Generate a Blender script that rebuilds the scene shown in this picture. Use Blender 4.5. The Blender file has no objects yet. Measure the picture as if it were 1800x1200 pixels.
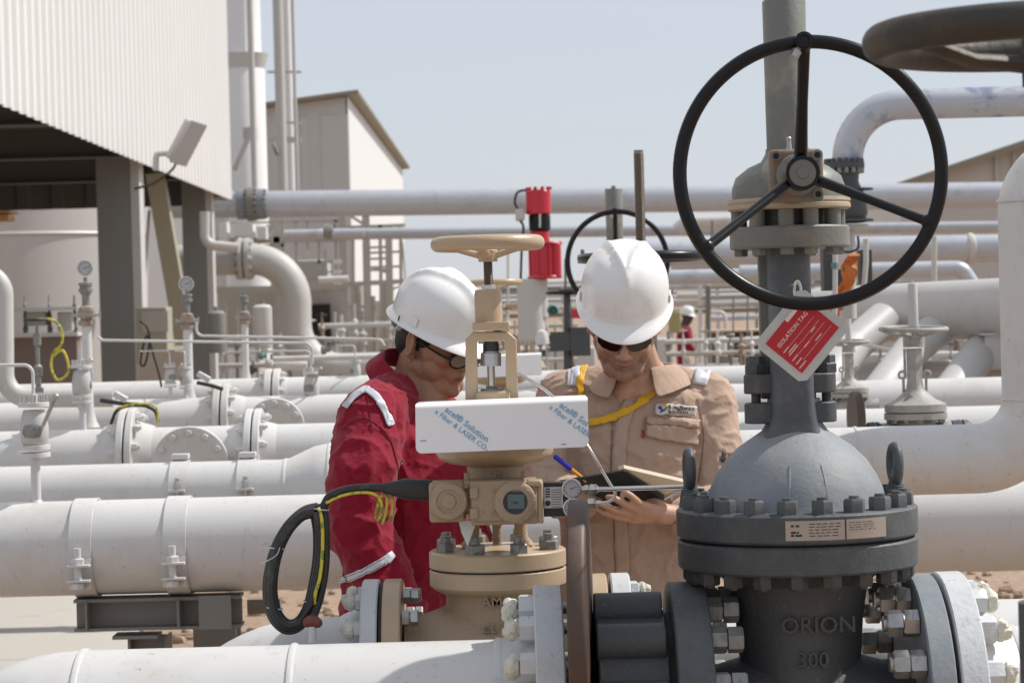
import bpy, bmesh, math, random
from mathutils import Vector, Matrix, noise
from mathutils.bvhtree import BVHTree
random.seed(7)
R = math.radians
V = Vector
sc = bpy.context.scene
COL = sc.collection
# ---------------------------------------------------------------- camera
F, PCX, PCY = 4250.0, 900.0, 600.0          # focal length in pixels of an 1800 x 1200 frame
CAMZ = 1.58
PITCH, ROLL = math.atan(45 / F), R(-1.5)
cd = bpy.data.cameras.new('camera')
cam = bpy.data.objects.new('camera', cd); COL.objects.link(cam)
CAMROT = Matrix.Rotation(R(90) - PITCH, 3, 'X') @ Matrix.Rotation(ROLL, 3, 'Z')
cam.location = (0, 0, CAMZ); cam.rotation_euler = CAMROT.to_euler()
cd.sensor_width = 36; cd.lens = 36 * F / 1800
cd.clip_start = .1; cd.clip_end = 3000
cd.dof.use_dof = True; cd.dof.focus_distance = 5.0; cd.dof.aperture_fstop = 11
sc.camera = cam
# ---------------------------------------------------------------- sky and sun
SUN_EL, SUN_AZ = R(50), R(74)               # azimuth from +Y towards +X
w = bpy.data.worlds.new('World'); sc.world = w; w.use_nodes = True
nt = w.node_tree; bg = nt.nodes['Background']
sky = nt.nodes.new('ShaderNodeTexSky'); sky.sky_type = 'NISHITA'; sky.sun_disc = False
sky.sun_elevation = SUN_EL; sky.sun_rotation = SUN_AZ
sky.air_density = 1.0; sky.dust_density = 1.0; sky.ozone_density = 1.2; sky.altitude = 0
hz = nt.nodes.new('ShaderNodeMix'); hz.data_type = 'RGBA'; hz.inputs[0].default_value = .8      # hazy desert sky
hz.inputs[7].default_value = (4.95, 5.2, 5.75, 1); nt.links.new(sky.outputs[0], hz.inputs[6])
nt.links.new(hz.outputs[2], bg.inputs['Color']); bg.inputs['Strength'].default_value = .115
sd = bpy.data.lights.new('sun', 'SUN'); sun = bpy.data.objects.new('sun', sd); COL.objects.link(sun)
sd.energy = 3.8; sd.angle = R(.5); sd.color = (1, .962, .905)
sdir = V((math.cos(SUN_EL) * math.sin(SUN_AZ), math.cos(SUN_EL) * math.cos(SUN_AZ), math.sin(SUN_EL)))
sun.rotation_euler = sdir.to_track_quat('Z', 'Y').to_euler()
sc.view_settings.view_transform = 'Standard'; sc.view_settings.look = 'None'
sc.view_settings.exposure = .2; sc.view_settings.gamma = 1

def P(px, py, Y):
    """world point that stands Y metres in front of the camera under a pixel of the photograph"""
    d = CAMROT @ V(((px - PCX) / F, -(py - PCY) / F, -1))
    return V((0, 0, CAMZ)) + d * (Y / d.y)
def K(Y): return Y / F                       # metres per photo pixel at depth Y
# ---------------------------------------------------------------- materials
def mat(name, col, rough=.5, metal=0, var=.1, scale=5, bump=0, bscale=80, col2=None, lo=.45, hi=.65, scale2=3, spec=.5, coat=0, dirt=0):
    m = bpy.data.materials.new(name); m.use_nodes = True
    t = m.node_tree; n = t.nodes; l = t.links; b = n['Principled BSDF']
    tc = n.new('ShaderNodeTexCoord')
    nz = n.new('ShaderNodeTexNoise'); nz.inputs['Scale'].default_value = scale; nz.inputs['Detail'].default_value = 6
    nz.inputs['Roughness'].default_value = .65
    l.new(tc.outputs['Object'], nz.inputs['Vector'])
    mx = n.new('ShaderNodeMix'); mx.data_type = 'RGBA'
    c = V(col)
    mx.inputs[6].default_value = (*(c * (1 - var)), 1); mx.inputs[7].default_value = (*[min(1, x) for x in c * (1 + var)], 1)
    l.new(nz.outputs['Fac'], mx.inputs[0]); out = mx.outputs[2]
    if col2:
        n2 = n.new('ShaderNodeTexNoise'); n2.inputs['Scale'].default_value = scale2; n2.inputs['Detail'].default_value = 8
        n2.inputs['Roughness'].default_value = .7
        l.new(tc.outputs['Object'], n2.inputs['Vector'])
        mr = n.new('ShaderNodeMapRange'); mr.inputs[1].default_value = lo; mr.inputs[2].default_value = hi
        l.new(n2.outputs['Fac'], mr.inputs[0])
        m2 = n.new('ShaderNodeMix'); m2.data_type = 'RGBA'
        l.new(mr.outputs[0], m2.inputs[0]); l.new(out, m2.inputs[6]); m2.inputs[7].default_value = (*col2, 1)
        out = m2.outputs[2]
    l.new(out, b.inputs['Base Color'])
    rr = n.new('ShaderNodeMapRange'); rr.inputs[3].default_value = max(0, rough - .1); rr.inputs[4].default_value = min(1, rough + .12)
    l.new(nz.outputs['Fac'], rr.inputs[0]); l.new(rr.outputs[0], b.inputs['Roughness'])
    b.inputs['Metallic'].default_value = metal; b.inputs['Specular IOR Level'].default_value = spec
    b.inputs['Coat Weight'].default_value = coat
    if dirt:
        mp = n.new('ShaderNodeMapping'); mp.inputs['Scale'].default_value = (1, 1, .22); l.new(tc.outputs['Object'], mp.inputs['Vector'])
        n4 = n.new('ShaderNodeTexNoise'); n4.inputs['Scale'].default_value = 26; n4.inputs['Detail'].default_value = 7; n4.inputs['Roughness'].default_value = .75; l.new(mp.outputs[0], n4.inputs['Vector'])
        m4 = n.new('ShaderNodeMapRange'); m4.inputs[1].default_value = .58; m4.inputs[2].default_value = .76; m4.inputs[4].default_value = dirt; l.new(n4.outputs['Fac'], m4.inputs[0])
        n5 = n.new('ShaderNodeTexNoise'); n5.inputs['Scale'].default_value = 95; n5.inputs['Detail'].default_value = 2; l.new(tc.outputs['Object'], n5.inputs['Vector'])
        m5 = n.new('ShaderNodeMapRange'); m5.inputs[1].default_value = .71; m5.inputs[2].default_value = .76; m5.inputs[4].default_value = min(1, dirt * 1.6); l.new(n5.outputs['Fac'], m5.inputs[0])
        ad = n.new('ShaderNodeMath'); ad.operation = 'MAXIMUM'; l.new(m4.outputs[0], ad.inputs[0]); l.new(m5.outputs[0], ad.inputs[1])
        m6 = n.new('ShaderNodeMix'); m6.data_type = 'RGBA'; l.new(ad.outputs[0], m6.inputs[0]); l.new(out, m6.inputs[6]); m6.inputs[7].default_value = (.20, .155, .11, 1)
        l.new(m6.outputs[2], b.inputs['Base Color'])
    if bump:
        n3 = n.new('ShaderNodeTexNoise'); n3.inputs['Scale'].default_value = bscale; n3.inputs['Detail'].default_value = 5
        l.new(tc.outputs['Object'], n3.inputs['Vector'])
        bp = n.new('ShaderNodeBump'); bp.inputs['Strength'].default_value = bump; bp.inputs['Distance'].default_value = .01
        l.new(n3.outputs['Fac'], bp.inputs['Height']); l.new(bp.outputs[0], b.inputs['Normal'])
    return m
M = {}
M['white'] = mat('white_pipe_paint', (.60, .592, .575), .38, var=.05, scale=2.5, bump=.03, bscale=50, col2=(.50, .465, .41), lo=.5, hi=.8, scale2=4, dirt=.42)
M['white_b'] = mat('chalky_white_flange_paint', (.55, .57, .58), .5, var=.08, scale=12, bump=.15, bscale=90, col2=(.50, .49, .45), lo=.5, hi=.7, scale2=14, dirt=0.5)
M['putty'] = mat('cream_sealing_putty', (.68, .66, .56), .7, var=.2, scale=40, bump=.6, bscale=160)
M['grey'] = mat('dusty_grey_valve_paint', (.062, .070, .076), .55, var=.15, scale=9, bump=.12, bscale=130, col2=(.125, .13, .125), lo=.45, hi=.75, scale2=7, dirt=0.5)
M['greyl'] = mat('dust_covered_grey_casting', (.19, .22, .25), .6, var=.12, scale=10, bump=.10, bscale=110, col2=(.27, .28, .28), lo=.4, hi=.65, scale2=6, dirt=0.5)
M['greyd'] = mat('dark_grey_casting', (.058, .064, .067), .5, var=.15, scale=12, bump=.2, bscale=120, col2=(.07, .066, .06), lo=.5, hi=.75, scale2=8, dirt=0.5)
M['greyg'] = mat('olive_grey_gearbox_paint', (.17, .175, .155), .5, var=.1, scale=8, bump=.1, bscale=100, col2=(.30, .27, .21), lo=.52, hi=.75, scale2=10)
M['rust'] = mat('sand_and_rust_film', (.42, .35, .25), .65, var=.15, scale=14, bump=.1, col2=(.33, .16, .06), lo=.55, hi=.7, scale2=12)
M['plate'] = mat('rust_streaked_grey_plate', (.16, .155, .13), .5, var=.1, scale=10, bump=.1, col2=(.30, .15, .06), lo=.47, hi=.60, scale2=14)
M['black'] = mat('gloss_black_enamel', (.008, .008, .009), .3, var=.2, spec=.3)
M['blackm'] = mat('matt_black_rubber', (.025, .027, .025), .55, var=.3, scale=20, bump=.1)
M['cable'] = mat('black_cable_sheath', (.02, .02, .019), .42, var=.3, scale=30, col2=(.10, .095, .085), lo=.55, hi=.75, scale2=25)
M['tan'] = mat('tan_valve_enamel', (.46, .345, .225), .36, var=.05, scale=6, bump=.05, bscale=120, dirt=0.3)
M['tand'] = mat('tan_rough_casting', (.37, .27, .175), .5, var=.1, scale=14, bump=.3, bscale=130, dirt=0.5)
M['steel'] = mat('galvanised_bolt_steel', (.42, .42, .41), .35, .75, var=.2, scale=60, col2=(.25, .22, .17), lo=.5, hi=.8, scale2=40)
M['zinc'] = mat('dull_zinc_nut', (.27, .27, .26), .45, .4, var=.2, scale=50, col2=(.12, .11, .09), lo=.5, hi=.7, scale2=50)
M['inox'] = mat('stainless_tube', (.62, .60, .57), .25, .9, var=.08, scale=30)
M['chrome'] = mat('zinc_plated_coupling', (.5, .53, .56), .3, .8, var=.06, scale=20)
M['blind'] = mat('brown_brushed_steel', (.085, .058, .045), .55, .1, var=.25, scale=9, col2=(.16, .085, .05), lo=.5, hi=.7, scale2=6)
M['shield'] = mat('white_filmed_panel', (.86, .85, .83), .42, var=.02, scale=4)
M['blue'] = mat('blue_film_print', (.16, .36, .55), .5, var=.2, scale=200)
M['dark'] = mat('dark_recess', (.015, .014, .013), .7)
M['thread'] = mat('greased_brown_thread', (.14, .115, .085), .5, .3, var=.3, scale=40)
M['stem'] = mat('oiled_dark_stem', (.10, .075, .06), .35, .5, var=.2)
M['label'] = mat('white_paper_label', (.62, .62, .60), .5, var=.03)
M['ink'] = mat('black_ink', (.03, .03, .03), .6)
M['nplate'] = mat('bronze_nameplate', (.42, .36, .31), .4, .35, var=.15, scale=30)
M['glassd'] = mat('dark_display_glass', (.012, .014, .02), .12)
M['lcd'] = mat('grey_green_lcd', (.10, .15, .16), .3)
M['dial'] = mat('grey_gauge_dial', (.42, .42, .42), .35, var=.05)
M['sgreen'] = mat('yellow_earth_wire', (.62, .50, .05), .5, var=.1, scale=60, col2=(.16, .25, .04), lo=.5, hi=.55, scale2=50)
M['capred'] = mat('brown_red_cable_cap', (.16, .045, .03), .5, var=.2)
M['tagred'] = mat('red_tag_card', (.48, .012, .022), .3, var=.12, scale=30)
M['tagclear'] = mat('clear_laminate_film', (.52, .54, .53), .3, var=.15, scale=60, bump=.2)
M['white_ink'] = mat('pale_pink_print', (.8, .66, .62), .5)
M['darkwheel'] = mat('worn_dark_bronze_wheel', (.045, .041, .034), .55, .2, var=.25, scale=12, bump=.15, col2=(.11, .07, .045), lo=.5, hi=.75, scale2=9)
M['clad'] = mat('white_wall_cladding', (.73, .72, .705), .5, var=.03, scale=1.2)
M['cladg'] = mat('grey_shaded_cladding', (.50, .485, .46), .6, var=.06, scale=.8)  # gable building's front wall has its shade in this colour; plain grey elsewhere
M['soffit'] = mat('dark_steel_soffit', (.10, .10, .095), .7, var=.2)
M['col'] = mat('grey_green_column_paint', (.22, .225, .215), .5, var=.08)
M['colw'] = mat('pale_column_edge_paint', (.55, .55, .53), .5, var=.05)
M['brace'] = mat('olive_beige_brace_paint', (.36, .35, .27), .5, var=.05)
M['sup'] = mat('taupe_steel_support', (.20, .19, .17), .55, var=.12, scale=12, bump=.05)
M['silver'] = mat('weathered_silver_cladding', (.46, .48, .52), .38, .25, var=.1, scale=4, col2=(.33, .35, .40), lo=.55, hi=.75, scale2=5, dirt=.3)
M['wgrey'] = mat('pale_grey_pipe_paint', (.50, .49, .465), .5, var=.06, scale=3, col2=(.36, .35, .32), lo=.55, hi=.8, scale2=3, dirt=0.5)
M['tank'] = mat('dull_silver_tank', (.56, .54, .52), .5, .1, var=.05, scale=1)
M['frame'] = mat('khaki_galvanised_frame', (.44, .42, .365), .5, .1, var=.12, scale=6)
M['rail'] = mat('grey_rail', (.25, .25, .24), .5, .2)
M['red'] = mat('red_actuator_enamel', (.50, .010, .030), .35, var=.1, coat=.2)
M['orange'] = mat('faded_orange_sling', (.55, .15, .03), .7, var=.3, scale=25, col2=(.2, .08, .04), lo=.5, hi=.65, scale2=12)
M['pinkwall'] = mat('brown_pink_panel', (.20, .155, .135), .6, var=.08)
M['trim'] = mat('ochre_roof_trim', (.24, .205, .145), .6, var=.1)
M['teal'] = mat('teal_plastic', (.10, .22, .20), .5)
M['copper'] = mat('rusty_yoke_clamp', (.30, .17, .11), .5, .3, var=.3, scale=30)
M['redp'] = mat('red_paint_small', (.5, .03, .05), .5)
# ---------------------------------------------------------------- mesh helpers
def basis(ax):
    ax = V(ax).normalized()
    a = V((0, 0, 1)) if abs(ax.z) < .9 else V((1, 0, 0))
    u = a.cross(ax).normalized(); return u, ax.cross(u).normalized(), ax
class MB:
    def __init__(s): s.v = []; s.f = []
    def add(s, vs, fs):
        o = len(s.v); s.v += [V(x) for x in vs]; s.f += [tuple(i + o for i in f) for f in fs]; return s
    def lathe(s, o, ax, prof, seg=32, closed=False):
        """prof: (radius, distance along ax)"""
        o = V(o); u, w_, a = basis(ax); vs = []; fs = []; rows = []
        for r, h in prof:
            if r < 1e-7: rows.append([len(vs)]); vs.append(o + a * h)
            else:
                rows.append(list(range(len(vs), len(vs) + seg)))
                for i in range(seg):
                    t = 2 * math.pi * i / seg
                    vs.append(o + a * h + (u * math.cos(t) + w_ * math.sin(t)) * r)
        for p, q in list(zip(rows, rows[1:])) + ([(rows[-1], rows[0])] if closed else []):
            for i in range(seg):
                j = (i + 1) % seg
                if len(p) == 1 and len(q) == 1: continue
                if len(p) == 1: fs.append((p[0], q[j], q[i]))
                elif len(q) == 1: fs.append((p[i], p[j], q[0]))
                else: fs.append((p[i], p[j], q[j], q[i]))
        if not closed:
            if len(rows[0]) > 1: fs.append(tuple(reversed(rows[0])))
            if len(rows[-1]) > 1: fs.append(tuple(rows[-1]))
        return s.add(vs, fs)
    def cyl(s, p0, p1, r, r2=None, seg=24):
        p0, p1 = V(p0), V(p1); L = (p1 - p0).length
        return s.lathe(p0, p1 - p0, [(r, 0), (r if r2 is None else r2, L)], seg)
    def torus(s, c, ax, RR, r, seg=48, ts=12, sq=1.0):
        return s.lathe(c, ax, [(RR + r * math.cos(2 * math.pi * i / ts), r * sq * math.sin(2 * math.pi * i / ts)) for i in range(ts)], seg, closed=True)
    def tube(s, path, r, seg=12, closed=False, caps=True, flat=None):
        path = [V(p) for p in path]; n = len(path); vs = []; fs = []
        rs = r if isinstance(r, (list, tuple)) else [r] * n
        prev = None
        for i, p in enumerate(path):
            a = path[(i - 1) % n] if (closed or i) else p; b = path[(i + 1) % n] if (closed or i < n - 1) else p
            t = (b - a).normalized()
            if prev is None: u = basis(t)[0]
            else:
                u = prev - t * prev.dot(t); u = u.normalized() if u.length > 1e-6 else basis(t)[0]
            prev = u; w_ = t.cross(u)
            for k in range(seg):
                q = 2 * math.pi * k / seg
                vs.append(p + (u * math.cos(q) + w_ * math.sin(q) * (flat or 1)) * rs[i])
        for i in range(n if closed else n - 1):
            for k in range(seg):
                a0 = i * seg; b0 = ((i + 1) % n) * seg; k2 = (k + 1) % seg
                fs.append((a0 + k, a0 + k2, b0 + k2, b0 + k))
        if caps and not closed:
            fs.append(tuple(reversed(range(seg)))); fs.append(tuple(range((n - 1) * seg, n * seg)))
        return s.add(vs, fs)
    def box(s, c, size, ax=None):
        """ax: three axes (columns); size full lengths"""
        c = V(c); X, Y_, Z = ax or (V((1, 0, 0)), V((0, 1, 0)), V((0, 0, 1)))
        h = [x / 2 for x in size]
        vs = [c + X * (h[0] * a) + Y_ * (h[1] * b) + Z * (h[2] * d) for a in (-1, 1) for b in (-1, 1) for d in (-1, 1)]
        return s.add(vs, [(0, 1, 3, 2), (4, 6, 7, 5), (0, 4, 5, 1), (2, 3, 7, 6), (0, 2, 6, 4), (1, 5, 7, 3)])
    def beam(s, p0, p1, w_, h, up=(0, 0, 1)):
        p0, p1 = V(p0), V(p1); x = (p1 - p0).normalized(); up = V(up)
        y = up.cross(x); y = y.normalized() if y.length > 1e-5 else basis(x)[0]
        return s.box((p0 + p1) / 2, ((p1 - p0).length, w_, h), (x, y, x.cross(y)))
    def ibeam(s, p0, p1, w_, h, t=.012, up=(0, 0, 1)):
        p0, p1 = V(p0), V(p1); x = (p1 - p0).normalized(); y = V(up).cross(x)
        y = y.normalized() if y.length > 1e-5 else basis(x)[0]; z = x.cross(y)
        L = (p1 - p0).length; c = (p0 + p1) / 2
        s.box(c + z * (h / 2 - t / 2), (L, w_, t), (x, y, z)); s.box(c - z * (h / 2 - t / 2), (L, w_, t), (x, y, z))
        return s.box(c, (L, t, h - 2 * t - .002), (x, y, z))
    def prism(s, pts, d):
        """pts: planar polygon in 3-D, extruded by vector d"""
        pts = [V(p) for p in pts]; n = len(pts); d = V(d)
        return s.add(pts + [p + d for p in pts], [tuple(range(n)), tuple(reversed(range(n, 2 * n)))] + [(i, n + i, n + (i + 1) % n, (i + 1) % n) for i in range(n)])
    def ell(s, c, r, ax=None, seg=20, rings=12):
        c = V(c); X, Y_, Z = ax or (V((1, 0, 0)), V((0, 1, 0)), V((0, 0, 1))); vs = []; fs = []
        r = r if isinstance(r, (tuple, list)) else (r, r, r)
        vs.append(c + Z * r[2])
        for i in range(1, rings):
            a = math.pi * i / rings
            for k in range(seg):
                t = 2 * math.pi * k / seg
                vs.append(c + X * (r[0] * math.sin(a) * math.cos(t)) + Y_ * (r[1] * math.sin(a) * math.sin(t)) + Z * (r[2] * math.cos(a)))
        vs.append(c - Z * r[2]); e = len(vs) - 1
        for k in range(seg):
            k2 = (k + 1) % seg
            fs.append((0, 1 + k, 1 + k2)); fs.append((e, e - seg + k2, e - seg + k))
            for i in range(rings - 2):
                a0 = 1 + i * seg; fs.append((a0 + k, a0 + seg + k, a0 + seg + k2, a0 + k2))
        return s.add(vs, fs)
    def cap(s, p0, p1, r0, r1=None, seg=18, n=7):
        """tapered limb with round ends"""
        p0, p1 = V(p0), V(p1); r1 = r0 if r1 is None else r1; L = max((p1 - p0).length, 1e-5)
        pr = [(r0 * math.sin(i * math.pi / 2 / n), -r0 * math.cos(i * math.pi / 2 / n)) for i in range(n)]
        pr += [(r0, 0), (r1, L)] + [(r1 * math.cos(i * math.pi / 2 / n), L + r1 * math.sin(i * math.pi / 2 / n)) for i in range(1, n + 1)]
        pr[0] = (0, -r0); pr[-1] = (0, L + r1)
        return s.lathe(p0, p1 - p0, pr, seg)
    def hexnut(s, c, ax, r, h, ph=0):
        u, w_, a = basis(ax); c = V(c); vs = []
        for hh, rr in ((0, r), (h * .86, r), (h, r * .87)):
            for i in range(6):
                t = math.pi / 3 * i + ph; vs.append(c + a * hh + (u * math.cos(t) + w_ * math.sin(t)) * rr)
        fs = [tuple(reversed(range(6))), tuple(range(12, 18))]
        for k in (0, 6):
            for i in range(6):
                j = (i + 1) % 6; fs.append((k + i, k + j, k + 6 + j, k + 6 + i))
        return s.add(vs, fs)
def bend(pts, rad, n=10):
    """polyline with rounded corners"""
    pts = [V(p) for p in pts]; out = [pts[0]]
    rr = rad if isinstance(rad, (list, tuple)) else [rad] * (len(pts) - 2)
    for i in range(1, len(pts) - 1):
        a, b, c = pts[i - 1], pts[i], pts[i + 1]; u = (a - b).normalized(); v = (c - b).normalized()
        ang = u.angle(v); d = min(rr[i - 1] / math.tan(ang / 2), .49 * (a - b).length if i > 1 else .98 * (a - b).length, .98 * (c - b).length)
        r_ = d * math.tan(ang / 2); cc = b + (u + v).normalized() * (r_ / math.sin(ang / 2))
        s_ = b + u * d - cc; e_ = b + v * d - cc; q = s_.rotation_difference(e_)
        for k in range(n + 1):
            from mathutils import Quaternion
            out.append(cc + Quaternion().slerp(q, k / n) @ s_)
    out.append(pts[-1]); return out
def smooth_path(pts, n=8, closed=False):
    """Catmull-Rom through the points"""
    pts = [V(p) for p in pts]; out = []; m = len(pts)
    for i in range(m if closed else m - 1):
        p0 = pts[(i - 1) % m] if (closed or i) else pts[0]; p1 = pts[i]; p2 = pts[(i + 1) % m]
        p3 = pts[(i + 2) % m] if (closed or i < m - 2) else pts[-1]
        for k in range(n):
            t = k / n
            out.append(.5 * ((2 * p1) + (p2 - p0) * t + (2 * p0 - 5 * p1 + 4 * p2 - p3) * t * t + (3 * p1 - p0 - 3 * p2 + p3) * t ** 3))
    if not closed: out.append(pts[-1])
    return out
def origin_of(o):
    return V(o['_o']) if o is not None and '_o' in o else V((0, 0, 0))
ORG = {}
def build(mb, name, m, parent=None, bev=0, smooth=True, org=None, bseg=2):
    """links the mesh builder as ONE mesh object; its points are in world coordinates"""
    if parent is not None: o0 = ORG[parent.name]
    elif org is not None: o0 = V(org)
    else:
        xs = [p.x for p in mb.v]; ys = [p.y for p in mb.v]; zs = [p.z for p in mb.v]
        o0 = V(((min(xs) + max(xs)) / 2, (min(ys) + max(ys)) / 2, min(zs)))
    me = bpy.data.meshes.new(name); me.from_pydata([p - o0 for p in mb.v], [], mb.f); me.validate()
    bm = bmesh.new(); bm.from_mesh(me); bmesh.ops.recalc_face_normals(bm, faces=bm.faces); bm.to_mesh(me); bm.free()
    me.materials.append(M[m] if isinstance(m, str) else m)
    if smooth:
        me.shade_smooth(); me.set_sharp_from_angle(angle=R(38))
    o = bpy.data.objects.new(name, me); COL.objects.link(o)
    if parent is not None: o.parent = parent
    else: o.location = o0
    ORG[o.name] = o0
    if bev:
        b = o.modifiers.new('bevel', 'BEVEL'); b.width = bev; b.segments = bseg; b.limit_method = 'ANGLE'; b.angle_limit = R(40); b.harden_normals = False
    return o
def thing(name, label, cat, loc, group=None):
    o = bpy.data.objects.new(name, None); o.empty_display_size = .1; COL.objects.link(o); o.location = V(loc)
    ORG[o.name] = V(loc); return tag(o, label, cat, group)
def tag(o, label, cat, group=None):
    o['label'] = label; o['category'] = cat
    if group: o['group'] = group
    return o
def structure(o): o['kind'] = 'structure'; return o
def dup(root, loc, label, group=None, scale=1, rotz=0, skip=()):
    r = root.copy(); COL.objects.link(r); r.location = V(loc); r.scale = (scale,) * 3; r.rotation_euler = (0, 0, rotz)
    if label: r['label'] = label
    if group: r['group'] = group
    ORG[r.name] = V(loc)
    def rec(a, b):
        for ch in KIDS.get(a.name, ()):
            if ch.name.split('.')[0] in skip: continue
            c = ch.copy(); COL.objects.link(c); c.parent = b; rec(ch, c)
    rec(root, r); return r
KIDS = {}
def index_kids():
    KIDS.clear()
    for o in bpy.data.objects:
        if o.parent: KIDS.setdefault(o.parent.name, []).append(o)
def text(s, o, x, y, size, m, parent, name='lettering', ext=.0006, align='LEFT', bold=0):
    """flat lettering at point o; x = reading direction, y = up direction"""
    cu = bpy.data.curves.new('t', 'FONT'); cu.body = s; cu.size = size; cu.extrude = ext; cu.align_x = align; cu.offset = bold
    cu.resolution_u = 2
    to = bpy.data.objects.new('t', cu); COL.objects.link(to)
    bpy.context.view_layer.update()
    me = bpy.data.meshes.new_from_object(to.evaluated_get(bpy.context.evaluated_depsgraph_get()))
    bpy.data.objects.remove(to); x = V(x).normalized(); y = (V(y) - x * V(y).dot(x)).normalized(); z = x.cross(y)
    mb = MB(); mb.add([V(o) + x * v.co.x + y * v.co.y + z * v.co.z for v in me.vertices], [tuple(p.vertices) for p in me.polygons])
    bpy.data.meshes.remove(me)
    return build(mb, name, m, parent, smooth=False)
def bolts(parent, c, ax, RR, n, r, h, m='zinc', ph=0, stud=0, back=None, name='bolt', keep=None, studr=.55):
    """n bolts round a flange, each an object of its own (sharing one mesh); back = second nut at that distance"""
    c = V(c); u, w_, a = basis(ax); first = None; out = []
    for i in range(n):
        t = 2 * math.pi * i / n + ph; q = c + (u * math.cos(t) + w_ * math.sin(t)) * RR
        if keep and not keep(q): continue
        mb = MB(); mb.hexnut(q, a, r, h, ph=i * .7)
        if stud: mb.cyl(q + a * h * .9, q + a * (h + stud), r * studr, r * studr * .92, 12)
        if back is not None:
            mb.hexnut(q + a * back, a, r, h, ph=i * 1.3 + .4); mb.cyl(q + a * h * .9, q + a * back, r * .5, seg=10)
        out.append(build(mb, name, m, parent, bev=0))
    return out
def disc(c, ax, r0, t, bv=.004, inner=None):
    """bevelled flange disc, centred on c"""
    mb = MB(); return mb.lathe(c, ax, [(r0 - bv, -t / 2), (r0, -t / 2 + bv), (r0, t / 2 - bv), (r0 - bv, t / 2)], 64)
UP = V((0, 0, 1)); XR = V((1, 0, 0)); FW = V((0, 1, 0))
def loft(mb, rings, seg=36, sq=2.4):
    vs = []; fs = []
    for c, rx, ry, ax, ay in rings:
        for i in range(seg):
            t = 2 * math.pi * i / seg; ct, st_ = math.cos(t), math.sin(t)
            k_ = (abs(ct) ** sq + abs(st_) ** sq) ** (-1 / sq); vs.append(c + ax * rx * ct * k_ + ay * ry * st_ * k_)
    for j in range(len(rings) - 1):
        for i in range(seg):
            i2 = (i + 1) % seg; fs.append((j * seg + i, j * seg + i2, (j + 1) * seg + i2, (j + 1) * seg + i))
    n = len(rings); fs.append(tuple(reversed(range(seg)))); fs.append(tuple(range((n - 1) * seg, n * seg)))
    return mb.add(vs, fs)
# ================================================================ large grey gate valve in front
YG = 4.6; kg = K(YG)
AX = P(1400, 900, YG)                                    # its vertical axis
def zg(py): return P(1400 - (900 - py) * .026, py, YG).z
def on(py, r=0, ang=-90):                                # point on the valve's axis height py, r photo-pixels out, ang from +X
    return V((AX.x + r * kg * math.cos(R(ang)), AX.y + r * kg * math.sin(R(ang)), zg(py)))
def vl(mb, prof, seg=64):                                # lathe about the axis, (radius px, py)
    return mb.lathe((AX.x, AX.y, 0), UP, [(r * kg, zg(y)) for r, y in prof], seg)
LY = 1275                                                # height of the horizontal pipe axis (px at x = 1400)
LZ = zg(LY)
M['greyy'] = mat('blue_grey_yoke_paint', (.075, .088, .10), .55, var=.12, scale=9, bump=.15, bscale=110, col2=(.15, .16, .165), lo=.45, hi=.68, scale2=7)
gv = thing('gate_valve', 'large dusty grey gate valve with a domed bonnet in the right foreground', 'valve', (AX.x, AX.y, LZ - .35), 'grey gate valves with black handwheels')
b = MB(); vl(b, [(60, 1500), (150, 1480), (150, 1330), (118, 1230), (106, 1160), (112, 1080), (122, 1020), (150, 1000), (150, 990)])
b.lathe((AX.x - 205 * kg, AX.y, LZ), XR, [(120 * kg, 0), (112 * kg, 60 * kg), (135 * kg, 140 * kg), (135 * kg, 280 * kg), (112 * kg, 350 * kg), (120 * kg, 430 * kg)], 48)
body = build(b, 'valve_body', 'greyd', gv)
b = MB(); vl(b, [(206, 992), (210, 988), (210, 947), (206, 943), (0, 943)])
fl = build(b, 'body_flange', 'grey', gv)
b = MB(); vl(b, [(0, 943), (199, 943), (199, 938), (0, 938)]); build(b, 'gasket', 'dark', gv)
b = MB(); vl(b, [(0, 938), (207, 938), (211, 934), (211, 892), (206, 888), (150, 887), (0, 887)], 72); build(b, 'bonnet_flange', 'grey', gv)
b = MB(); vl(b, [(0, 880), (162, 888), (156, 876), (151, 856), (141, 834), (124, 808), (100, 784), (76, 768), (58, 756), (50, 744), (46, 700), (0, 700)], 72)
bon = build(b, 'bonnet', 'greyl', gv)
# ribs on the dome
for a0 in (-101, -76):
    b = MB(); b.tube([on(y, r - 1.2, a0) for r, y in ((156, 878), (151, 858), (142, 836), (127, 812))], 2.2 * kg, 8); build(b, 'bonnet_rib', 'greyl', gv)
bolts(gv, (AX.x, AX.y, zg(888)), UP, 186 * kg, 20, 19 * kg, 23 * kg, 'grey', ph=.12, stud=5 * kg, name='bonnet_bolt', studr=.5)
bolts(gv, (AX.x, AX.y, zg(992)), -UP, 186 * kg, 20, 18 * kg, 22 * kg, 'greyd', ph=.12, stud=4 * kg, name='bonnet_nut', studr=.5)
# eye bolts
for a0, th, nm in ((180, 12, 'l'), (0, 14, 'r')):
    q = on(888, 188, a0 + (-12 if nm == 'l' else 14)); b = MB()
    b.cyl(q, q + UP * 30 * kg, 20 * kg, 15 * kg); b.cyl(q + UP * 30 * kg, q + UP * 46 * kg, 13 * kg, 9 * kg)
    c = q + UP * 66 * kg; ax = V((1, .06 if nm == 'l' else .16, 0)).normalized(); rg = []
    for i in range(28):
        t = 2 * math.pi * i / 28; rg.append(c + ax.cross(UP) * 21 * kg * math.cos(t) + UP * 30 * kg * math.sin(t))
    b.tube(rg, 9.5 * kg, 10, closed=True); build(b, 'eye_bolt', 'grey', gv)
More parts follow.
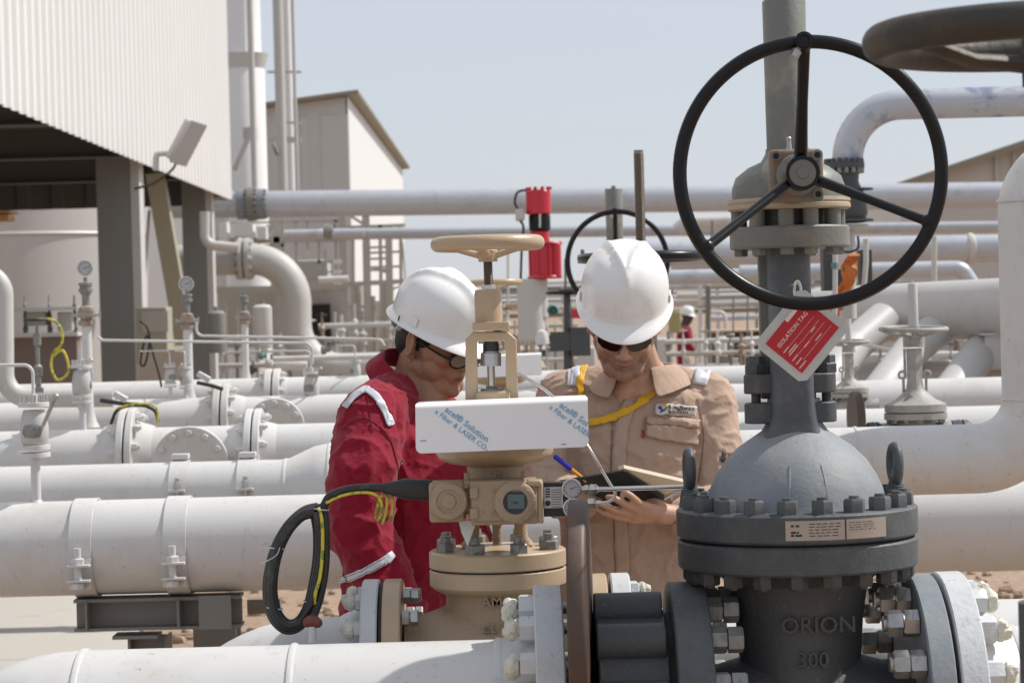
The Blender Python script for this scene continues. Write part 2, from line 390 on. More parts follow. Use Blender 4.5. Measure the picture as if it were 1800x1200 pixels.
# maker plates riveted to the bonnet flange
def curved_plate(x0, x1, y0, y1, r, m, name, par):
    b = MB(); n = 10; vs = []; fs = []
    for i in range(n + 1):
        x = x0 + (x1 - x0) * i / n; a = math.degrees(math.asin((x - 1400) / 211.0)) - 90
        for y in (y1, y0):
            for rr in (r, r + 1.8): vs.append(on(y, rr, a))
    for i in range(n):
        k = i * 4; fs += [(k, k + 4, k + 6, k + 2), (k + 1, k + 3, k + 7, k + 5), (k, k + 1, k + 5, k + 4), (k + 2, k + 6, k + 7, k + 3)]
    fs += [(0, 2, 3, 1), (n * 4, n * 4 + 1, n * 4 + 3, n * 4 + 2)]
    b.add(vs, fs); return build(b, name, m, par, smooth=False)
p1 = curved_plate(1357, 1456, 897, 930, 211.2, 'nplate', 'maker_plate', gv)
p2 = curved_plate(1459, 1530, 897, 930, 211.2, 'nplate', 'maker_plate', gv)
rnd = random.Random(3)
def plate_lines(x0, x1, ys, par, h=2.2, m='ink'):
    b = MB()
    for y in ys:
        x = x0
        while x < x1 - 3:
            wd = rnd.uniform(3, 11); n = max(1, int(wd / 5))
            xa, xb = x, min(x + wd, x1)
            aa, ab = [math.degrees(math.asin((q - 1400) / 211.0)) - 90 for q in (xa, xb)]
            b.add([on(y, 213.6, aa), on(y, 213.6, ab), on(y - h, 213.6, ab), on(y - h, 213.6, aa)], [(0, 1, 2, 3)])
            x += wd + rnd.uniform(1.5, 4)
    build(b, 'engraved_lines', m, par, smooth=False)
plate_lines(1366, 1384, (907, 918, 923), p1, 3.5)
plate_lines(1396, 1450, (903, 908, 913, 918, 923), p1, 1.3)
plate_lines(1464, 1510, (903, 907, 911, 915), p2, 1.0)
# yoke, gland and lugs
b = MB(); rg_ = []
for py, wx, wy in ((437, 37, 62), (600, 37, 62), (690, 38, 62), (725, 39, 61), (744, 43, 60), (756, 49, 58), (766, 57, 60), (776, 66, 66)):
    rg_.append((V((AX.x - 5 * kg, AX.y, zg(py))), wx * kg, wy * kg, XR, FW))
loft(b, rg_, 48, 4.2); build(b, 'yoke_column', 'greyy', gv)
b = MB(); b.cyl(on(770), on(640), 40 * kg); b.cyl(on(640), on(440), 16 * kg); build(b, 'stem', 'greyd', gv)
b = MB()
for y0, y1, rx in ((690, 656, 82), (742, 706, 82)):
    n = 24; pts = []
    for i in range(n):
        t = 2 * math.pi * i / n
        pts.append((AX.x - 6 * kg + (50 * kg if math.cos(t) > 0 else -50 * kg) + 31 * kg * math.cos(t), AX.y + 34 * kg * math.sin(t), zg(y0)))
    b.prism(pts, (0, 0, zg(y1) - zg(y0)))
build(b, 'gland_flange', 'grey', gv, bev=.003)
for sx in (-66, 58):
    q = V((AX.x + sx * kg, AX.y, 0)); b = MB()
    b.cyl(q + UP * zg(742), q + UP * zg(624), 8.5 * kg, seg=14); b.hexnut(q + UP * zg(656), UP, 20 * kg, 18 * kg); b.hexnut(q + UP * zg(638), UP, 17 * kg, 14 * kg, .3)
    build(b, 'gland_bolt', 'grey', gv)
b = MB(); b.box(V((AX.x - 47 * kg, AX.y + .02, (zg(437) + zg(700)) / 2)), (16 * kg, 20 * kg, zg(437) - zg(700))); build(b, 'guide_post', 'greyg', gv, bev=.002)
# top flanges, gearbox
b = MB(); vl(b, [(0, 437), (102, 437), (105, 434), (105, 402), (102, 399), (0, 399)], 56); build(b, 'yoke_flange', 'greyg', gv)
b = MB(); vl(b, [(0, 399), (70, 399), (70, 369), (0, 369)], 40); build(b, 'gear_case_base', 'greyd', gv)
b = MB(); vl(b, [(0, 370), (104, 370), (108, 367), (108, 361), (106, 359), (106, 358), (108, 356), (107, 350), (0, 350)], 56); build(b, 'gear_flange', 'rust', gv)
b = MB(); vl(b, [(0, 350), (99, 350), (99, 330), (92, 311), (70, 294), (47, 284), (39, 270), (38, 262), (0, 262)], 56); build(b, 'gear_case', 'greyg', gv)
for a0 in (-135, -100, -72, -38, 10, 60, 120, 170):
    q = on(399, 88, a0); b = MB(); b.cyl(q, on(370, 88, a0), 14 * kg, seg=16); build(b, 'spacer_sleeve', 'greyg', gv); b = MB(); b.hexnut(on(437, 86, a0), -UP, 13 * kg, 12 * kg); build(b, 'flange_bolt', 'greyg', gv)
b = MB(); vl(b, [(0, 275), (36, 275), (38, 4), (36, 1), (0, 1)], 40); b.cyl(on(1), on(-12), 9 * kg, seg=12); build(b, 'stem_tube', 'greyg', gv)
# square drive plate
hub = P(1411, 304, 4.30); hx = lambda px, py, Y: P(px, py, Y)
pc = P(1399, 309, 4.42); kp = K(4.42)
b = MB(); b.box(pc, (94 * kp, .035, 92 * kp)); pl = build(b, 'drive_plate', 'plate', gv, bev=.008, bseg=3)
b = MB(); b.lathe(pc + FW * .018, FW, [(40 * kp, 0), (52 * kp, .08), (52 * kp, .16)], 32); build(b, 'drive_housing', 'greyg', gv)
for dx in (-36, 36):
    for dz in (-34, 34):
        q = pc + V((dx * kp, -.0175, dz * kp)); b = MB()
        b.lathe(q, -FW, [(9.5 * kp, 0), (9.5 * kp, .003), (6 * kp, .003), (5.5 * kp, .0005), (0, .0005)], 18); s_ = build(b, 'socket_bolt', 'greyg', pl)
        b = MB(); b.cyl(q - FW * .0008, q - FW * .0012, 5.2 * kp, seg=6); build(b, 'hex_socket', 'dark', pl)
b = MB(); b.lathe(pc - FW * .017, -FW, [(37 * kp, 0), (35 * kp, .03), (30 * kp, .034), (30 * kp, .06), (0, .06)], 36); build(b, 'input_boss', 'greyg', gv)
b = MB(); b.cyl(hub + FW * .045, hub, 24.5 * K(4.3), seg=36); b.lathe(hub, -FW, [(10 * kp, 0), (10 * kp, .003), (0, .003)], 24); build(b, 'shaft_end', 'greyg', gv, bev=.001)
wc = P(1425, 304, 4.19); kw = K(4.19); RW = 230 * kw
hw = MB(); hw.torus(wc, FW, RW, 12.3 * kw, 128, 16); wh = build(hw, 'handwheel', 'black', gv)
b = MB(); b.lathe(hub - FW * .002, FW, [(25 * kw, 0), (31 * kw, 0), (31 * kw, .045), (25 * kw, .045)], 40, closed=True); build(b, 'wheel_hub', 'black', wh)
for a0 in (91.5, 214, -24):
    d = V((math.cos(R(a0)), 0, math.sin(R(a0)))); b = MB()
    a1 = hub + d * 29 * kw + FW * .018; a2 = wc + d * (RW - 6 * kw)
    b.tube([a1, a1.lerp(a2, .5), a2], [12.5 * kw, 10 * kw, 11 * kw], 14, flat=.8); b.ell(a2, 13.5 * kw); build(b, 'spoke', 'black', wh)
b = MB(); q = wc + V((math.cos(R(92)) * RW, -.012, math.sin(R(92)) * RW)); b.cyl(q + FW * .012, q - FW * .010, 17 * kw, 16 * kw); b.torus(q - FW * .01, FW, 11 * kw, 3 * kw, 24, 8)
build(b, 'handle_boss', 'black', wh)
b = MB(); q = q + V((-.012, .0, -.016)); b.hexnut(q, V((-.5, -.3, -.8)), 9 * kw, 15 * kw); build(b, 'boss_nut', 'steel', wh)
b = MB(); q = P(1387, 258, 4.45); b.cyl(q - UP * .01, q + UP * .012, .006, .004, 10); b.ell(q + UP * .014, .005, seg=10, rings=6); build(b, 'grease_nipple', 'steel', gv)
text('ORION', P(1372, 1113, YG - 112 * kg - .004), XR, UP, .043, 'greyd', gv, 'cast_lettering', .003, bold=.0004)
text('300', P(1401, 1172, YG - 106 * kg - .004), XR, UP, .040, 'greyd', gv, 'cast_lettering', .003, bold=.0004)
# valve end flanges on the horizontal line
def xflange(x0, x1, R_, m, par, name='end_flange', Y=YG, z=LZ):
    k_ = K(Y); xa, xb = P(x0, 1275, Y).x, P(x1, 1275, Y).x; c = V(((xa + xb) / 2, Y, z)); return build(disc(c, XR, R_ * k_, xb - xa, .003), name, m, par)
fA = xflange(1180, 1243, 258, 'greyl' if 0 else 'grey', gv); fB = xflange(1600, 1643, 262, 'greyl', gv)
Xp = lambda px, Y=YG: P(px, 1275, Y).x
bolts(fA, (Xp(1243), YG, LZ), XR, 226 * kg, 16, 23 * kg, 26 * kg, 'zinc', ph=R(17), stud=7 * kg, back=28 * kg, name='bolt')
bolts(fB, (Xp(1598), YG, LZ), -XR, 226 * kg, 16, 24 * kg, 26 * kg, 'steel', ph=R(13), stud=34 * kg, back=28 * kg, name='bolt', studr=.6)
# dark lugged check valve
ck = thing('check_valve', 'dark grey lugged wafer valve between the brown blind and the grey gate valve', 'valve', (Xp(1110), YG, LZ - .3))
b = MB(); b.cyl((Xp(1050), YG, LZ), (Xp(1170), YG, LZ), 214 * kg, seg=64); build(b, 'valve_body', 'greyd', ck, bev=.003)
for i in range(12):
    t = R(30 * i + 7); q = V((0, math.cos(t + math.pi / 2), math.sin(t + math.pi / 2))) * 214 * kg; b = MB()
    b.cyl(V((Xp(1048), YG, LZ)) + q, V((Xp(1166), YG, LZ)) + q, 34 * kg, seg=24); build(b, 'lug', 'greyd', ck, bev=.003)
b = MB(); b.cyl((Xp(1170), YG, LZ), (Xp(1180), YG, LZ), 205 * kg, seg=48); build(b, 'gasket', 'dark', ck)
# spectacle blind
sb = MB(); c1 = P(1023, 1082, YG - .12); ax = V((1, -.062, 0)).normalized()
sb.lathe(c1 - ax * 18 * kg, ax, [(0, 0), (195 * kg, 0), (199 * kg, 3 * kg), (200 * kg, 8 * kg), (200 * kg, 24 * kg), (198 * kg, 29 * kg), (194 * kg, 32 * kg), (0, 32 * kg)], 96)
sb.lathe(V((Xp(1018), YG, LZ)) - XR * 12 * kg, XR, [(0, 0), (205 * kg, 0), (205 * kg, 24 * kg), (0, 24 * kg)], 64)
tag(build(sb, 'spectacle_blind', 'blind', bev=.0008), 'thick brown steel blind disc standing edge on between white and grey flanges', 'pipe blind')
# white foreground pipe
fp = thing('pipe', 'white pipe along the bottom edge, ending in a white flange beside the brown blind', 'pipe', (Xp(500), YG, LZ - 165 * kg))
b = MB(); r = 165 * kg
path = bend([(Xp(30) - .02, YG, LZ - .9), (Xp(30) - .02, YG, LZ), (Xp(905), YG, LZ)], 205 * kg, 14)
path = bend([(Xp(-115), YG, LZ - .75), (Xp(-115), YG, LZ), (Xp(905), YG, LZ)], 262 * kg, 16); b.tube(path, r, 48); build(b, 'pipe_run', 'white', fp)
b = MB(); b.lathe((Xp(872), YG, LZ), XR, [(r, 0), (r + .004, .006), (r + .003, .02), (200 * kg, 70 * kg), (200 * kg, 75 * kg), (0, 75 * kg)], 48); build(b, 'flange_neck', 'white_b', fp)
for px in (150, 520, 882):
    b = MB(); b.torus((Xp(px), YG, LZ), XR, r, .0045, 64, 8, 1.5); build(b, 'weld_seam', 'white', fp)
f1 = xflange(943, 993, 258, 'white_b', fp)
def putty(par, c, ax, RR, n, ph, size, ln, seed=1):
    rn = random.Random(seed); u, w_, a = basis(ax)
    for i in range(n):
        t = 2 * math.pi * i / n + ph; q = c + (u * math.cos(t) + w_ * math.sin(t)) * RR
        b = MB(); b.ell(q + a * ln * .5, (size, size, ln * .55), (u, w_, a), 14, 9)
        for _ in range(4): b.ell(q + a * ln * rn.uniform(.2, .9) + (u * rn.uniform(-1, 1) + w_ * rn.uniform(-1, 1)) * size * .55, size * rn.uniform(.4, .7), seg=10, rings=7)
        b.v = [p + (noise.noise_vector(p * 110) * size * .22) for p in b.v]
        build(b, 'putty_lump', 'putty', par)
bolts(f1, (Xp(943), YG, LZ), -XR, 222 * kg, 16, 24 * kg, 26 * kg, 'white_b', ph=R(17), name='bolt')
putty(f1, V((Xp(917), YG, LZ)), -XR, 222 * kg, 16, R(17), 19 * kg, 26 * kg, 5)
for i in range(16):
    b = MB(); t = R(17) + math.pi / 8 * i
    u, w_, a = basis(-XR); q = V((Xp(990), YG, LZ)) + (u * math.cos(t) + w_ * math.sin(t)) * 222 * kg
    b.cyl(q, q + XR * 24 * kg, 10 * kg, seg=10)
    build(b, 'stud_thread', 'steel', fp)
# white flange and pipe on the right of the grey valve
rp = thing('pipe', 'white flange and pipe right of the grey gate valve, at the frame edge', 'pipe', (Xp(1800), YG, LZ - 165 * kg))
b = MB(); b.cyl((Xp(1643), YG, LZ), (Xp(1650), YG, LZ), 225 * kg, seg=48); build(b, 'gasket', 'dark', rp)
f2 = xflange(1650, 1697, 264, 'white_b', rp)
bolts(f2, (Xp(1697), YG, LZ), XR, 226 * kg, 16, 24 * kg, 30 * kg, 'white_b', ph=R(15), name='bolt')
putty(f2, V((Xp(1722), YG, LZ)), XR, 226 * kg, 16, R(15), 20 * kg, 26 * kg, 9)
b = MB(); b.lathe((Xp(1697), YG, LZ), XR, [(215 * kg, 0), (r, 80 * kg), (r, 900 * kg)], 48); build(b, 'pipe_run', 'white', rp)
b = MB(); b.torus((Xp(1780), YG, LZ), XR, r, .0055, 64, 8, 1.6); build(b, 'weld_seam', 'white', rp)
# isolation tag
tg = thing('isolation_tag', 'red isolation tag in clear laminate hanging below the black handwheel', 'tag', P(1400, 676, 4.3), None)
YT = 4.32; kt = K(YT)
ex = (P(1410, 524, YT) - P(1345, 604, YT)).normalized(); ey0 = (P(1345, 604, YT) - P(1404, 662, YT)); ey = (ey0 - ex * ex.dot(ey0)).normalized(); en = ex.cross(ey)
if en.y > 0: en = -en
o = P(1345, 604, YT)
def tq(a, b_, z=0): return o + ex * a * kt - ey * b_ * kt + en * z       # a along the text, b down the card
W_, H_ = 104, 83
b = MB(); b.prism([tq(-3, -15), tq(W_ + 3, -15), tq(W_ + 14, -4), tq(W_ + 14, H_ + 4), tq(W_ + 3, H_ + 15), tq(-3, H_ + 15), tq(-14, H_ + 4), tq(-14, -4)], en * -.0012); build(b, 'laminate_sheet', 'tagclear', tg, smooth=False)
b = MB(); b.prism([tq(-1.5, -1.5, .0006), tq(W_ + 1.5, -1.5, .0006), tq(W_ + 1.5, H_ + 1.5, .0006), tq(-1.5, H_ + 1.5, .0006)], en * .0004); build(b, 'card_border', 'label', tg, smooth=False)
b = MB(); b.prism([tq(0, 0, .0012), tq(W_, 0, .0012), tq(W_, H_, .0012), tq(0, H_, .0012)], en * .0004); cr = build(b, 'red_card', 'tagred', tg, smooth=False)
text('ISOLATION TAG', tq(10, 25, .002), ex, ey, 10.6 * kt, 'white_ink', cr, 'lettering', .0002, bold=.0001)
b = MB()
for a, b_, l in ((8, 36, 14), (14, 43, 20), (10, 47, 24), (7, 57, 15), (6, 66, 15), (4, 75, 18), (38, 58, 14), (66, 50, 12), (60, 66, 16)):
    b.prism([tq(a, b_, .0019), tq(a + l, b_, .0019), tq(a + l, b_ - 1.8, .0019), tq(a, b_ - 1.8, .0019)], en * .0003)
for b_, a0, a1 in ((36, 24, 90), (47, 36, 92), (57, 24, 95), (70, 20, 98)):
    b.prism([tq(a0, b_, .0019), tq(a1, b_, .0019), tq(a1, b_ - .5, .0019), tq(a0, b_ - .5, .0019)], en * .0003)
b.prism([tq(54, 7, .0019), tq(82, 7, .0019), tq(82, 0, .0019), tq(54, 0, .0019)], en * .0003)
build(b, 'form_lines', 'white_ink', cr, smooth=False)
q = P(1402, 512, 4.36); b = MB()
rg = [q + V((math.cos(t) * 6 * kt, 0, math.sin(t) * 18 * kt)) for t in [i * math.pi / 8 for i in range(16)]]
b.tube(rg, 2.4 * kt, 8, closed=True); b.cyl(q - UP * 16 * kt, q - UP * 40 * kt, 1.5 * kt, seg=8); b.tube([q + UP * 14 * kt, q + V((0, .15, .01))], 1.5 * kt, 8); build(b, 'tag_clip', 'inox', tg)
# foreground horizontal wheel, top right
wt = thing('handwheel', 'blurred dark bronze handwheel lying flat, cut by the top right corner', 'handwheel', P(1830, 600, 3.0))
c = P(1838, 66, 3.0); k3 = K(3.0)
b = MB(); b.torus(c, UP, 290 * k3, 30 * k3, 96, 18, 1.05); build(b, 'wheel_rim', 'darkwheel', wt)
for a0 in (200, 320, 80):
    d = V((math.cos(R(a0)), math.sin(R(a0)), 0)); b = MB(); b.tube([c - UP * .035 + d * 20 * k3, c - UP * .03 + d * 150 * k3, c + d * 285 * k3], [28 * k3, 22 * k3, 22 * k3], 12, flat=.6); build(b, 'spoke', 'darkwheel', wt)
b = MB(); b.cyl(c - UP * .06, c + UP * .02, 42 * k3); build(b, 'wheel_hub', 'darkwheel', wt)
b = MB(); b.cyl(c - UP * .7, c - UP * .05, .012); build(b, 'stem', 'stem', wt)
b = MB(); b.lathe(c - UP * 1.25, UP, [(.16, 0), (.16, .06), (.09, .08), (.07, .3), (.05, .34), (.05, .55)], 32); build(b, 'valve_bonnet', 'greyd', wt)

# ================================================================ tan control valve
YN = 5.0; kn = K(YN); TX = P(875, 990, YN)
def zt(py): return P(875 - (990 - py) * .026, py, YN).z
def tn(py, r=0, ang=-90): return V((TX.x + r * kn * math.cos(R(ang)), TX.y + r * kn * math.sin(R(ang)), zt(py)))
def tl(mb, prof, seg=48): return mb.lathe((TX.x, TX.y, 0), UP, [(r * kn, zt(y)) for r, y in prof], seg)
TZ = zt(1176)
tv = thing('control_valve', 'tan control valve with white side shield between the two men and the camera', 'valve', (TX.x, TX.y, TZ - .2), 'tan control valves with horizontal handwheels')
b = MB(); tl(b, [(60, 1300), (115, 1270), (125, 1200), (108, 1130), (96, 1085), (92, 1045), (100, 1032), (100, 1026)])
b.lathe((TX.x - 165 * kn, TX.y, TZ), XR, [(98 * kn, 0), (100 * kn, 30 * kn), (128 * kn, 110 * kn), (128 * kn, 230 * kn), (100 * kn, 310 * kn), (98 * kn, 335 * kn)], 40)
build(b, 'valve_body', 'tand', tv)
b = MB(); tl(b, [(0, 1036), (104, 1036), (117, 1028), (120.5, 1024), (120.5, 999), (118, 997), (0, 997)]); build(b, 'body_flange', 'tan', tv)
b = MB(); tl(b, [(0, 997), (116, 997), (116, 994), (0, 994)]); build(b, 'gasket', 'dark', tv)
b = MB(); tl(b, [(0, 994), (118, 994), (120.5, 992), (120.5, 967), (117, 964), (70, 963), (55, 957), (30, 955), (0, 955)]); bf = build(b, 'bonnet_flange', 'tan', tv)
bolts(bf, (TX.x, TX.y, zt(964)), UP, 98 * kn, 8, 17 * kn, 17 * kn, 'zinc', ph=R(22.5), stud=11 * kn, name='flange_bolt')
b = MB()
for a0 in (192, -12):
    b.tube([tn(962, 52, a0), tn(945, 44, a0), tn(915, 42, a0), tn(880, 44, a0), tn(830, 40, a0)], [16 * kn, 12 * kn, 11 * kn, 12 * kn, 16 * kn], 14)
build(b, 'bonnet_post', 'tand', tv)
b = MB(); tl(b, [(0, 975), (9, 975), (9, 968), (17, 966), (17, 960), (8, 955), (8, 925), (17, 914), (17, 905), (0, 905)], 24); build(b, 'packing_stem', 'tand', tv)
b = MB(); tl(b, [(0, 850), (56, 848), (58, 842), (50, 838), (50, 818), (42, 812), (0, 812)]); nk = build(b, 'neck', 'tand', tv)
text('MS', P(868, 838, YN - .063), XR, UP, .019, 'tan', nk, 'cast_lettering', .002)
b = MB(); tl(b, [(0, 818), (45, 818), (80, 812), (99, 803), (103, 796), (103, 775), (112, 772), (112, 764), (103, 761), (95, 735), (60, 722), (0, 720)]); build(b, 'actuator_case', 'tan', tv)
# yoke frame above the actuator
yx, yz = (P(864, 650, YN)).x, None
def yp(px, py, dy=0): return P(px, py, YN + dy)
b = MB()
out = [(818, 716), (818, 596), (831, 583), (893, 583), (908, 596), (912, 716)]; inn = [(889, 716), (889, 603), (884, 600), (840, 600), (838, 603), (840, 716)]
th = .045; o_ = [yp(x, y, -th / 2) for x, y in out]; i_ = [yp(x, y, -th / 2) for x, y in inn]
ring = o_ + i_
b.prism(ring, (0, th, 0)); build(b, 'yoke_frame', 'tan', tv, bev=.0025)
b = MB(); b.box(yp(863, 573), (64 * kn, 64 * kn, 15 * kn)); build(b, 'yoke_cap', 'tan', tv, bev=.002)
b = MB(); b.box(yp(867, 703), (60 * kn, .07, 34 * kn)); build(b, 'yoke_base', 'tan', tv, bev=.006)
b = MB(); b.lathe(V((yp(859, 566).x, YN, 0)), UP, [(0, yp(859, 566).z), (24 * kn, yp(859, 566).z), (24 * kn, yp(859, 516).z), (22 * kn, yp(859, 509).z), (0, yp(859, 508).z)], 32); build(b, 'screw_housing', 'tan', tv)
b = MB(); b.hexnut(yp(859, 508), UP, 13 * kn, 8 * kn, .5); build(b, 'lock_nut', 'inox', tv)
b = MB(); b.cyl(yp(859, 506), yp(857, 452), 7.5 * kn, seg=16)
for i in range(16): b.torus(yp(859 - i * .1, 502 - i * 3), UP, 7.6 * kn, .9 * kn, 16, 6)
build(b, 'screw_stem', 'stem', tv)
b = MB(); b.cyl(yp(863, 620), yp(863, 597), 14 * kn); build(b, 'rubber_boot', 'blackm', tv)
b = MB(); b.cyl(yp(863, 643), yp(863, 620), 18 * kn); b.cyl(yp(863, 620), yp(863, 617), 15 * kn); build(b, 'coupling', 'chrome', tv, bev=.001)
b = MB(); b.cyl(yp(864, 685), yp(863, 643), 7 * kn); build(b, 'actuator_rod', 'inox', tv)
b = MB(); b.cyl(yp(865, 690), yp(865, 683), 20 * kn); b.hexnut(yp(865, 683), UP, 12 * kn, 5 * kn); build(b, 'rod_nut', 'zinc', tv)
for x in (846, 881):
    b = MB(); b.hexnut(yp(x, 599, -.01), -UP, 6 * kn, 5 * kn); build(b, 'cap_screw', 'inox', tv)
wt2 = yp(857, 428)
b = MB(); b.torus(wt2, UP, 88 * kn, 12.5 * kn, 96, 16, 1.05); thw = build(b, 'handwheel', 'tan', tv)
b = MB(); b.lathe(wt2 - UP * 32 * kn, UP, [(0, 0), (17 * kn, 0), (17 * kn, 20 * kn), (12 * kn, 24 * kn), (0, 24 * kn)], 24); build(b, 'wheel_hub', 'tan', thw, bev=.001)
for a0 in (-10, 80, 170, 260):
    d = V((math.cos(R(a0)), math.sin(R(a0)), 0)); b = MB()
    b.tube([wt2 - UP * 22 * kn + d * 10 * kn, wt2 - UP * 12 * kn + d * 45 * kn, wt2 + d * 82 * kn], [9 * kn, 8 * kn, 8 * kn], 10, flat=.7); build(b, 'spoke', 'tan', thw)
# white shield wrapped round the actuator front
YS = 4.80; ks = K(YS)
s0, s1, s2, s3 = P(730, 711, YS), P(1033, 699, YS), P(1039, 786, YS - .02), P(731, 797, YS - .02)
sx = (s1 - s0).normalized(); sz = (s0 - s3).normalized(); Lx = (s1 - s0).length; Lz = (s0 - s3).length
def rrect(r0, n=5):
    pts = []
    for cx_, cz_, a0 in ((Lx - r0, Lz - r0, 0), (r0, Lz - r0, 90), (r0, r0, 180), (Lx - r0, r0, 270)):
        for i in range(n + 1):
            t = R(a0 + 90 * i / n); pts.append(s3 + sx * (cx_ + r0 * math.cos(t)) + sz * (cz_ + r0 * math.sin(t)))
    return pts
b = MB(); r0 = 11 * ks
pf = [s3 + sx * r0, s3 + sx * (Lx - r0)] ; 
pts = []
for cx_, cz_, a0 in ((r0, r0, 180), (Lx - r0, r0, 270)):
    for i in range(6):
        t = R(a0 + 90 * i / 5); pts.append(s3 + sx * (cx_ + r0 * math.cos(t)) + sz * (cz_ + r0 * math.sin(t)))
pts += [s3 + sx * Lx + sz * (Lz - .008), s3 + sz * (Lz - .008)]
b.prism(pts, (0, .002, 0)); rows = []
for i in range(7):
    t = R(90 * i / 6); rows.append(sz * (Lz - .008 + .008 * math.sin(t)) + FW * (.008 - .008 * math.cos(t)))
rows += [rows[-1] + FW * .16]
for p, q in zip(rows, rows[1:]):
    b.add([s3 + p, s3 + sx * Lx + p, s3 + sx * Lx + q, s3 + q], [(0, 1, 2, 3)])
q = rows[-1]
b.add([s3 + q, s3 + sx * Lx + q, s3 + sx * Lx + q - UP * .002, s3 + q - UP * .002, s3 + rows[6] - UP * .002, s3 + sx * Lx + rows[6] - UP * .002], [(0, 1, 2, 3), (3, 2, 5, 4)])
sh = build(b, 'side_shield', 'shield', tv)
sn = sx.cross(sz).normalized(); sn = -sn if sn.y > 0 else sn
def st(px, py):
    c0 = V((0, 0, CAMZ)); d = (P(px, py, YS) - c0).normalized(); return c0 + d * ((s3 - c0).dot(sn) / d.dot(sn)) + sn * .0014
dx_ = (st(860, 772) - st(785, 716)).normalized(); dy_ = sn.cross(dx_).normalized()
for ox, clip in ((0, 0), (201, 1)):
    yo = -8 if ox else 0
    text('acel\u00ae Solution' if not clip else 'acel\u00ae Sol', st(781 + ox, 722 + yo), dx_, dy_, .0178, 'blue', sh, 'film_lettering', .0002, bold=.0001)
    text('x Fiber & LASER CO\u2082' if not clip else 'x Fiber & LASER', st(763 + ox, 725 + yo), dx_, dy_, .0147, 'blue', sh, 'film_lettering', .0002)
b = MB()
for x0, y0, l in ((739, 775, 10), (987, 781, 6), (993, 781, 2)):
    a = st(x0, y0); b.add([a, a + sx * l * ks, a + sx * l * ks + sz * .0012, a + sz * .0012], [(0, 1, 2, 3)])
build(b, 'scratch_mark', 'ink', sh, smooth=False)
# positioner
YP = 4.82; kk = K(YP)
def pp(px, py, dy=0): return P(px, py, YP + dy)
ps = thing('valve_positioner', 'tan valve positioner box with round dark display under the white shield', 'valve positioner', pp(880, 918, .05))
b = MB(); b.box(pp(886, 880, .06), (118 * kk, .12, 76 * kk)); bx = build(b, 'case', 'tand', ps, bev=.004)
b = MB(); b.box(pp(865, 880, -.0035), (72 * kk, .006, 70 * kk)); build(b, 'front_cover', 'tand', ps, bev=.001)
b = MB(); b.box(pp(786, 880, .055), (62 * kk, .09, 70 * kk)); b.cyl(pp(816, 880, .06), pp(832, 880, .06), 24 * kk); build(b, 'junction_box', 'tand', ps, bev=.006)
b = MB(); b.lathe(pp(789, 880, .012), -FW, [(34 * kk, 0), (34 * kk, .012), (31 * kk, .017), (22 * kk, .019), (20 * kk, .016), (14 * kk, .016), (12 * kk, .020), (0, .021)], 40); build(b, 'round_cover', 'tand', ps)
b = MB(); b.lathe(pp(906, 881, .0), -FW, [(37 * kk, -.004), (37 * kk, .014), (33 * kk, .018), (22 * kk, .019), (21 * kk, .012), (0, .012)], 48); dr = build(b, 'display_ring', 'tand', ps)
b = MB(); b.cyl(pp(906, 881, -.0125), pp(906, 881, -.0135), 20.6 * kk, seg=40); gl = build(b, 'display_glass', 'glassd', dr)
b = MB(); b.box(pp(907, 881, -.0142), (29 * kk, .0012, 25 * kk)); build(b, 'lcd_panel', 'lcd', gl)
text('184', pp(898, 886, -.0152), XR, UP, .010, 'ink', gl, 'lcd_digits', .0001)
for x, y in ((868, 861), (868, 902)):
    b = MB(); b.lathe(pp(x, y, -.0065), -FW, [(4.2 * kk, 0), (4.2 * kk, .002), (2.4 * kk, .002), (2.4 * kk, .0005), (0, .0005)], 14); build(b, 'cover_screw', 'tand', ps)
for y0, y1 in ((857, 875), (893, 911)):
    b = MB(); b.box(pp(833, (y0 + y1) / 2, -.006), (14 * kk, .012, 18 * kk)); build(b, 'cover_hinge', 'tand', ps, bev=.001)
b = MB(); b.box(pp(949, 880, .05), (12 * kk, .09, 74 * kk)); b.box(pp(939, 848, .02), (26 * kk, .05, 12 * kk)); build(b, 'end_block', 'tan', ps, bev=.004)
b = MB(); b.box(pp(983, 876, .045), (62 * kk, .04, 60 * kk)); mp = build(b, 'manifold', 'blackm', ps, bev=.002)
b = MB(); b.box(pp(973, 874, .024), (33 * kk, .001, 37 * kk)); lb = build(b, 'data_label', 'label', mp)
b = MB()
for i in range(8): b.box(pp(978, 860 + i * 4.3, .0225), (18 * kk, .0006, 1.0 * kk))
for i in range(4): b.box(pp(963, 859 + i * 4.5, .0225), (8 * kk, .0006, 2.4 * kk))
b.cyl(pp(963, 884, .0228), pp(963, 884, .0222), 5 * kk, seg=18); build(b, 'label_print', 'ink', lb, smooth=False)
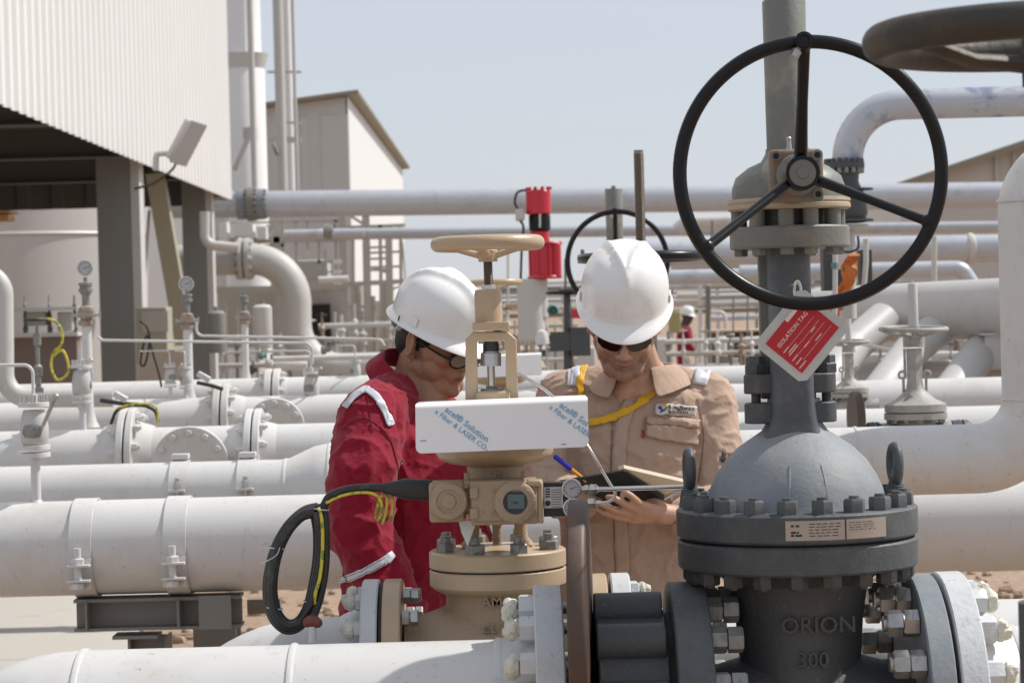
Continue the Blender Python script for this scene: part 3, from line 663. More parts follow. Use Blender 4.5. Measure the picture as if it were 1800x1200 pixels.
def gauge(c, ax, r, par, rim='inox', k=1.0):
    ax = V(ax).normalized(); b = MB(); b.lathe(c, ax, [(r * .92, -r * .35), (r, -r * .3), (r, r * .2), (r * .9, r * .24), (r * .86, r * .12), (0, r * .12)], 32); g = build(b, 'pressure_gauge', rim, par)
    b = MB(); b.cyl(c + ax * r * .125, c + ax * r * .14, r * .85, seg=32); build(b, 'dial', 'dial', g)
    u, w_, a = basis(ax); b = MB(); q = c + ax * r * .16
    for i in range(11):
        t = R(-40 + 26 * i); d = u * math.cos(t) + w_ * math.sin(t); n_ = a.cross(d)
        b.add([q + d * r * .62 + n_ * r * .03, q + d * r * .78 + n_ * r * .03, q + d * r * .78 - n_ * r * .03, q + d * r * .62 - n_ * r * .03], [(0, 1, 2, 3)])
    d = (u * .9 + w_ * .3).normalized(); n_ = a.cross(d)
    b.add([q - d * r * .2 + n_ * r * .05, q + d * r * .66 + n_ * r * .015, q + d * r * .66 - n_ * r * .015, q - d * r * .2 - n_ * r * .05], [(0, 1, 2, 3)])
    build(b, 'needle_and_scale', 'ink', g, smooth=False); return g
gauge(pp(1005, 858, .008), -FW, 17.5 * kk, ps); gauge(pp(1007, 892, .008), -FW, 17.5 * kk, ps)
b = MB(); b.cyl(pp(1022, 860, .03), pp(1052, 859.5, .03), 6 * kk); b.hexnut(pp(1027, 860, .03), XR, 9 * kk, 8 * kk); b.hexnut(pp(1037, 859.5, .03), XR, 10 * kk, 13 * kk); b.hexnut(pp(1033, 884, .03), XR, 9.5 * kk, 14 * kk); build(b, 'tube_fitting', 'inox', ps)
b = MB(); b.tube([pp(1050, 859.5, .03), pp(1120, 857.5, .03), pp(1212, 855, .03)], 4.2 * kk, 12); build(b, 'air_tube', 'inox', ps)
b = MB(); b.tube(smooth_path([pp(1046, 884, .03), pp(1062, 883, .03), pp(1076, 878, .03), pp(1081, 868, .03), pp(1077, 858, .03), pp(1060, 830, .03), pp(1035, 787, .03), pp(975, 700, .1), pp(912, 656, .16)]), 2.9 * kk, 10); build(b, 'air_tube', 'inox', ps)
# paper tag hanging behind the box
b = MB(); b.prism([P(806, 915, 4.86), P(838, 915, 4.86), P(822, 960, 4.86), P(811, 935, 4.86)], (0, .002, 0))
tag(build(b, 'paper_tag', 'label', smooth=False), 'small pale paper tag dangling under the positioner box', 'tag')
# pipe line of the tan valve
tp = thing('pipe', 'white elbow pipe left of the tan valve, behind the foreground pipe', 'pipe', (P(500, 1176, YN).x, YN, TZ - .12))
Xn = lambda px: P(px, 1176, YN).x
b = MB(); b.tube(bend([(Xn(330), YN, TZ - .8), (Xn(330), YN, TZ), (Xn(600), YN, TZ)], 225 * kn, 16), 100 * kn, 40); build(b, 'pipe_run', 'white', tp)
b = MB(); b.lathe((Xn(600), YN, TZ), XR, [(100 * kn, 0), (103 * kn, 4 * kn), (120 * kn, 42 * kn), (120 * kn, 47 * kn), (0, 47 * kn)], 40); build(b, 'flange_neck', 'white_b', tp)
fl = xflange(645, 674, 164, 'white_b', tp, Y=YN, z=TZ)
bolts(fl, (Xn(645), YN, TZ), -XR, 138 * kn, 12, 15 * kn, 14 * kn, 'white_b', ph=R(10)); putty(fl, V((Xn(632), YN, TZ)), -XR, 138 * kn, 12, R(10), 15 * kn, 20 * kn, 4)
b = MB(); b.cyl((Xn(674), YN, TZ), (Xn(682), YN, TZ), 158 * kn, seg=48); build(b, 'gasket', 'dark', tp)
fl = xflange(682, 714, 164, 'tan', tv, Y=YN, z=TZ)
bolts(fl, (Xn(714), YN, TZ), XR, 138 * kn, 12, 14 * kn, 13 * kn, 'steel', ph=R(10), stud=9 * kn, back=15 * kn)
fl = xflange(1040, 1072, 164, 'tan', tv, Y=YN, z=TZ)
bolts(fl, (Xn(1040), YN, TZ), -XR, 138 * kn, 12, 14 * kn, 13 * kn, 'steel', ph=R(10), stud=9 * kn, back=15 * kn)
t2 = thing('pipe', 'white pipe leading right from the tan valve, behind the dark lugged valve', 'pipe', (Xn(1300), YN, TZ - .12))
fl = xflange(1078, 1112, 164, 'white_b', t2, Y=YN, z=TZ)
bolts(fl, (Xn(1112), YN, TZ), XR, 138 * kn, 12, 15 * kn, 14 * kn, 'white_b', ph=R(10)); putty(fl, V((Xn(1126), YN, TZ)), XR, 138 * kn, 12, R(10), 14 * kn, 16 * kn, 7)
b = MB(); b.lathe((Xn(1112), YN, TZ), XR, [(120 * kn, 0), (100 * kn, 45 * kn), (100 * kn, 900 * kn)], 40); build(b, 'pipe_run', 'white', t2)
text('AMS', P(846, 1066, YN - 92 * kn - .006), XR, UP, .030, 'tand', tv, 'cast_lettering', .003, bold=.0003)
text('CL 300', P(846, 1112, YN - 98 * kn - .006), XR, UP, .027, 'tand', tv, 'cast_lettering', .003, bold=.0003)
# ---------------------------------------------------------------- cable coil
def cpt(px, py, dy=0): return P(px, py, 4.86 + dy)
kc = K(4.86)
cb = thing('cable_coil', 'coil of thick black cable with yellow green wire hanging left of the positioner', 'cable', cpt(525, 1110))
b = MB(); b.lathe(pp(758, 861, .055), (cpt(672, 857) - pp(758, 861, .055)), [(19 * kk, 0), (19 * kk, 48 * kk), (12 * kk, 72 * kk), (9 * kk, 86 * kk), (0, 86 * kk)], 24); build(b, 'cable_gland', 'blackm', cb)
feed = [cpt(680, 857), cpt(640, 857), cpt(606, 861), cpt(580, 872), cpt(568, 890)]
loop = [(556, 893), (532, 900), (505, 926), (484, 965), (473, 1010), (472, 1050), (482, 1085), (503, 1104), (527, 1098), (545, 1070), (556, 1030), (565, 980), (566, 930), (560, 894)]
for k_, (ox, dy, rr) in enumerate(((0, 0, 7.5), (10, .012, 7.5), (5, -.014, 7.5), (-4, .016, 6.5))):
    pts = [cpt(520 + (x - 520) * (1 - ox / 52), 1000 + (y - 1000) * (1 - ox / 108), dy) for x, y in loop]
    pts = ([p + V((0, dy, 0)) for p in feed] if k_ == 0 else []) + pts
    b = MB(); b.tube(smooth_path(pts), rr * kc, 12); build(b, 'cable', 'cable', cb)
b = MB(); b.tube(smooth_path([cpt(570, 893), cpt(573, 940, -.01), cpt(571, 1000), cpt(562, 1050), cpt(550, 1085, -.03)]), 7.5 * kc, 12); build(b, 'cable', 'cable', cb)
b = MB(); b.tube(smooth_path([cpt(560, 892, -.012), cpt(566, 915, -.022), cpt(567, 960, -.022), cpt(563, 1010, -.022), cpt(555, 1040, -.022), cpt(552, 1062, -.012)]), 3.2 * kc, 8)
b.tube(smooth_path([cpt(573, 884, -.012), cpt(590, 875, -.01), cpt(612, 868, -.01), cpt(640, 865, -.01), cpt(660, 869, -.01), cpt(670, 882, -.01), cpt(670, 900, -.01), cpt(664, 913, -.01), cpt(661, 905, -.01), cpt(666, 880, -.005), cpt(674, 869, 0), cpt(680, 876, .0), cpt(678, 900, 0), cpt(672, 920, 0), cpt(675, 905, .01), cpt(683, 880, .01), cpt(688, 875, .01), cpt(690, 890, .01), cpt(686, 917, .01)]), 2.6 * kc, 8)
build(b, 'earth_wire', 'sgreen', cb)
for x, y, rx in ((563, 894, 15), (485, 962, 16), (548, 1057, 15), (483, 1068, 14)):
    b = MB(); b.torus(cpt(x, y), V((.15, 0, 1)), rx * kc, 1.1 * kc, 28, 6); build(b, 'cable_tie', 'label', cb)
b = MB()
b.tube(smooth_path([cpt(492, 962, -.03), cpt(486, 975, -.04), cpt(470, 985, -.04), cpt(456, 990, -.04)]), .8 * kc, 6); build(b, 'cable_tie', 'label', cb)
b = MB(); b.ell(cpt(549, 1091, -.035), (15 * kc, 12 * kc, 11 * kc)); b.ell(cpt(558, 1094, -.038), 9 * kc); b.ell(cpt(541, 1093, -.036), 9 * kc); build(b, 'end_cap', 'capred', cb)
b = MB(); b.cyl(cpt(549, 1128, -.035), cpt(549, 1098, -.035), 7 * kc, seg=14); build(b, 'pull_stub', 'label', cb)
# ================================================================ people
def blobmesh(mb, voxel, it=4, fac=.5):
    """fuses the closed pieces of a builder into one continuous surface (returns vertices, faces)"""
    me = bpy.data.meshes.new('tmp'); me.from_pydata(mb.v, [], mb.f); me.validate()
    bm = bmesh.new(); bm.from_mesh(me); bmesh.ops.recalc_face_normals(bm, faces=bm.faces); bm.to_mesh(me); bm.free()
    o = bpy.data.objects.new('tmp', me); COL.objects.link(o)
    r = o.modifiers.new('r', 'REMESH'); r.mode = 'VOXEL'; r.voxel_size = voxel; r.adaptivity = 0
    s_ = o.modifiers.new('s', 'SMOOTH'); s_.iterations = it; s_.factor = fac
    bpy.context.view_layer.update()
    m2 = bpy.data.meshes.new_from_object(o.evaluated_get(bpy.context.evaluated_depsgraph_get()))
    bpy.data.objects.remove(o); return m2
def finish(m2, name, m, parent=None, org=None, disp=None, colf=None):
    o0 = ORG[parent.name] if parent is not None else V(org)
    if disp:
        ns = [v.normal.copy() for v in m2.vertices]
        for v, n in zip(m2.vertices, ns): v.co += n * disp(v.co, n)
    if colf:
        ca = m2.color_attributes.new('tone', 'FLOAT_COLOR', 'POINT')
        for i, v in enumerate(m2.vertices): ca.data[i].color = (*colf(v.co), 1)
    bvh = BVHTree.FromPolygons([v.co.copy() for v in m2.vertices], [tuple(p.vertices) for p in m2.polygons])
    for v in m2.vertices: v.co -= o0
    m2.materials.clear(); m2.materials.append(M[m]); m2.shade_smooth()
    m2.name = name; o = bpy.data.objects.new(name, m2); COL.objects.link(o)
    if parent is not None: o.parent = parent
    else: o.location = o0
    ORG[o.name] = o0; return o, bvh
def skinmat(name):
    m = bpy.data.materials.new(name); m.use_nodes = True; t = m.node_tree; n = t.nodes; l = t.links; b = n['Principled BSDF']
    a = n.new('ShaderNodeAttribute'); a.attribute_name = 'tone'; tc = n.new('ShaderNodeTexCoord')
    nz = n.new('ShaderNodeTexNoise'); nz.inputs['Scale'].default_value = 45; nz.inputs['Detail'].default_value = 5; l.new(tc.outputs['Object'], nz.inputs['Vector'])
    mr = n.new('ShaderNodeMapRange'); mr.inputs[3].default_value = .82; mr.inputs[4].default_value = 1.18; l.new(nz.outputs['Fac'], mr.inputs[0])
    mx = n.new('ShaderNodeVectorMath'); mx.operation = 'SCALE'; l.new(a.outputs['Color'], mx.inputs[0]); l.new(mr.outputs[0], mx.inputs['Scale'])
    l.new(mx.outputs[0], b.inputs['Base Color']); b.inputs['Roughness'].default_value = .42
    b.inputs['Subsurface Weight'].default_value = .06; b.inputs['Subsurface Radius'].default_value = (.012, .005, .003); b.inputs['Subsurface Scale'].default_value = 1
    n3 = n.new('ShaderNodeTexNoise'); n3.inputs['Scale'].default_value = 420; l.new(tc.outputs['Object'], n3.inputs['Vector'])
    bp = n.new('ShaderNodeBump'); bp.inputs['Strength'].default_value = .5; bp.inputs['Distance'].default_value = .002; l.new(n3.outputs['Fac'], bp.inputs['Height']); l.new(bp.outputs[0], b.inputs['Normal'])
    return m
M['skin'] = skinmat('human_skin')
def cloth(name, col, col2, wv=900):
    m = mat(name, col, .82, var=.10, scale=7, bump=.5, bscale=34, col2=col2, lo=.5, hi=.75, scale2=6, spec=.2)
    b = m.node_tree.nodes['Principled BSDF']; b.inputs['Sheen Weight'].default_value = .15; return m
M['redcloth'] = cloth('red_cotton', (.24, .005, .022), (.185, .004, .016))
M['beigecloth'] = cloth('beige_cotton', (.46, .33, .25), (.385, .27, .20))
M['reflect'] = mat('silver_reflective_tape', (.56, .57, .60), .45, .15, var=.06, scale=60)
M['stitch'] = mat('dark_red_seam', (.15, .004, .012), .8)
M['stitchb'] = mat('brown_seam', (.22, .145, .10), .8)
M['helmet'] = mat('white_helmet_plastic', (.79, .785, .765), .27, var=.02, scale=4, coat=.25, bump=.03, bscale=18, col2=(.66, .61, .54), lo=.58, hi=.8, scale2=9, dirt=.22)
M['hair'] = mat('black_hair', (.014, .011, .009), .6, var=.3, scale=120, bump=.5, bscale=260)
M['hairb'] = mat('dark_brown_hair', (.035, .02, .012), .6, var=.3, scale=120, bump=.5, bscale=260)
M['lens'] = mat('dark_sunglass_lens', (.008, .007, .007), .08, coat=.5)
M['lensc'] = mat('clear_spectacle_lens', (.20, .14, .11), .08)
M['lanyard'] = mat('yellow_webbing', (.72, .40, .01), .6, var=.06, scale=30)
M['boot'] = mat('brown_boot_leather', (.08, .05, .03), .6)
def headframe(px, py, Y, yaw, pitch, rollh=0):
    """yaw: direction faced, degrees from -Y (towards the camera) turning to +X; pitch: bow forward"""
    f = V((math.sin(R(yaw)), -math.cos(R(yaw)), 0)); r = f.cross(UP)          # r = the person's right
    q = Matrix.Rotation(-R(pitch), 3, r); f2 = q @ f; u2 = q @ UP
    if rollh: q2 = Matrix.Rotation(R(rollh), 3, f2); r = q2 @ r; u2 = q2 @ u2
    return P(px, py, Y), r, f2, u2
def head(mb, fr, s=1.0):
    H0, r, f, u = fr; ax = (r, f, u); L = lambda a, b_, c: H0 + (r * a + f * b_ + u * c) * s
    E = lambda c, rad, ax_=ax: mb.ell(L(*c), tuple(x * s for x in rad), ax_, 28, 18)
    E((0, -.018, .040), (.075, .097, .088)); E((0, .030, -.025), (.062, .062, .085)); E((0, .045, .03), (.062, .05, .05))
    mb.cap(L(-.024, .060, -.093), L(.024, .060, -.093), .025 * s); E((0, .080, -.101), (.021, .017, .017)); E((0, .070, -.055), (.034, .028, .034)); E((0, .016, -.060), (.053, .056, .040)); E((0, .050, -.073), (.037, .033, .032))
    for a in (-1, 1):
        mb.cap(L(a * .052, -.002, -.055), L(a * .028, .055, -.092), .022 * s, .022 * s); E((a * .036, .066, -.018), (.027, .026, .024)); E((a * .052, .03, -.01), (.018, .03, .03)); E((a * .045, .040, -.052), (.021, .034, .032))
        mb.cap(L(a * .012, .094, .027), L(a * .047, .078, .026), .009 * s, .008 * s)                    # brow
        E((a * .031, .077, .008), (.014, .013, .010)); E((a * .013, .106, -.034), (.0085, .010, .008))   # eye, nostril
        c = L(a * .077, -.008, -.006); d = (r * a * .85 - f * .35 + u * .05).normalized(); e2 = u - d * u.dot(d); e2.normalize(); e3 = d.cross(e2)
        mb.ell(c + e2 * .004 * s - d * .004 * s, (.0050 * s, .016 * s, .029 * s), (d, e3, e2), 16, 12)
        rg = [c + d * .005 * s + e3 * math.cos(t) * .017 * s * (1 if math.sin(t) > -.3 else .75) + e2 * (math.sin(t) * .030 + .003) * s for t in [i * math.pi / 10 for i in range(20)]]
        mb.tube(rg, .0046 * s, 8, closed=True)
        E((a * .074, -.003, -.034), (.006, .008, .010))
    mb.cap(L(0, .096, .014), L(0, .115, -.026), .0085 * s, .0110 * s); E((0, .112, -.031), (.0115, .012, .0095))
    mb.cap(L(-.020, .088, -.062), L(0, .0965, -.059), .0052 * s, .0060 * s); mb.cap(L(.020, .088, -.062), L(0, .0965, -.059), .0052 * s, .0065 * s)
    mb.cap(L(-.015, .088, -.070), L(.015, .088, -.070), .0066 * s, .0066 * s); E((0, .089, -.070), (.017, .009, .007))
    return L
def facecol(fr, base, beard=None, lip=None, s=1.0):
    H0, r, f, u = fr; base = V(base); beard = V(beard) if beard else None; lip = V(lip) if lip else base * .8
    def g(co):
        d = (co - H0) / s; a, b_, c = d.dot(r), d.dot(f), d.dot(u); col = base.copy()
        if d.length < .2:
            col = col * (1 + .06 * noise.noise(co * 60))
            def bl(x, w): return max(0, min(1, x / w))
            if beard is not None:
                k = bl(-.028 - c, .02) * bl(b_ + .02, .03) * bl(c + .14, .02)
                k = max(k, bl(.012 - abs(c + .047), .006) * bl(.026 - abs(a), .008) * bl(b_ - .08, .01))
                k *= .75 + .5 * noise.noise(co * 300)
                col = col.lerp(beard, max(0, min(.85, k)))
            m_ = bl(.009 - abs(c + .065), .004) * bl(.022 - abs(a), .008) * bl(b_ - .08, .01)
            col = col.lerp(lip, m_ * .8)
            e = bl(.006 - abs(c - .033), .003) * bl(.022 - abs(abs(a) - .032), .006) * bl(b_ - .06, .01); col = col.lerp(V((.02, .013, .01)), e * .85)
            if abs(c + .0655) < .0016 and abs(a) < .02 and b_ > .08: col = col * .35
        return tuple(col)
    return g
def helmet(par, fr, up=.045, pitch=0, m='helmet', fwd=0, suspension=True, visor_n=64, s=1.0):
    H0, r, f, u = fr
    if pitch: q = Matrix.Rotation(-R(pitch), 3, r); f = q @ f; u = q @ u
    O = H0 + u * up + f * fwd - f * .012; NA, NT = visor_n, 26; vs = []; rows = []
    HB, WA, LA = .131 * s, .106 * s, .130 * s
    for j in range(NT + 1):
        t = j / NT; row = []
        for i in range(NA):
            a = 2 * math.pi * i / NA; ca, sa = math.cos(a), math.sin(a)     # ca: forward
            ph = t * math.pi / 2; rr = math.sin(ph) ** .77; z = HB * math.cos(ph) ** .74
            if t == 1: z = 0
            x_ = WA * rr * sa; y_ = LA * rr * ca; p = r * x_ + f * y_ + u * z; nrm = (r * x_ / WA ** 2 + f * y_ / LA ** 2 + u * (z + .01) / HB ** 2).normalized()
            # the V of raised ribs on the crown, meeting at the front
            if y_ > -.10:
                spread = max(0, (.098 - y_)) * .30; d_ = abs(abs(x_) - spread); lift = .0085 * math.exp(-(d_ / .0095) ** 2) * min(1, (y_ + .10) / .06) * min(1, max(0, (.128 - y_)) / .03) * min(1, z / .05)
                inside = 1 if abs(x_) < spread else 0
                p += nrm * (lift + inside * .0035 * min(1, z / .06) * min(1, (y_ + .10) / .06))
            row.append(p)
        rows.append(row)
    brim = []
    for k, (ou, dn) in enumerate(((.004, -.003), (.011, -.006), (.015, -.012), (.0125, -.013))):
        row = []
        for i in range(NA):
            a = 2 * math.pi * i / NA; ca, sa = math.cos(a), math.sin(a); fr_ = max(0, ca) ** 1.7
            ext = ou + fr_ * (.030 * min(1, ou / .013)); row.append(r * (WA + ou * .8 + .004 * fr_) * sa + f * (LA * ca + ext * (1 if ca > 0 else -1) * abs(ca) ** .6 ) + u * (dn - .016 * fr_ * min(1, ou / .012)))
        brim.append(row)
    allr = rows[1:] + brim; b = MB(); vs = [O + rows[0][0]] + [O + p for row in allr for p in row]; fs = []
    for i in range(NA): fs.append((0, 1 + i, 1 + (i + 1) % NA))
    for j in range(len(allr) - 1):
        for i in range(NA):
            k2 = (i + 1) % NA; fs.append((1 + j * NA + i, 1 + (j + 1) * NA + i, 1 + (j + 1) * NA + k2, 1 + j * NA + k2))
    b.add(vs, fs); h = build(b, 'hard_hat', m, par)
    so = h.modifiers.new('t', 'SOLIDIFY'); so.thickness = .0025; so.offset = -1
    ss = h.modifiers.new('s', 'SUBSURF'); ss.levels = 1; ss.render_levels = 1
    for a in (-1, 1):
        b = MB(); c = O + r * a * (WA + .001) + u * .012 + f * .01; b.box(c, (.004, .030, .022), (r, f, u)); build(b, 'accessory_slot', m, h, bev=.002)
        b = MB(); c = O + r * a * (WA + .009) + u * .004 - f * .028; b.box(c, (.0015, .004, .013), (r, f, u)); build(b, 'slot_mark', 'ink', h)
    if suspension:
        b = MB(); n = 40; vs = []
        ring = [O + r * .088 * math.sin(2 * math.pi * i / n) + f * (.108 * math.cos(2 * math.pi * i / n)) - u * (.014 + (.022 if math.cos(2 * math.pi * i / n) < -.4 else 0)) for i in range(n)]
        b.tube(ring, .009, 8, closed=True, flat=.25); build(b, 'head_band', 'label', par)
        b = MB(); b.box(O - f * .112 - u * .028, (.06, .022, .034), (r, f, u)); build(b, 'ratchet', 'blackm', par, bev=.004)
    return h
def hand(mb, wrist, palm, fingers, thumb, s=1.0):
    """fingers: four lists of joints; thumb: joints"""
    mb.cap(wrist, wrist.lerp(palm, .5), .024 * s, .026 * s)
    bases = [fg[0] for fg in fingers]
    for fg in fingers: mb.cap(wrist.lerp(palm, .35), fg[0], .018 * s, .0125 * s, 14)
    for a_, b_ in zip(bases, bases[1:]): mb.cap(a_, b_, .0118 * s, .0118 * s, 12)
    for k, fg in enumerate(fingers):
        rad = [.0100, .0088, .0080, .0068] if k != 3 else [.0088, .0078, .0070, .006]
        for i in range(len(fg) - 1): mb.cap(fg[i], fg[i + 1], rad[i] * s, rad[i + 1] * s, 12, 5)
    rad = [.014, .0115, .0095, .0080]
    for i in range(len(thumb) - 1): mb.cap(thumb[i], thumb[i + 1], rad[i] * s, rad[i + 1] * s, 12, 5)
def limb(mb, pts, rad, seg=20):
    for i in range(len(pts) - 1): mb.cap(pts[i], pts[i + 1], rad[i], rad[i + 1], seg)
def cast(bvh, px, py, off=.0):
    o = V((0, 0, CAMZ)); d = (P(px, py, 5) - o).normalized(); h = bvh.ray_cast(o, d)
    if h[0] is None: return None
    n = h[1]
    if n.dot(d) > 0: n = -n
    return h[0] + n * off
def drape(bvh, quad, nu, nv, off, name, m, par, th=.0015, shape=None):
    """a piece of cloth laid on the garment, quad = four image corners (tl, tr, br, bl)"""
    tl, tr, br, bl = [V((*q, 0)) for q in quad]; b = MB(); vs = []; ok = []
    for j in range(nv + 1):
        for i in range(nu + 1):
            a, c = i / nu, j / nv; q = (tl.lerp(tr, a)).lerp(bl.lerp(br, a), c)
            p = cast(bvh, q.x, q.y, off); ok.append(p is not None); vs.append(p)
    last = next((p for p in vs if p is not None), None)
    if last is None: return None
    fs = []
    for j in range(nv):
        for i in range(nu):
            k = [j * (nu + 1) + i, j * (nu + 1) + i + 1, (j + 1) * (nu + 1) + i + 1, (j + 1) * (nu + 1) + i]
            if all(ok[x] for x in k) and max((vs[k[0]] - vs[x]).length for x in k[1:]) < .05: fs.append(tuple(k))
    vs = [p if p is not None else last for p in vs]
    b.add(vs, fs); bmv = b; o = build(bmv, name, m, par)
    bm = bmesh.new(); bm.from_mesh(o.data); bmesh.ops.delete(bm, geom=[v for v in bm.verts if not v.link_faces], context='VERTS'); bm.to_mesh(o.data); bm.free()
    so = o.modifiers.new('t', 'SOLIDIFY'); so.thickness = th; so.offset = 0; return o
def ribbon(bvh, path, wd, off, name, m, par, th=.0015, n=10, nw=4):
    """strap following the garment along an image path, wd = width in photo pixels (number or list)"""
    pts = smooth_path([V((x, y, 0)) for x, y in path], n); ws = wd if isinstance(wd, (list, tuple)) else [wd] * 2; rows = []
    for i, p in enumerate(pts):
        t = (pts[min(i + 1, len(pts) - 1)] - pts[max(i - 1, 0)]).normalized(); nn = V((-t.y, t.x, 0)); w_ = ws[0] + (ws[-1] - ws[0]) * i / (len(pts) - 1)
        row = [cast(bvh, *(p + nn * w_ * (k / nw - .5)).xy, off) for k in range(nw + 1)]
        rows.append(row)
    b = MB(); vs = []; idx = {}; fs = []
    for i, row in enumerate(rows):
        for k, p in enumerate(row):
            if p is not None: idx[i, k] = len(vs); vs.append(p)
    for i in range(len(rows) - 1):
        for k in range(nw):
            q = [(i, k), (i, k + 1), (i + 1, k + 1), (i + 1, k)]
            if all(x in idx for x in q) and max((vs[idx[q[0]]] - vs[idx[x]]).length for x in q[1:]) < .06: fs.append(tuple(idx[x] for x in q))
    if not fs: return None
    b.add(vs, fs); o = build(b, name, m, par); so = o.modifiers.new('t', 'SOLIDIFY'); so.thickness = th; so.offset = 0; return o
def folds(lines, amp=.004, seed=0, wav=1.0):
    """wrinkle field: fine rumpling plus named creases (point, point, width, depth)"""
    def g(co, n):
        q = co + V((seed, 0, 0)); d = 0
        a = noise.noise(V((q.x * 9, q.y * 9, q.z * 5))); b_ = noise.noise(V((q.x * 22 + 5, q.y * 22, q.z * 13)))
        rg = 1 - abs(noise.noise(V((q.x * 13 + q.z * 6, q.y * 10, q.z * 12 - q.x * 4)))) * 2
        w2 = noise.noise(V((q.x * 5 + 9, q.y * 5, q.z * 5))) * 2.2
        r2 = 1 - abs(noise.noise(V((q.x * 24 - q.z * 13 + w2, q.y * 18 + w2, q.z * 21 + q.x * 9)))) * 2.3
        d += amp * (a * .6 + b_ * .25) + amp * 1.5 * max(0, rg) ** 4 * wav + amp * .9 * max(0, r2) ** 5
        for p0, p1, w_, dep in lines:
            ab = p1 - p0; t = max(0, min(1, (co - p0).dot(ab) / ab.length_squared)); dist = (co - p0 - ab * t).length
            d += dep * math.exp(-(dist / w_) ** 2) * math.sin(math.pi * (.15 + .7 * t))
        return d
    return g
def collar(par, c, r, f, u, m, open_=28, r0=.068, h=.036, fall=.05, tip=.075, out=.035, name='collar', up_bias=0):
    n = 34; rows = [[], [], [], [], []]
    for i in range(n + 1):
        a = R(open_ + (360 - 2 * open_) * i / n); d = f * math.cos(a) + r * math.sin(a); e = abs(math.cos(a / 2)) ** 6      # e: 1 near the front
        fl = fall + (tip - fall) * e; hh = h * (1 - .25 * e)
        rows[0].append(c + d * r0 - u * .01); rows[1].append(c + d * (r0 + .004) + u * hh * .7); rows[2].append(c + d * (r0 + .010) + u * hh)
        rows[3].append(c + d * (r0 + .010 + out * .45) + u * (hh - fl * .45)); rows[4].append(c + d * (r0 + .010 + out) + u * (hh - fl) - f * 0 + f * .01 * e)
    b = MB(); vs = [p for row in rows for p in row]; fs = [(j * (n + 1) + i, j * (n + 1) + i + 1, (j + 1) * (n + 1) + i + 1, (j + 1) * (n + 1) + i) for j in range(4) for i in range(n)]
    vs = [p + noise.noise_vector(p * 30) * .004 for p in vs]
    b.add(vs, fs); o = build(b, name, m, par); so = o.modifiers.new('t', 'SOLIDIFY'); so.thickness = .0035; so.offset = 0; ss = o.modifiers.new('s', 'SUBSURF'); ss.levels = ss.render_levels = 2
    return o
# ---------------------------------------------------------------- man in beige, facing the camera, head bowed over a notebook
YBm = 5.80; frB = headframe(1097, 566, YBm, -3, 30, -3)
pB = lambda x, y, Y=5.95: P(x, y, Y)
orgB = V((P(1115, 900, 5.98).x, 5.98, 0))
mb = MB(); LB = head(mb, frB)
neckb = P(1128, 672, 5.92); mb.cap(LB(0, -.03, -.03), neckb, .056, .060); mb.cap(neckb, P(1122, 800, 5.97), .07, .10); mb.cap(P(1098, 686, 5.885), P(1097, 702, 5.885), .036, .030)
mb.cap(P(1122, 800, 5.97), P(1112, 1010, 5.97), .11, .11)
for sx, ex, wx in (((1245, 715, 5.97), (1262, 885, 5.88), (1192, 905, 5.74)), ((990, 710, 5.97), (942, 860, 5.85), (1030, 878, 5.76))):
    limb(mb, [P(1120, 720, 5.97), P(*sx), P(*ex), P(*wx)], [.06, .045, .038, .027])
for s_ in (-1, 1):
    limb(mb, [P(1112, 1010, 5.97) + XR * s_ * .07, V((orgB.x + s_ * .11, 5.98, .5)), V((orgB.x + s_ * .12, 6.0, .10))], [.085, .055, .045]); mb.cap(V((orgB.x + s_ * .12, 6.02, .05)), V((orgB.x + s_ * .14, 5.86, .04)), .04, .035)
hp = lambda x, y, Y: P(x, y, Y)
wr = hp(1192, 905, 5.74); pm = hp(1132, 900, 5.71)
hand(mb, wr, pm, [[hp(1128, 888, 5.69), hp(1110, 872, 5.655), hp(1101, 866, 5.65), hp(1094, 868, 5.655)],
                  [hp(1120, 896, 5.69), hp(1092, 882, 5.65), hp(1078, 874, 5.64), hp(1068, 873, 5.645)],
                  [hp(1114, 904, 5.70), hp(1080, 896, 5.66), hp(1062, 887, 5.645), hp(1050, 883, 5.645)],
                  [hp(1112, 912, 5.71), hp(1082, 908, 5.68), hp(1064, 902, 5.665), hp(1052, 896, 5.66)]],
     [hp(1160, 888, 5.73), hp(1140, 874, 5.76), hp(1122, 862, 5.79), hp(1108, 856, 5.81)])
wr2 = hp(1030, 878, 5.76); pm2 = hp(1050, 870, 5.80)
hand(mb, wr2, pm2, [[hp(1060 + k * 3, 860 + k * 6, 5.82), hp(1054 + k * 3, 852 + k * 7, 5.86), hp(1044 + k * 3, 856 + k * 7, 5.87), hp(1040 + k * 3, 862 + k * 7, 5.86)] for k in range(4)], [hp(1042, 862, 5.80), hp(1036, 850, 5.83), hp(1030, 846, 5.85), hp(1028, 850, 5.86)])
m2 = blobmesh(mb, .0034, 5)
manB, _ = finish(m2, 'person', 'skin', org=orgB, colf=facecol(frB, (.52, .30, .205), (.21, .125, .085), (.44, .19, .14)))
tag(manB, 'man in beige coverall and white hard hat, head bowed over a notebook', 'person')
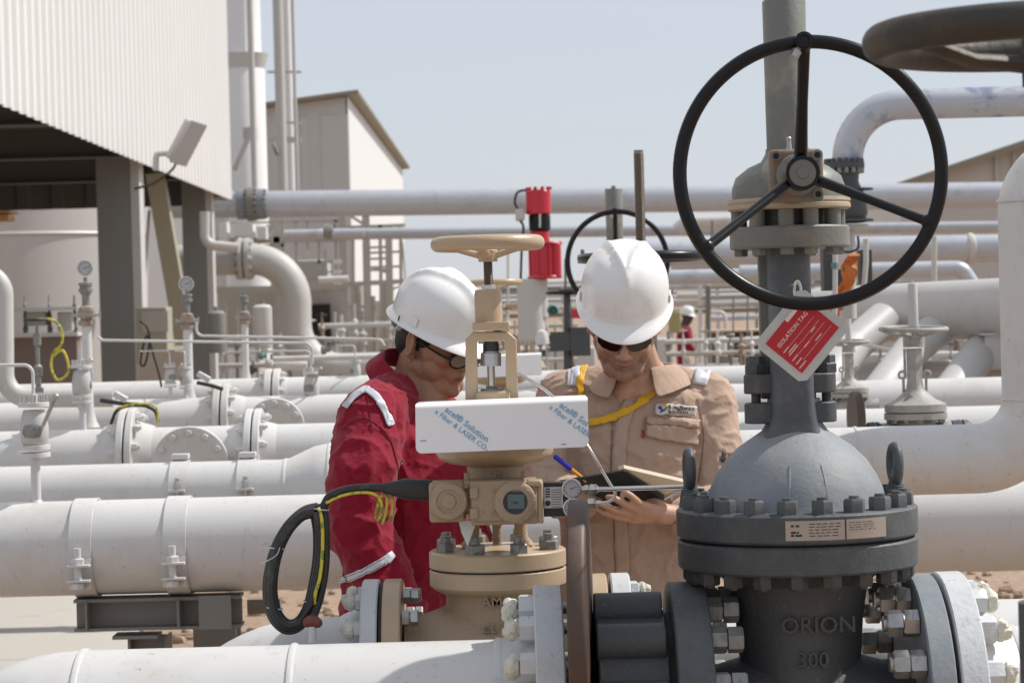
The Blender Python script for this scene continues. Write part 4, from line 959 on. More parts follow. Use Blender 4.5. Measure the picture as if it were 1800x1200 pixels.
# coverall
mb = MB(); X_, Y_ = XR, FW
loft(mb, [(P(1128, 668, 5.945), .070, .066, X_, Y_), (P(1126, 684, 5.955), .125, .085, X_, Y_), (P(1122, 704, 5.965), .185, .105, X_, Y_), (P(1121, 745, 5.97), .200, .128, X_, Y_), (P(1120, 800, 5.965), .195, .138, X_, Y_), (P(1117, 880, 5.96), .182, .135, X_, Y_), (P(1113, 960, 5.965), .176, .130, X_, Y_), (P(1110, 1040, 5.97), .185, .135, X_, Y_), (P(1110, 1090, 5.97), .18, .13, X_, Y_)])
limb(mb, [P(1192, 678, 5.965), P(1243, 708, 5.97), P(1258, 800, 5.93), P(1262, 886, 5.875), P(1205, 908, 5.76)], [.050, .074, .066, .060, .046])
limb(mb, [P(1055, 677, 5.965), P(998, 700, 5.97), P(966, 780, 5.91), P(946, 856, 5.84), P(1018, 880, 5.765)], [.050, .072, .064, .058, .044])
for s_ in (-1, 1): limb(mb, [P(1110, 1040, 5.97) + XR * s_ * .085, V((orgB.x + s_ * .11, 5.98, .5)), V((orgB.x + s_ * .125, 6.0, .13))], [.105, .085, .075])
m2 = blobmesh(mb, .0058, 6)
ln = lambda a, b_, w_, d_, Y=5.84: (P(*a, Y), P(*b_, Y), w_, d_)
FB = [ln((1238, 720), (1218, 880), .012, -.014, 5.86), ln((1020, 720), (1000, 860), .012, -.012, 5.86), ln((1200, 715), (1240, 790), .010, .006, 5.85), ln((1160, 800), (1090, 960), .014, .008), ln((1060, 760), (1120, 860), .014, .007), ln((1210, 830), (1130, 850), .010, .008), ln((1050, 930), (1180, 960), .012, -.006),
      (P(1290, 760, 5.90), P(1240, 800, 5.86), .010, .009), (P(1292, 800, 5.90), P(1235, 850, 5.85), .010, -.007), (P(1225, 880, 5.80), P(1270, 930, 5.85), .012, .008), (P(985, 760, 5.85), P(930, 790, 5.85), .010, .008), (P(1150, 700, 5.86), P(1190, 730, 5.85), .010, .007)]
gB, bvB = finish(m2, 'coverall', 'beigecloth', manB, disp=folds(FB, .0046, 3))
collar(manB, P(1128, 664, 5.925), XR * -1, V((-.25, -1, 0)).normalized(), V((0, -.25, 1)).normalized(), 'beigecloth', open_=26, r0=.068, h=.040, fall=.052, tip=.085, out=.050)
for s_ in (-1, 1):
    b = MB(); b.cap(V((orgB.x + s_ * .125, 6.03, .06)), V((orgB.x + s_ * .145, 5.84, .05)), .055, .048); b.cyl(V((orgB.x + s_ * .125, 6.01, .05)), V((orgB.x + s_ * .125, 6.0, .2)), .06); build(b, 'boot', 'boot', manB)
helmet(manB, frB, up=.060)
# sunglasses
b = MB()
for a in (-1, 1):
    pts = [LB(a * x_, .121 - abs(x_) * .50, z_ - .004) for x_, z_ in ((.006, .014), (.012, .020), (.034, .022), (.052, .020), (.064, .013), (.063, .0), (.052, -.011), (.034, -.015), (.018, -.012), (.009, -.002))]
    b.prism(pts, frB[2] * -.002)
build(b, 'sunglasses', 'lens', manB)
b = MB()
for a in (-1, 1): b.tube([LB(a * .060, .090, .010), LB(a * .079, .04, .012), LB(a * .080, -.01, .008)], .0028, 8)
b.tube([LB(-.010, .117, .010), LB(0, .120, .012), LB(.010, .117, .010)], .0025, 8); build(b, 'glasses_frame', 'black', manB)
mb = MB(); H0, r, f, u = frB; mb.ell(LB(0, -.022, .030), (.0785, .0965, .080), (r, f, u), 28, 18); o = build(mb, 'hair', 'hairb', manB)
# placket, pocket, patches, straps
ribbon(bvB, [(1108, 705), (1092, 760), (1088, 840), (1092, 930), (1095, 1010)], 24, .003, 'front_placket', 'beigecloth', manB, .003)
ribbon(bvB, [(1076, 735), (1074, 840), (1079, 930), (1082, 1010)], 1.6, .002, 'seam_line', 'stitchb', manB)
ribbon(bvB, [(1226, 700), (1236, 760), (1232, 820), (1222, 880)], 1.6, .002, 'armhole_seam', 'stitchb', manB)
ribbon(bvB, [(1072, 906), (1160, 912), (1190, 918)], 1.6, .002, 'waist_seam', 'stitchb', manB)
pk = drape(bvB, ((1136, 733), (1229, 739), (1226, 752), (1135, 746)), 16, 3, .006, 'pocket_flap_top', 'beigecloth', manB, .004)
pk = drape(bvB, ((1134, 747), (1226, 751), (1226, 783), (1135, 768)), 16, 8, .007, 'pocket_flap', 'beigecloth', manB, .004)
for q in ([(1136, 746.5), (1180, 748), (1226, 751)], [(1136, 765), (1178, 778), (1226, 780)], [(1135, 735), (1134, 766)], [(1227, 741), (1227, 781)]): ribbon(bvB, q, 1.0, .0098, 'stitching', 'stitchb', pk, .0006)
ribbon(bvB, [(1130, 755), (1129, 771)], 4, .004, 'red_pocket_tag', 'tagred', manB)
nb_ = drape(bvB, ((1154, 709), (1223, 715), (1220, 734), (1152, 728)), 16, 5, .006, 'name_patch', 'label', manB, .002)
pt_ = lambda x, y: cast(bvB, x, y, .0085)
def pstroke(pts, w_, m, nm='emblem_stroke'): ribbon(bvB, pts, w_, .0085, nm, m, nb_, .0006, n=5, nw=2)
M['eblue'] = mat('emblem_blue', (.07, .04, .35), .6); M['eyel'] = mat('emblem_yellow', (.75, .42, .02), .6); M['egrn'] = mat('emblem_green', (.06, .18, .03), .6); M['patchb'] = mat('patch_grey_brown', (.40, .34, .29), .8)
drape(bvB, ((1175, 712), (1222, 716), (1219, 732), (1173, 729)), 12, 4, .0072, 'patch_ground', 'patchb', nb_, .0006)
pstroke([(1157, 714), (1161, 719), (1164, 725)], 4.5, 'eblue'); pstroke([(1161, 714), (1165, 711), (1170, 713), (1171, 717)], 2.6, 'eyel'); pstroke([(1166, 722), (1170, 718), (1174, 714)], 2.4, 'egrn')
rn = random.Random(11)
for y0, x1, n in ((716.5, 1218, 13), (724, 1208, 11)):
    x = 1177
    while x < x1:
        wl = rn.uniform(2.0, 3.4); yy = y0 + (x - 1177) * .075
        k_ = rn.choice(('v', 'o', 'h', 'n'))
        pstroke([(x, yy - 2.2), (x + (.6 if k_ != 'v' else 0), yy + 2.2)], 1.0, 'ink', 'patch_letter')
        if k_ in 'on': pstroke([(x + wl - 1, yy - 2.2), (x + wl - 1, yy + 2.2)], .9, 'ink', 'patch_letter')
        if k_ in 'oh': pstroke([(x, yy), (x + wl - .8, yy + .2)], .9, 'ink', 'patch_letter')
        x += wl + .9
drape(bvB, ((999, 640), (1022, 636), (1014, 680), (996, 678)), 6, 10, .004, 'shoulder_tape', 'reflect', manB)
drape(bvB, ((1006, 646), (1023, 640), (1018, 676), (1000, 680)), 6, 10, .0045, 'shoulder_tape', 'reflect', manB)
drape(bvB, ((1226, 634), (1252, 645), (1242, 680), (1218, 674)), 6, 8, .004, 'shoulder_tape', 'reflect', manB)
ribbon(bvB, [(1030, 642), (1021, 665), (1019, 690), (1020, 720)], 11, .006, 'lanyard', 'lanyard', manB, .002)
ribbon(bvB, [(1165, 672), (1150, 688), (1128, 705), (1100, 723), (1070, 736), (1030, 744), (1000, 746)], [11, 14], .008, 'lanyard', 'lanyard', manB, .002)
fp_ = drape(bvB, ((1268, 794), (1287, 796), (1285, 815), (1266, 812)), 5, 5, .004, 'sleeve_patch', 'ink', manB)
ribbon(bvB, [(1278, 811), (1275, 806), (1278, 799)], [8, 3], .007, 'flame_emblem', 'orange', manB, .0006, n=4, nw=2)
# ---------------------------------------------------------------- notebook and pen
nb = thing('notebook', 'open dark covered notebook resting on the left hand of the man in beige', 'notebook', P(1090, 890, 5.75))
cA, cB2, cC, cD = P(985, 846, 5.66), P(1097, 827, 5.66), P(1172, 876, 5.73), P(1118, 892, 5.80)
cE = P(1052, 876, 5.80); nrm = (cB2 - cA).cross(cD - cA).normalized()
if nrm.y < 0: nrm = -nrm
b = MB(); b.prism([cA, cB2, P(1168, 872, 5.735), P(1166, 880, 5.74), cD, P(1050, 886, 5.80)], nrm * .004); build(b, 'cover', mat('dark_teal_cover', (.018, .030, .034), .5, bump=.1), nb, smooth=False)
b = MB(); e_ = nrm * .005
b.prism([P(1088, 829, 5.67) + e_, P(1098, 826, 5.66) + e_, P(1202, 850, 5.70) + e_, P(1206, 858, 5.71) + e_, P(1170, 872, 5.74) + e_], nrm * .010); pg = build(b, 'page_block', mat('cream_paper', (.70, .62, .47), .8), nb, smooth=False)
b = MB(); b.tube([P(1168, 878, 5.69), P(1185, 866, 5.69), P(1205, 862, 5.69)], .0018, 8); b.tube([P(1170, 876, 5.69), P(1186, 869, 5.69), P(1206, 867, 5.69)], .0018, 8); build(b, 'ring_spine', 'inox', nb)
pn = thing('pen', 'orange ballpoint pen with blue cap beside the notebook', 'pen', P(1018, 840, 5.63))
a_, c_ = P(977, 803, 5.62), P(1030, 845, 5.68); mid = a_.lerp(c_, .46)
b = MB(); b.cap(a_, mid, .0062, .0062, 14); build(b, 'cap', mat('blue_plastic', (.02, .02, .45), .35), pn)
b = MB(); b.cyl(mid, c_, .0048, seg=12); build(b, 'barrel', mat('orange_plastic', (.75, .33, .02), .35), pn)
# ---------------------------------------------------------------- man in red, profile to the right
frR = headframe(766, 600, 5.88, 50, 18, 3); orgR = V((P(690, 900, 5.85).x, 5.85, 0))
mb = MB(); LR = head(mb, frR)
nk_ = P(728, 696, 5.90); mb.cap(LR(0, -.028, -.03), nk_, .058, .064); mb.cap(LR(0, .0, -.06), P(752, 715, 5.86), .045, .05); mb.cap(nk_, P(700, 800, 5.85), .075, .10); mb.cap(P(700, 800, 5.85), P(700, 1010, 5.85), .11, .11)
limb(mb, [P(700, 740, 5.85), P(665, 745, 5.68), P(632, 930, 5.60), P(705, 1090, 5.55)], [.06, .045, .038, .027]); limb(mb, [P(730, 740, 5.86), P(800, 765, 6.02), P(800, 900, 6.02), P(840, 950, 5.87)], [.06, .045, .038, .027])
w1 = P(705, 1090, 5.55); hand(mb, w1, P(722, 1125, 5.54), [[P(718 + k * 6, 1145, 5.52 + k * .012), P(730 + k * 5, 1168, 5.51 + k * .012), P(742 + k * 3, 1180, 5.51 + k * .012), P(752, 1184, 5.52 + k * .012)] for k in range(4)], [P(730, 1112, 5.52), P(745, 1125, 5.50), P(753, 1140, 5.50), P(757, 1150, 5.50)])
w1 = P(840, 950, 5.87); hand(mb, w1, P(850, 975, 5.84), [[P(846 + k * 9, 1000, 5.82), P(846 + k * 9, 1020, 5.81), P(847 + k * 9, 1034, 5.80), P(848 + k * 9, 1044, 5.81)] for k in range(4)], [P(838, 975, 5.84), P(834, 990, 5.82), P(832, 1002, 5.81), P(832, 1012, 5.80)])
for s_ in (-1, 1):
    limb(mb, [P(700, 1010, 5.85) + FW * s_ * .08, V((orgR.x + .02, 5.85 + s_ * .11, .5)), V((orgR.x, 5.85 + s_ * .12, .10))], [.085, .055, .045]); mb.cap(V((orgR.x - .02, 5.85 + s_ * .12, .05)), V((orgR.x + .15, 5.85 + s_ * .13, .04)), .04, .035)
m2 = blobmesh(mb, .0034, 6)
manR, _ = finish(m2, 'person', 'skin', org=orgR, colf=facecol(frR, (.36, .185, .11), None, (.29, .11, .08)))
tag(manR, 'man in red coverall and white hard hat standing in profile, looking down right', 'person')
mb = MB(); A_ = V((.80, -.60, 0)); B__ = V((.60, .80, 0))
loft(mb, [(P(706, 688, 5.91), .066, .072, A_, B__), (P(714, 710, 5.90), .090, .125, A_, B__), (P(726, 738, 5.88), .112, .185, A_, B__), (P(733, 765, 5.87), .132, .20, A_, B__), (P(735, 850, 5.86), .140, .20, A_, B__), (P(732, 930, 5.86), .135, .19, A_, B__), (P(724, 1010, 5.85), .130, .185, A_, B__), (P(716, 1080, 5.85), .13, .185, A_, B__)])
limb(mb, [P(690, 700, 5.80), P(655, 734, 5.70), P(640, 830, 5.62), P(632, 930, 5.59), P(672, 1010, 5.56), P(708, 1085, 5.55)], [.060, .078, .082, .078, .066, .058])
limb(mb, [P(760, 725, 5.96), P(800, 765, 6.02), P(800, 900, 6.02), P(830, 945, 5.9)], [.055, .070, .062, .05])
for s_ in (-1, 1): limb(mb, [P(706, 1060, 5.85) + FW * s_ * .085, V((orgR.x + .02, 5.85 + s_ * .11, .5)), V((orgR.x, 5.85 + s_ * .12, .13))], [.105, .085, .075])
m2 = blobmesh(mb, .0058, 6)
FR = [(P(705, 700, 5.66), P(690, 840, 5.63), .012, -.012), (P(690, 840, 5.62), P(700, 960, 5.62), .014, -.014), (P(660, 770, 5.56), P(640, 880, 5.50), .013, .009), (P(690, 900, 5.56), P(620, 930, 5.50), .011, .010), (P(680, 930, 5.54), P(615, 960, 5.50), .010, -.009), (P(600, 800, 5.56), P(650, 880, 5.53), .012, .007), (P(740, 780, 5.66), P(780, 900, 5.66), .016, .010), (P(720, 880, 5.68), P(780, 960, 5.68), .014, -.008), (P(735, 960, 5.66), P(700, 1040, 5.62), .014, .010)]
gR, bvR = finish(m2, 'coverall', 'redcloth', manR, disp=folds(FR, .0042, 9))
collar(manR, P(716, 668, 5.89), V((-.6, -.8, 0)), V((.8, -.6, -.7)).normalized(), V((.56, -.42, 1)).normalized(), 'redcloth', open_=42, r0=.072, h=.042, fall=.055, tip=.09, out=.026)
for s_ in (-1, 1):
    b = MB(); b.cap(V((orgR.x - .03, 5.85 + s_ * .12, .06)), V((orgR.x + .16, 5.85 + s_ * .13, .05)), .055, .048); b.cyl(V((orgR.x, 5.85 + s_ * .12, .05)), V((orgR.x, 5.85 + s_ * .12, .2)), .06); build(b, 'boot', 'boot', manR)
helmet(manR, frR, up=.048, pitch=6, s=.94)
mb = MB(); H0, r, f, u = frR
mb.ell(LR(0, -.024, .034), (.0785, .097, .082), (r, f, u), 28, 18); mb.ell(LR(0, -.060, -.01), (.062, .050, .062), (r, f, u), 28, 18)
for a in (-1, 1): mb.ell(LR(a * .062, .018, .025), (.016, .026, .034), (r, f, u), 14, 10)
m2 = blobmesh(mb, .005, 2); finish(m2, 'hair', 'hair', manR)
gd = (f * math.cos(R(-14)) + u * math.sin(R(-14))); b = MB()
for a in (-1, 1):
    b.tube([LR(a * .079, -.005, .012), LR(a * .078, .03, .008), LR(a * .070, .085, -.003)], .0027, 8)
    c = LR(a * .034, .112, -.012); rg = [c + (r * a * math.cos(t) * .027 + u * math.sin(t) * .018 - f * .004 * math.cos(t)) for t in [i * math.pi / 12 for i in range(24)]]; b.tube(rg, .0026, 8, closed=True)
    b.tube([LR(a * .070, .085, -.003), LR(a * .062, .108, -.006)], .0027, 8)
b.tube([LR(-.010, .118, -.012), LR(0, .122, -.009), LR(.010, .118, -.012)], .0022, 8); build(b, 'glasses_frame', 'black', manR)
b = MB()
for a in (-1, 1):
    c = LR(a * .034, .112, -.012); b.prism([c + (r * a * math.cos(t) * .026 + u * math.sin(t) * .017 - f * .004 * math.cos(t)) for t in [i * math.pi / 10 for i in range(20)]], f * .0012)
build(b, 'glasses_lens', 'lensc', manR)
ribbon(bvR, [(607, 716), (620, 700), (636, 688), (646, 685)], 11, .004, 'shoulder_tape', 'reflect', manR)
ribbon(bvR, [(644, 685), (660, 697), (672, 715), (680, 733), (686, 748)], 12, .005, 'shoulder_tape', 'reflect', manR)
ribbon(bvR, [(600, 1018), (622, 1012), (655, 998), (678, 984), (690, 974)], 14, .0065, 'sleeve_tape', 'reflect', manR)
for dy in (-4.5, 4.5): ribbon(bvR, [(603, 1017 + dy), (622, 1012 + dy), (655, 998 + dy), (676, 985 + dy)], .8, .0085, 'tape_stitching', 'stitch', manR, .0005)
ribbon(bvR, [(605, 752), (640, 735), (684, 770), (705, 860), (712, 960)], 1.4, .002, 'armhole_seam', 'stitch', manR)
ribbon(bvR, [(645, 688), (650, 720), (655, 760)], 1.2, .002, 'shoulder_seam', 'stitch', manR)
# ---------------------------------------------------------------- distant worker
YW = 41; kW = K(YW); frW = headframe(1208, 556, YW, 60, 8, 0); o0 = V((P(1200, 600, YW).x, YW, 0))
mb = MB(); LW = head(mb, frW); n0 = P(1203, 572, YW); mb.cap(LW(0, -.03, -.03), n0, .055, .06); mb.cap(n0, o0 + UP * .9, .09, .1)
for s_ in (-1, 1):
    limb(mb, [n0 - UP * .06, n0 + V((.0, s_ * .19, -.08)), n0 + V((.06, s_ * .22, -.36)), n0 + V((.26, s_ * .14, -.5))], [.06, .045, .038, .03]); limb(mb, [o0 + V((0, s_ * .08, .85)), o0 + V((0, s_ * .1, .45)), o0 + V((0, s_ * .1, .08))], [.08, .055, .045])
    w1 = n0 + V((.26, s_ * .14, -.5)); hand(mb, w1, w1 + V((.06, 0, -.01)), [[w1 + V((.09, k * .018 - .027, -.01)), w1 + V((.12, k * .018 - .027, -.02)), w1 + V((.14, k * .018 - .027, -.035)), w1 + V((.15, k * .018 - .027, -.05))] for k in range(4)], [w1 + V((.03, -.03, 0)), w1 + V((.05, -.045, -.01)), w1 + V((.07, -.05, -.02)), w1 + V((.08, -.052, -.03))])
manW, _ = finish(blobmesh(mb, .008, 2), 'person', 'skin', org=o0, colf=facecol(frW, (.07, .04, .028)))
tag(manW, 'distant worker in red top and white hard hat right of the beige man', 'person')
mb = MB(); loft(mb, [(n0, .07, .08, XR, FW), (n0 - UP * .05, .12, .17, XR, FW), (n0 - UP * .2, .14, .20, XR, FW), (n0 - UP * .5, .13, .18, XR, FW), (o0 + UP * .85, .14, .18, XR, FW)])
for s_ in (-1, 1):
    limb(mb, [n0 - UP * .05, n0 + V((0, s_ * .19, -.09)), n0 + V((.06, s_ * .22, -.36)), n0 + V((.22, s_ * .15, -.48))], [.06, .075, .06, .048]); limb(mb, [o0 + V((0, s_ * .08, .85)), o0 + V((0, s_ * .1, .45)), o0 + V((0, s_ * .1, .12))], [.11, .085, .075])
finish(blobmesh(mb, .015, 3), 'coverall', 'redcloth', manW); helmet(manW, frW, visor_n=32, suspension=False)
# ================================================================ pipe rows behind the men
def prow(name_lab, cy0, Y, r, segs, m='white', cat='pipe', group='parallel white pipes behind the men', x0=-260, x1=2060):
    """a pipe parallel to X whose axis passes the pixel (0, cy0); the horizon roll carries it up to the right"""
    c = P(0, cy0, Y); k_ = K(Y)
    t = thing('pipe', name_lab, cat, (0, Y, c.z - r * k_), group)
    return t, c.z, k_
def run(par, z, Y, pts, m='white', seg=32, name='pipe_run'):
    """pts: (photo x, radius px)"""
    b = MB(); x = lambda p: P(p, 900, Y).x
    b.lathe((x(pts[0][0]), Y, z), XR, [(r * K(Y), x(p) - x(pts[0][0])) for p, r in pts], seg); return build(b, name, m, par)
def flange_pair(par, px, Y, z, Rp, w1=12, gap=3, m='white', nb=12, mb_='white', bolt=True):
    k_ = K(Y); x = P(px, 900, Y).x
    for s_ in (-1, 1):
        b = MB(); c = V((x + s_ * (gap / 2 + w1 / 2) * k_, Y, z)); b.lathe(c, XR, [(Rp * k_ - .003, -w1 / 2 * k_), (Rp * k_, -w1 / 2 * k_ + .003), (Rp * k_, w1 / 2 * k_ - .003), (Rp * k_ - .003, w1 / 2 * k_)], 48)
        f = build(b, 'flange', m, par)
        if bolt: bolts(f, c + XR * s_ * w1 / 2 * k_, XR * s_, Rp * .84 * k_, nb, Rp * .085 * k_, Rp * .12 * k_, mb_, ph=.2, stud=Rp * .05 * k_)
        b = MB(); r_ = Rp * .64 * k_; b.lathe(c + XR * s_ * w1 / 2 * k_, XR * s_, [(Rp * .74 * k_, 0), (r_, 30 * k_), (r_ * .98, 30 * k_)], 32); build(b, 'weld_neck', m, par)
    b = MB(); b.cyl((x - gap / 2 * k_, Y, z), (x + gap / 2 * k_, Y, z), Rp * .9 * k_, seg=40); build(b, 'gasket', 'dark', par)
# --- pipe A with two clamps on a steel support
YA = 7.2; kA = K(YA)
A, zA, _ = prow('thick white pipe nearest behind the men, held by two bolted clamps', 966, YA, 84, None)
run(A, zA, YA, [(-3200, 83), (3600, 83)], seg=64)
for px in (600, 1560):
    b = MB(); b.torus((P(px, 950, YA).x, YA, zA), XR, 83 * kA, .004, 48, 8, 1.6); build(b, 'weld_seam', 'white', A)
cs = thing('pipe_clamp', '', 'pipe clamp', (P(155, 960, YA).x, YA, zA - .2), 'bolted straps on the thick white pipe')
x = P(155, 960, YA).x; b = MB(); wd = 40 * kA
b.lathe((x - wd / 2, YA, zA), XR, [(84 * kA, 0), (87 * kA, 0), (87 * kA, wd), (84 * kA, wd)], 64, closed=True); build(b, 'strap', 'white', cs, bev=.001)
for s_ in (-1, 1):
    yb = YA + s_ * 96 * kA
    b = MB(); b.box((x, yb, zA - 22 * kA), (wd, 26 * kA, 4 * kA)); b.box((x, yb - s_ * 9 * kA, zA - 17 * kA), (wd, 4 * kA, 12 * kA)); build(b, 'clamp_ear', 'white', cs, bev=.001)
    b = MB(); b.box((x, yb, zA - 48 * kA), (wd, 26 * kA, 4 * kA)); b.box((x, yb - s_ * 9 * kA, zA - 56 * kA), (wd, 4 * kA, 16 * kA)); build(b, 'clamp_ear', 'white', cs, bev=.001)
    q = V((x - 2 * kA, yb, zA)); b = MB()
    b.cyl(q - UP * 58 * kA, q + UP * 8 * kA, 6.5 * kA, seg=16); b.hexnut(q - UP * 20 * kA, UP, 12 * kA, 11 * kA); b.hexnut(q - UP * 62 * kA, UP, 12 * kA, 11 * kA)
    build(b, 'clamp_bolt', 'inox' if 0 else 'white', cs)
cs['label'] = 'white strap clamp with upright bolt, the further left on the thick pipe'
index_kids()
dup(cs, (P(318, 960, YA).x, YA, zA - .2), 'white strap clamp with upright bolt, nearer the black cable coil', None)
# support beam below A
sp = thing('pipe_support', 'taupe steel beam frame carrying the thick white pipe above the gravel', 'pipe support', (P(270, 1100, YA).x, YA, 0))
def pa(px, py, dy=0): return P(px, py, YA + dy)
b = MB(); a_, c_ = pa(137, 1068), pa(427, 1060); zz = zA - 115 * kA; xl, xr = a_.x, c_.x
b.ibeam((xl, YA - .02, zz), (xr, YA - .02, zz), 60 * kA, 56 * kA, .009); build(b, 'cradle_beam', 'sup', sp)
for px in (160, 320):
    b = MB(); b.box((pa(px, 1060).x, YA - .04, zz), (4 * kA, 60 * kA, 48 * kA)); build(b, 'stiffener_plate', 'sup', sp)
b = MB(); b.box((pa(385, 1060).x, YA - .10, zz + .004), (56 * kA, .008, 58 * kA)); build(b, 'end_plate', 'sup', sp)
b = MB(); b.box((pa(243, 1108).x, YA - .02, zz - 40 * kA), (78 * kA, 60 * kA, 6 * kA)); build(b, 'cap_plate', 'sup', sp)
b = MB(); b.ibeam((pa(262, 1150).x, YA + .03, 0), (pa(262, 1150).x, YA + .03, zz - 43 * kA), 60 * kA, 70 * kA, .008, up=(1, 0, 0)); build(b, 'post', 'sup', sp)
b = MB(); b.ibeam((pa(350, 1150).x, YA + .45, 0), (pa(350, 1150).x, YA + .45, zz - 28 * kA), 80 * kA, 80 * kA, .008, up=(0, 1, 0)); build(b, 'post', 'sup', sp)
b = MB(); b.beam((pa(420, 1075).x, YA + .25, zz - 12 * kA), (pa(480, 1080).x, YA + .25, zz - 12 * kA), .06, 26 * kA); build(b, 'side_bracket', 'sup', sp)
# small riser on A's neighbour at far left (valve cluster)
# --- pipe B with reducer
YB = 8.0; B_, zB, kB = prow('white pipe second behind the men, swelling through a reducer on the left', 878, YB, 60, None)
run(B_, zB, YB, [(-3200, 58), (500, 58), (512, 60), (556, 80), (580, 84), (640, 84), (3600, 84)], seg=56)
for px in (505, 584):
    b = MB(); b.torus((P(px, 900, YB).x, YB, zB), XR, (58 if px < 520 else 84) * kB, .004, 48, 8, 1.6); build(b, 'weld_seam', 'white', B_)
for px, lb in ((320, 'white strap clamp on the second pipe, left of its companion'), (438, 'white strap clamp on the second pipe beside the reducer')):
    c = thing('pipe_clamp', lb, 'pipe clamp', (P(px, 900, YB).x, YB, zB), 'strap clamps on the second pipe')
    b = MB(); x = P(px, 900, YB).x; b.lathe((x - 15 * kB, YB, zB), XR, [(59 * kB, 0), (62 * kB, 0), (62 * kB, 30 * kB), (59 * kB, 30 * kB)], 48, closed=True); build(b, 'strap', 'white', c)
    b = MB(); b.box((x, YB, zB + 68 * kB), (30 * kB, 26 * kB, 9 * kB)); build(b, 'lug', 'white', c, bev=.002)
    b = MB(); b.hexnut((x + 2 * kB, YB - 66 * kB, zB + 18 * kB), UP, 7 * kB, 9 * kB); b.cyl((x + 2 * kB, YB - 66 * kB, zB - 10 * kB), (x + 2 * kB, YB - 66 * kB, zB + 34 * kB), 4 * kB, seg=10); build(b, 'clamp_bolt', 'steel', c)
    b = MB(); b.box((x, YB - 64 * kB, zB + 12 * kB), (30 * kB, 24 * kB, 4 * kB)); build(b, 'clamp_ear', 'white', c)
# --- pipes C, D, E, G
rows_ = [(811, 9.5, 53, ((232, 88), (452, 82)), 'white flanged pipe third behind the men, with a tee on the left', 'C'),
         (752, 11.0, 44, ((398, 68), (1040, 64)), 'white flanged pipe fourth behind the men, crossed by black cable', 'D'),
         (712, 12.5, 36, ((487, 52), (745, 50)), 'white flanged pipe fifth behind the men', 'E')]
zr = {}
for cy, Y, r_, fl_, lb, nm in rows_:
    t, z, k_ = prow(lb, cy, Y, r_, None); zr[nm] = (t, z, k_, Y)
    run(t, z, Y, [(-3000, r_), (3400, r_)], seg=40)
    for px, Rp in fl_: flange_pair(t, px, Y, z, Rp, nb=12)
t, z, k_, Y = zr['C']
def tee(par, px, Y, z, r_, k_, ln, fr):
    b = MB(); d = V((0, -1, -.12)).normalized(); c = V((P(px, 800, Y).x, Y, z))
    b.lathe(c, d, [(r_ * .95 * k_, 0), (r_ * .95 * k_, ln * k_)], 32); b.ell(c, (r_ * 1.5 * k_, r_ * 1.05 * k_, r_ * 1.03 * k_)); build(b, 'tee_branch', 'white', par)
    b = MB(); b.lathe(c + d * ln * k_, d, [(fr * k_, 0), (fr * k_, 12 * k_), (fr * .4 * k_, 13 * k_), (0, 13 * k_)], 40); f = build(b, 'flange', 'white', par)
    bolts(f, c + d * (ln + 12) * k_, d, fr * .84 * k_, 12, 6 * k_, 6 * k_, 'white')
tee(t, 345, Y, z, 50, k_, 70, 66)
t, z, k_, Y = zr['D']; tee(t, 492, Y, z, 38, k_, 58, 50)
# --- elbow pipes rising on the left
ep = thing('pipe', 'silver white pipe bending down from the frame of columns towards the pipe rows', 'pipe', P(520, 660, 32.6))
YE = 32.6; kE = K(YE)
b = MB(); b.tube(bend([P(300, 459, YE), P(519, 453, YE), P(521, 650, YE), P(760, 644, YE)], [78 * kE, 80 * kE], 14), 27.5 * kE, 32); build(b, 'pipe_run', 'wgrey', ep)
for px in (430,):
    q = P(px, 455, YE)
    for s_ in (-6, 6):
        b = MB(); c = q + XR * s_ * kE; b.cyl(c - XR * 4 * kE, c + XR * 4 * kE, 37 * kE, seg=36); f = build(b, 'flange', 'wgrey', ep)
        bolts(f, c + XR * math.copysign(4 * kE, s_), XR * s_, 32 * kE, 12, 4 * kE, 5 * kE, 'wgrey')
b = MB(); b.tube([P(480, 631, 15), P(900, 620, 15)], 5 * K(15), 12); tag(build(b, 'pipe', 'white'), 'thin white pipe running level behind the red collar', 'pipe')
# left edge gray elbow pipe
b = MB(); Y = 10.5; b.tube(bend([P(-60, 480, Y), P(6, 478, Y), P(8, 700, Y), P(200, 698, Y)], [40 * K(Y), 44 * K(Y)], 10), 17 * K(Y), 24)
tag(build(b, 'pipe', 'wgrey'), 'grey upright pipe at the left frame edge bending into the pipe rows', 'pipe')
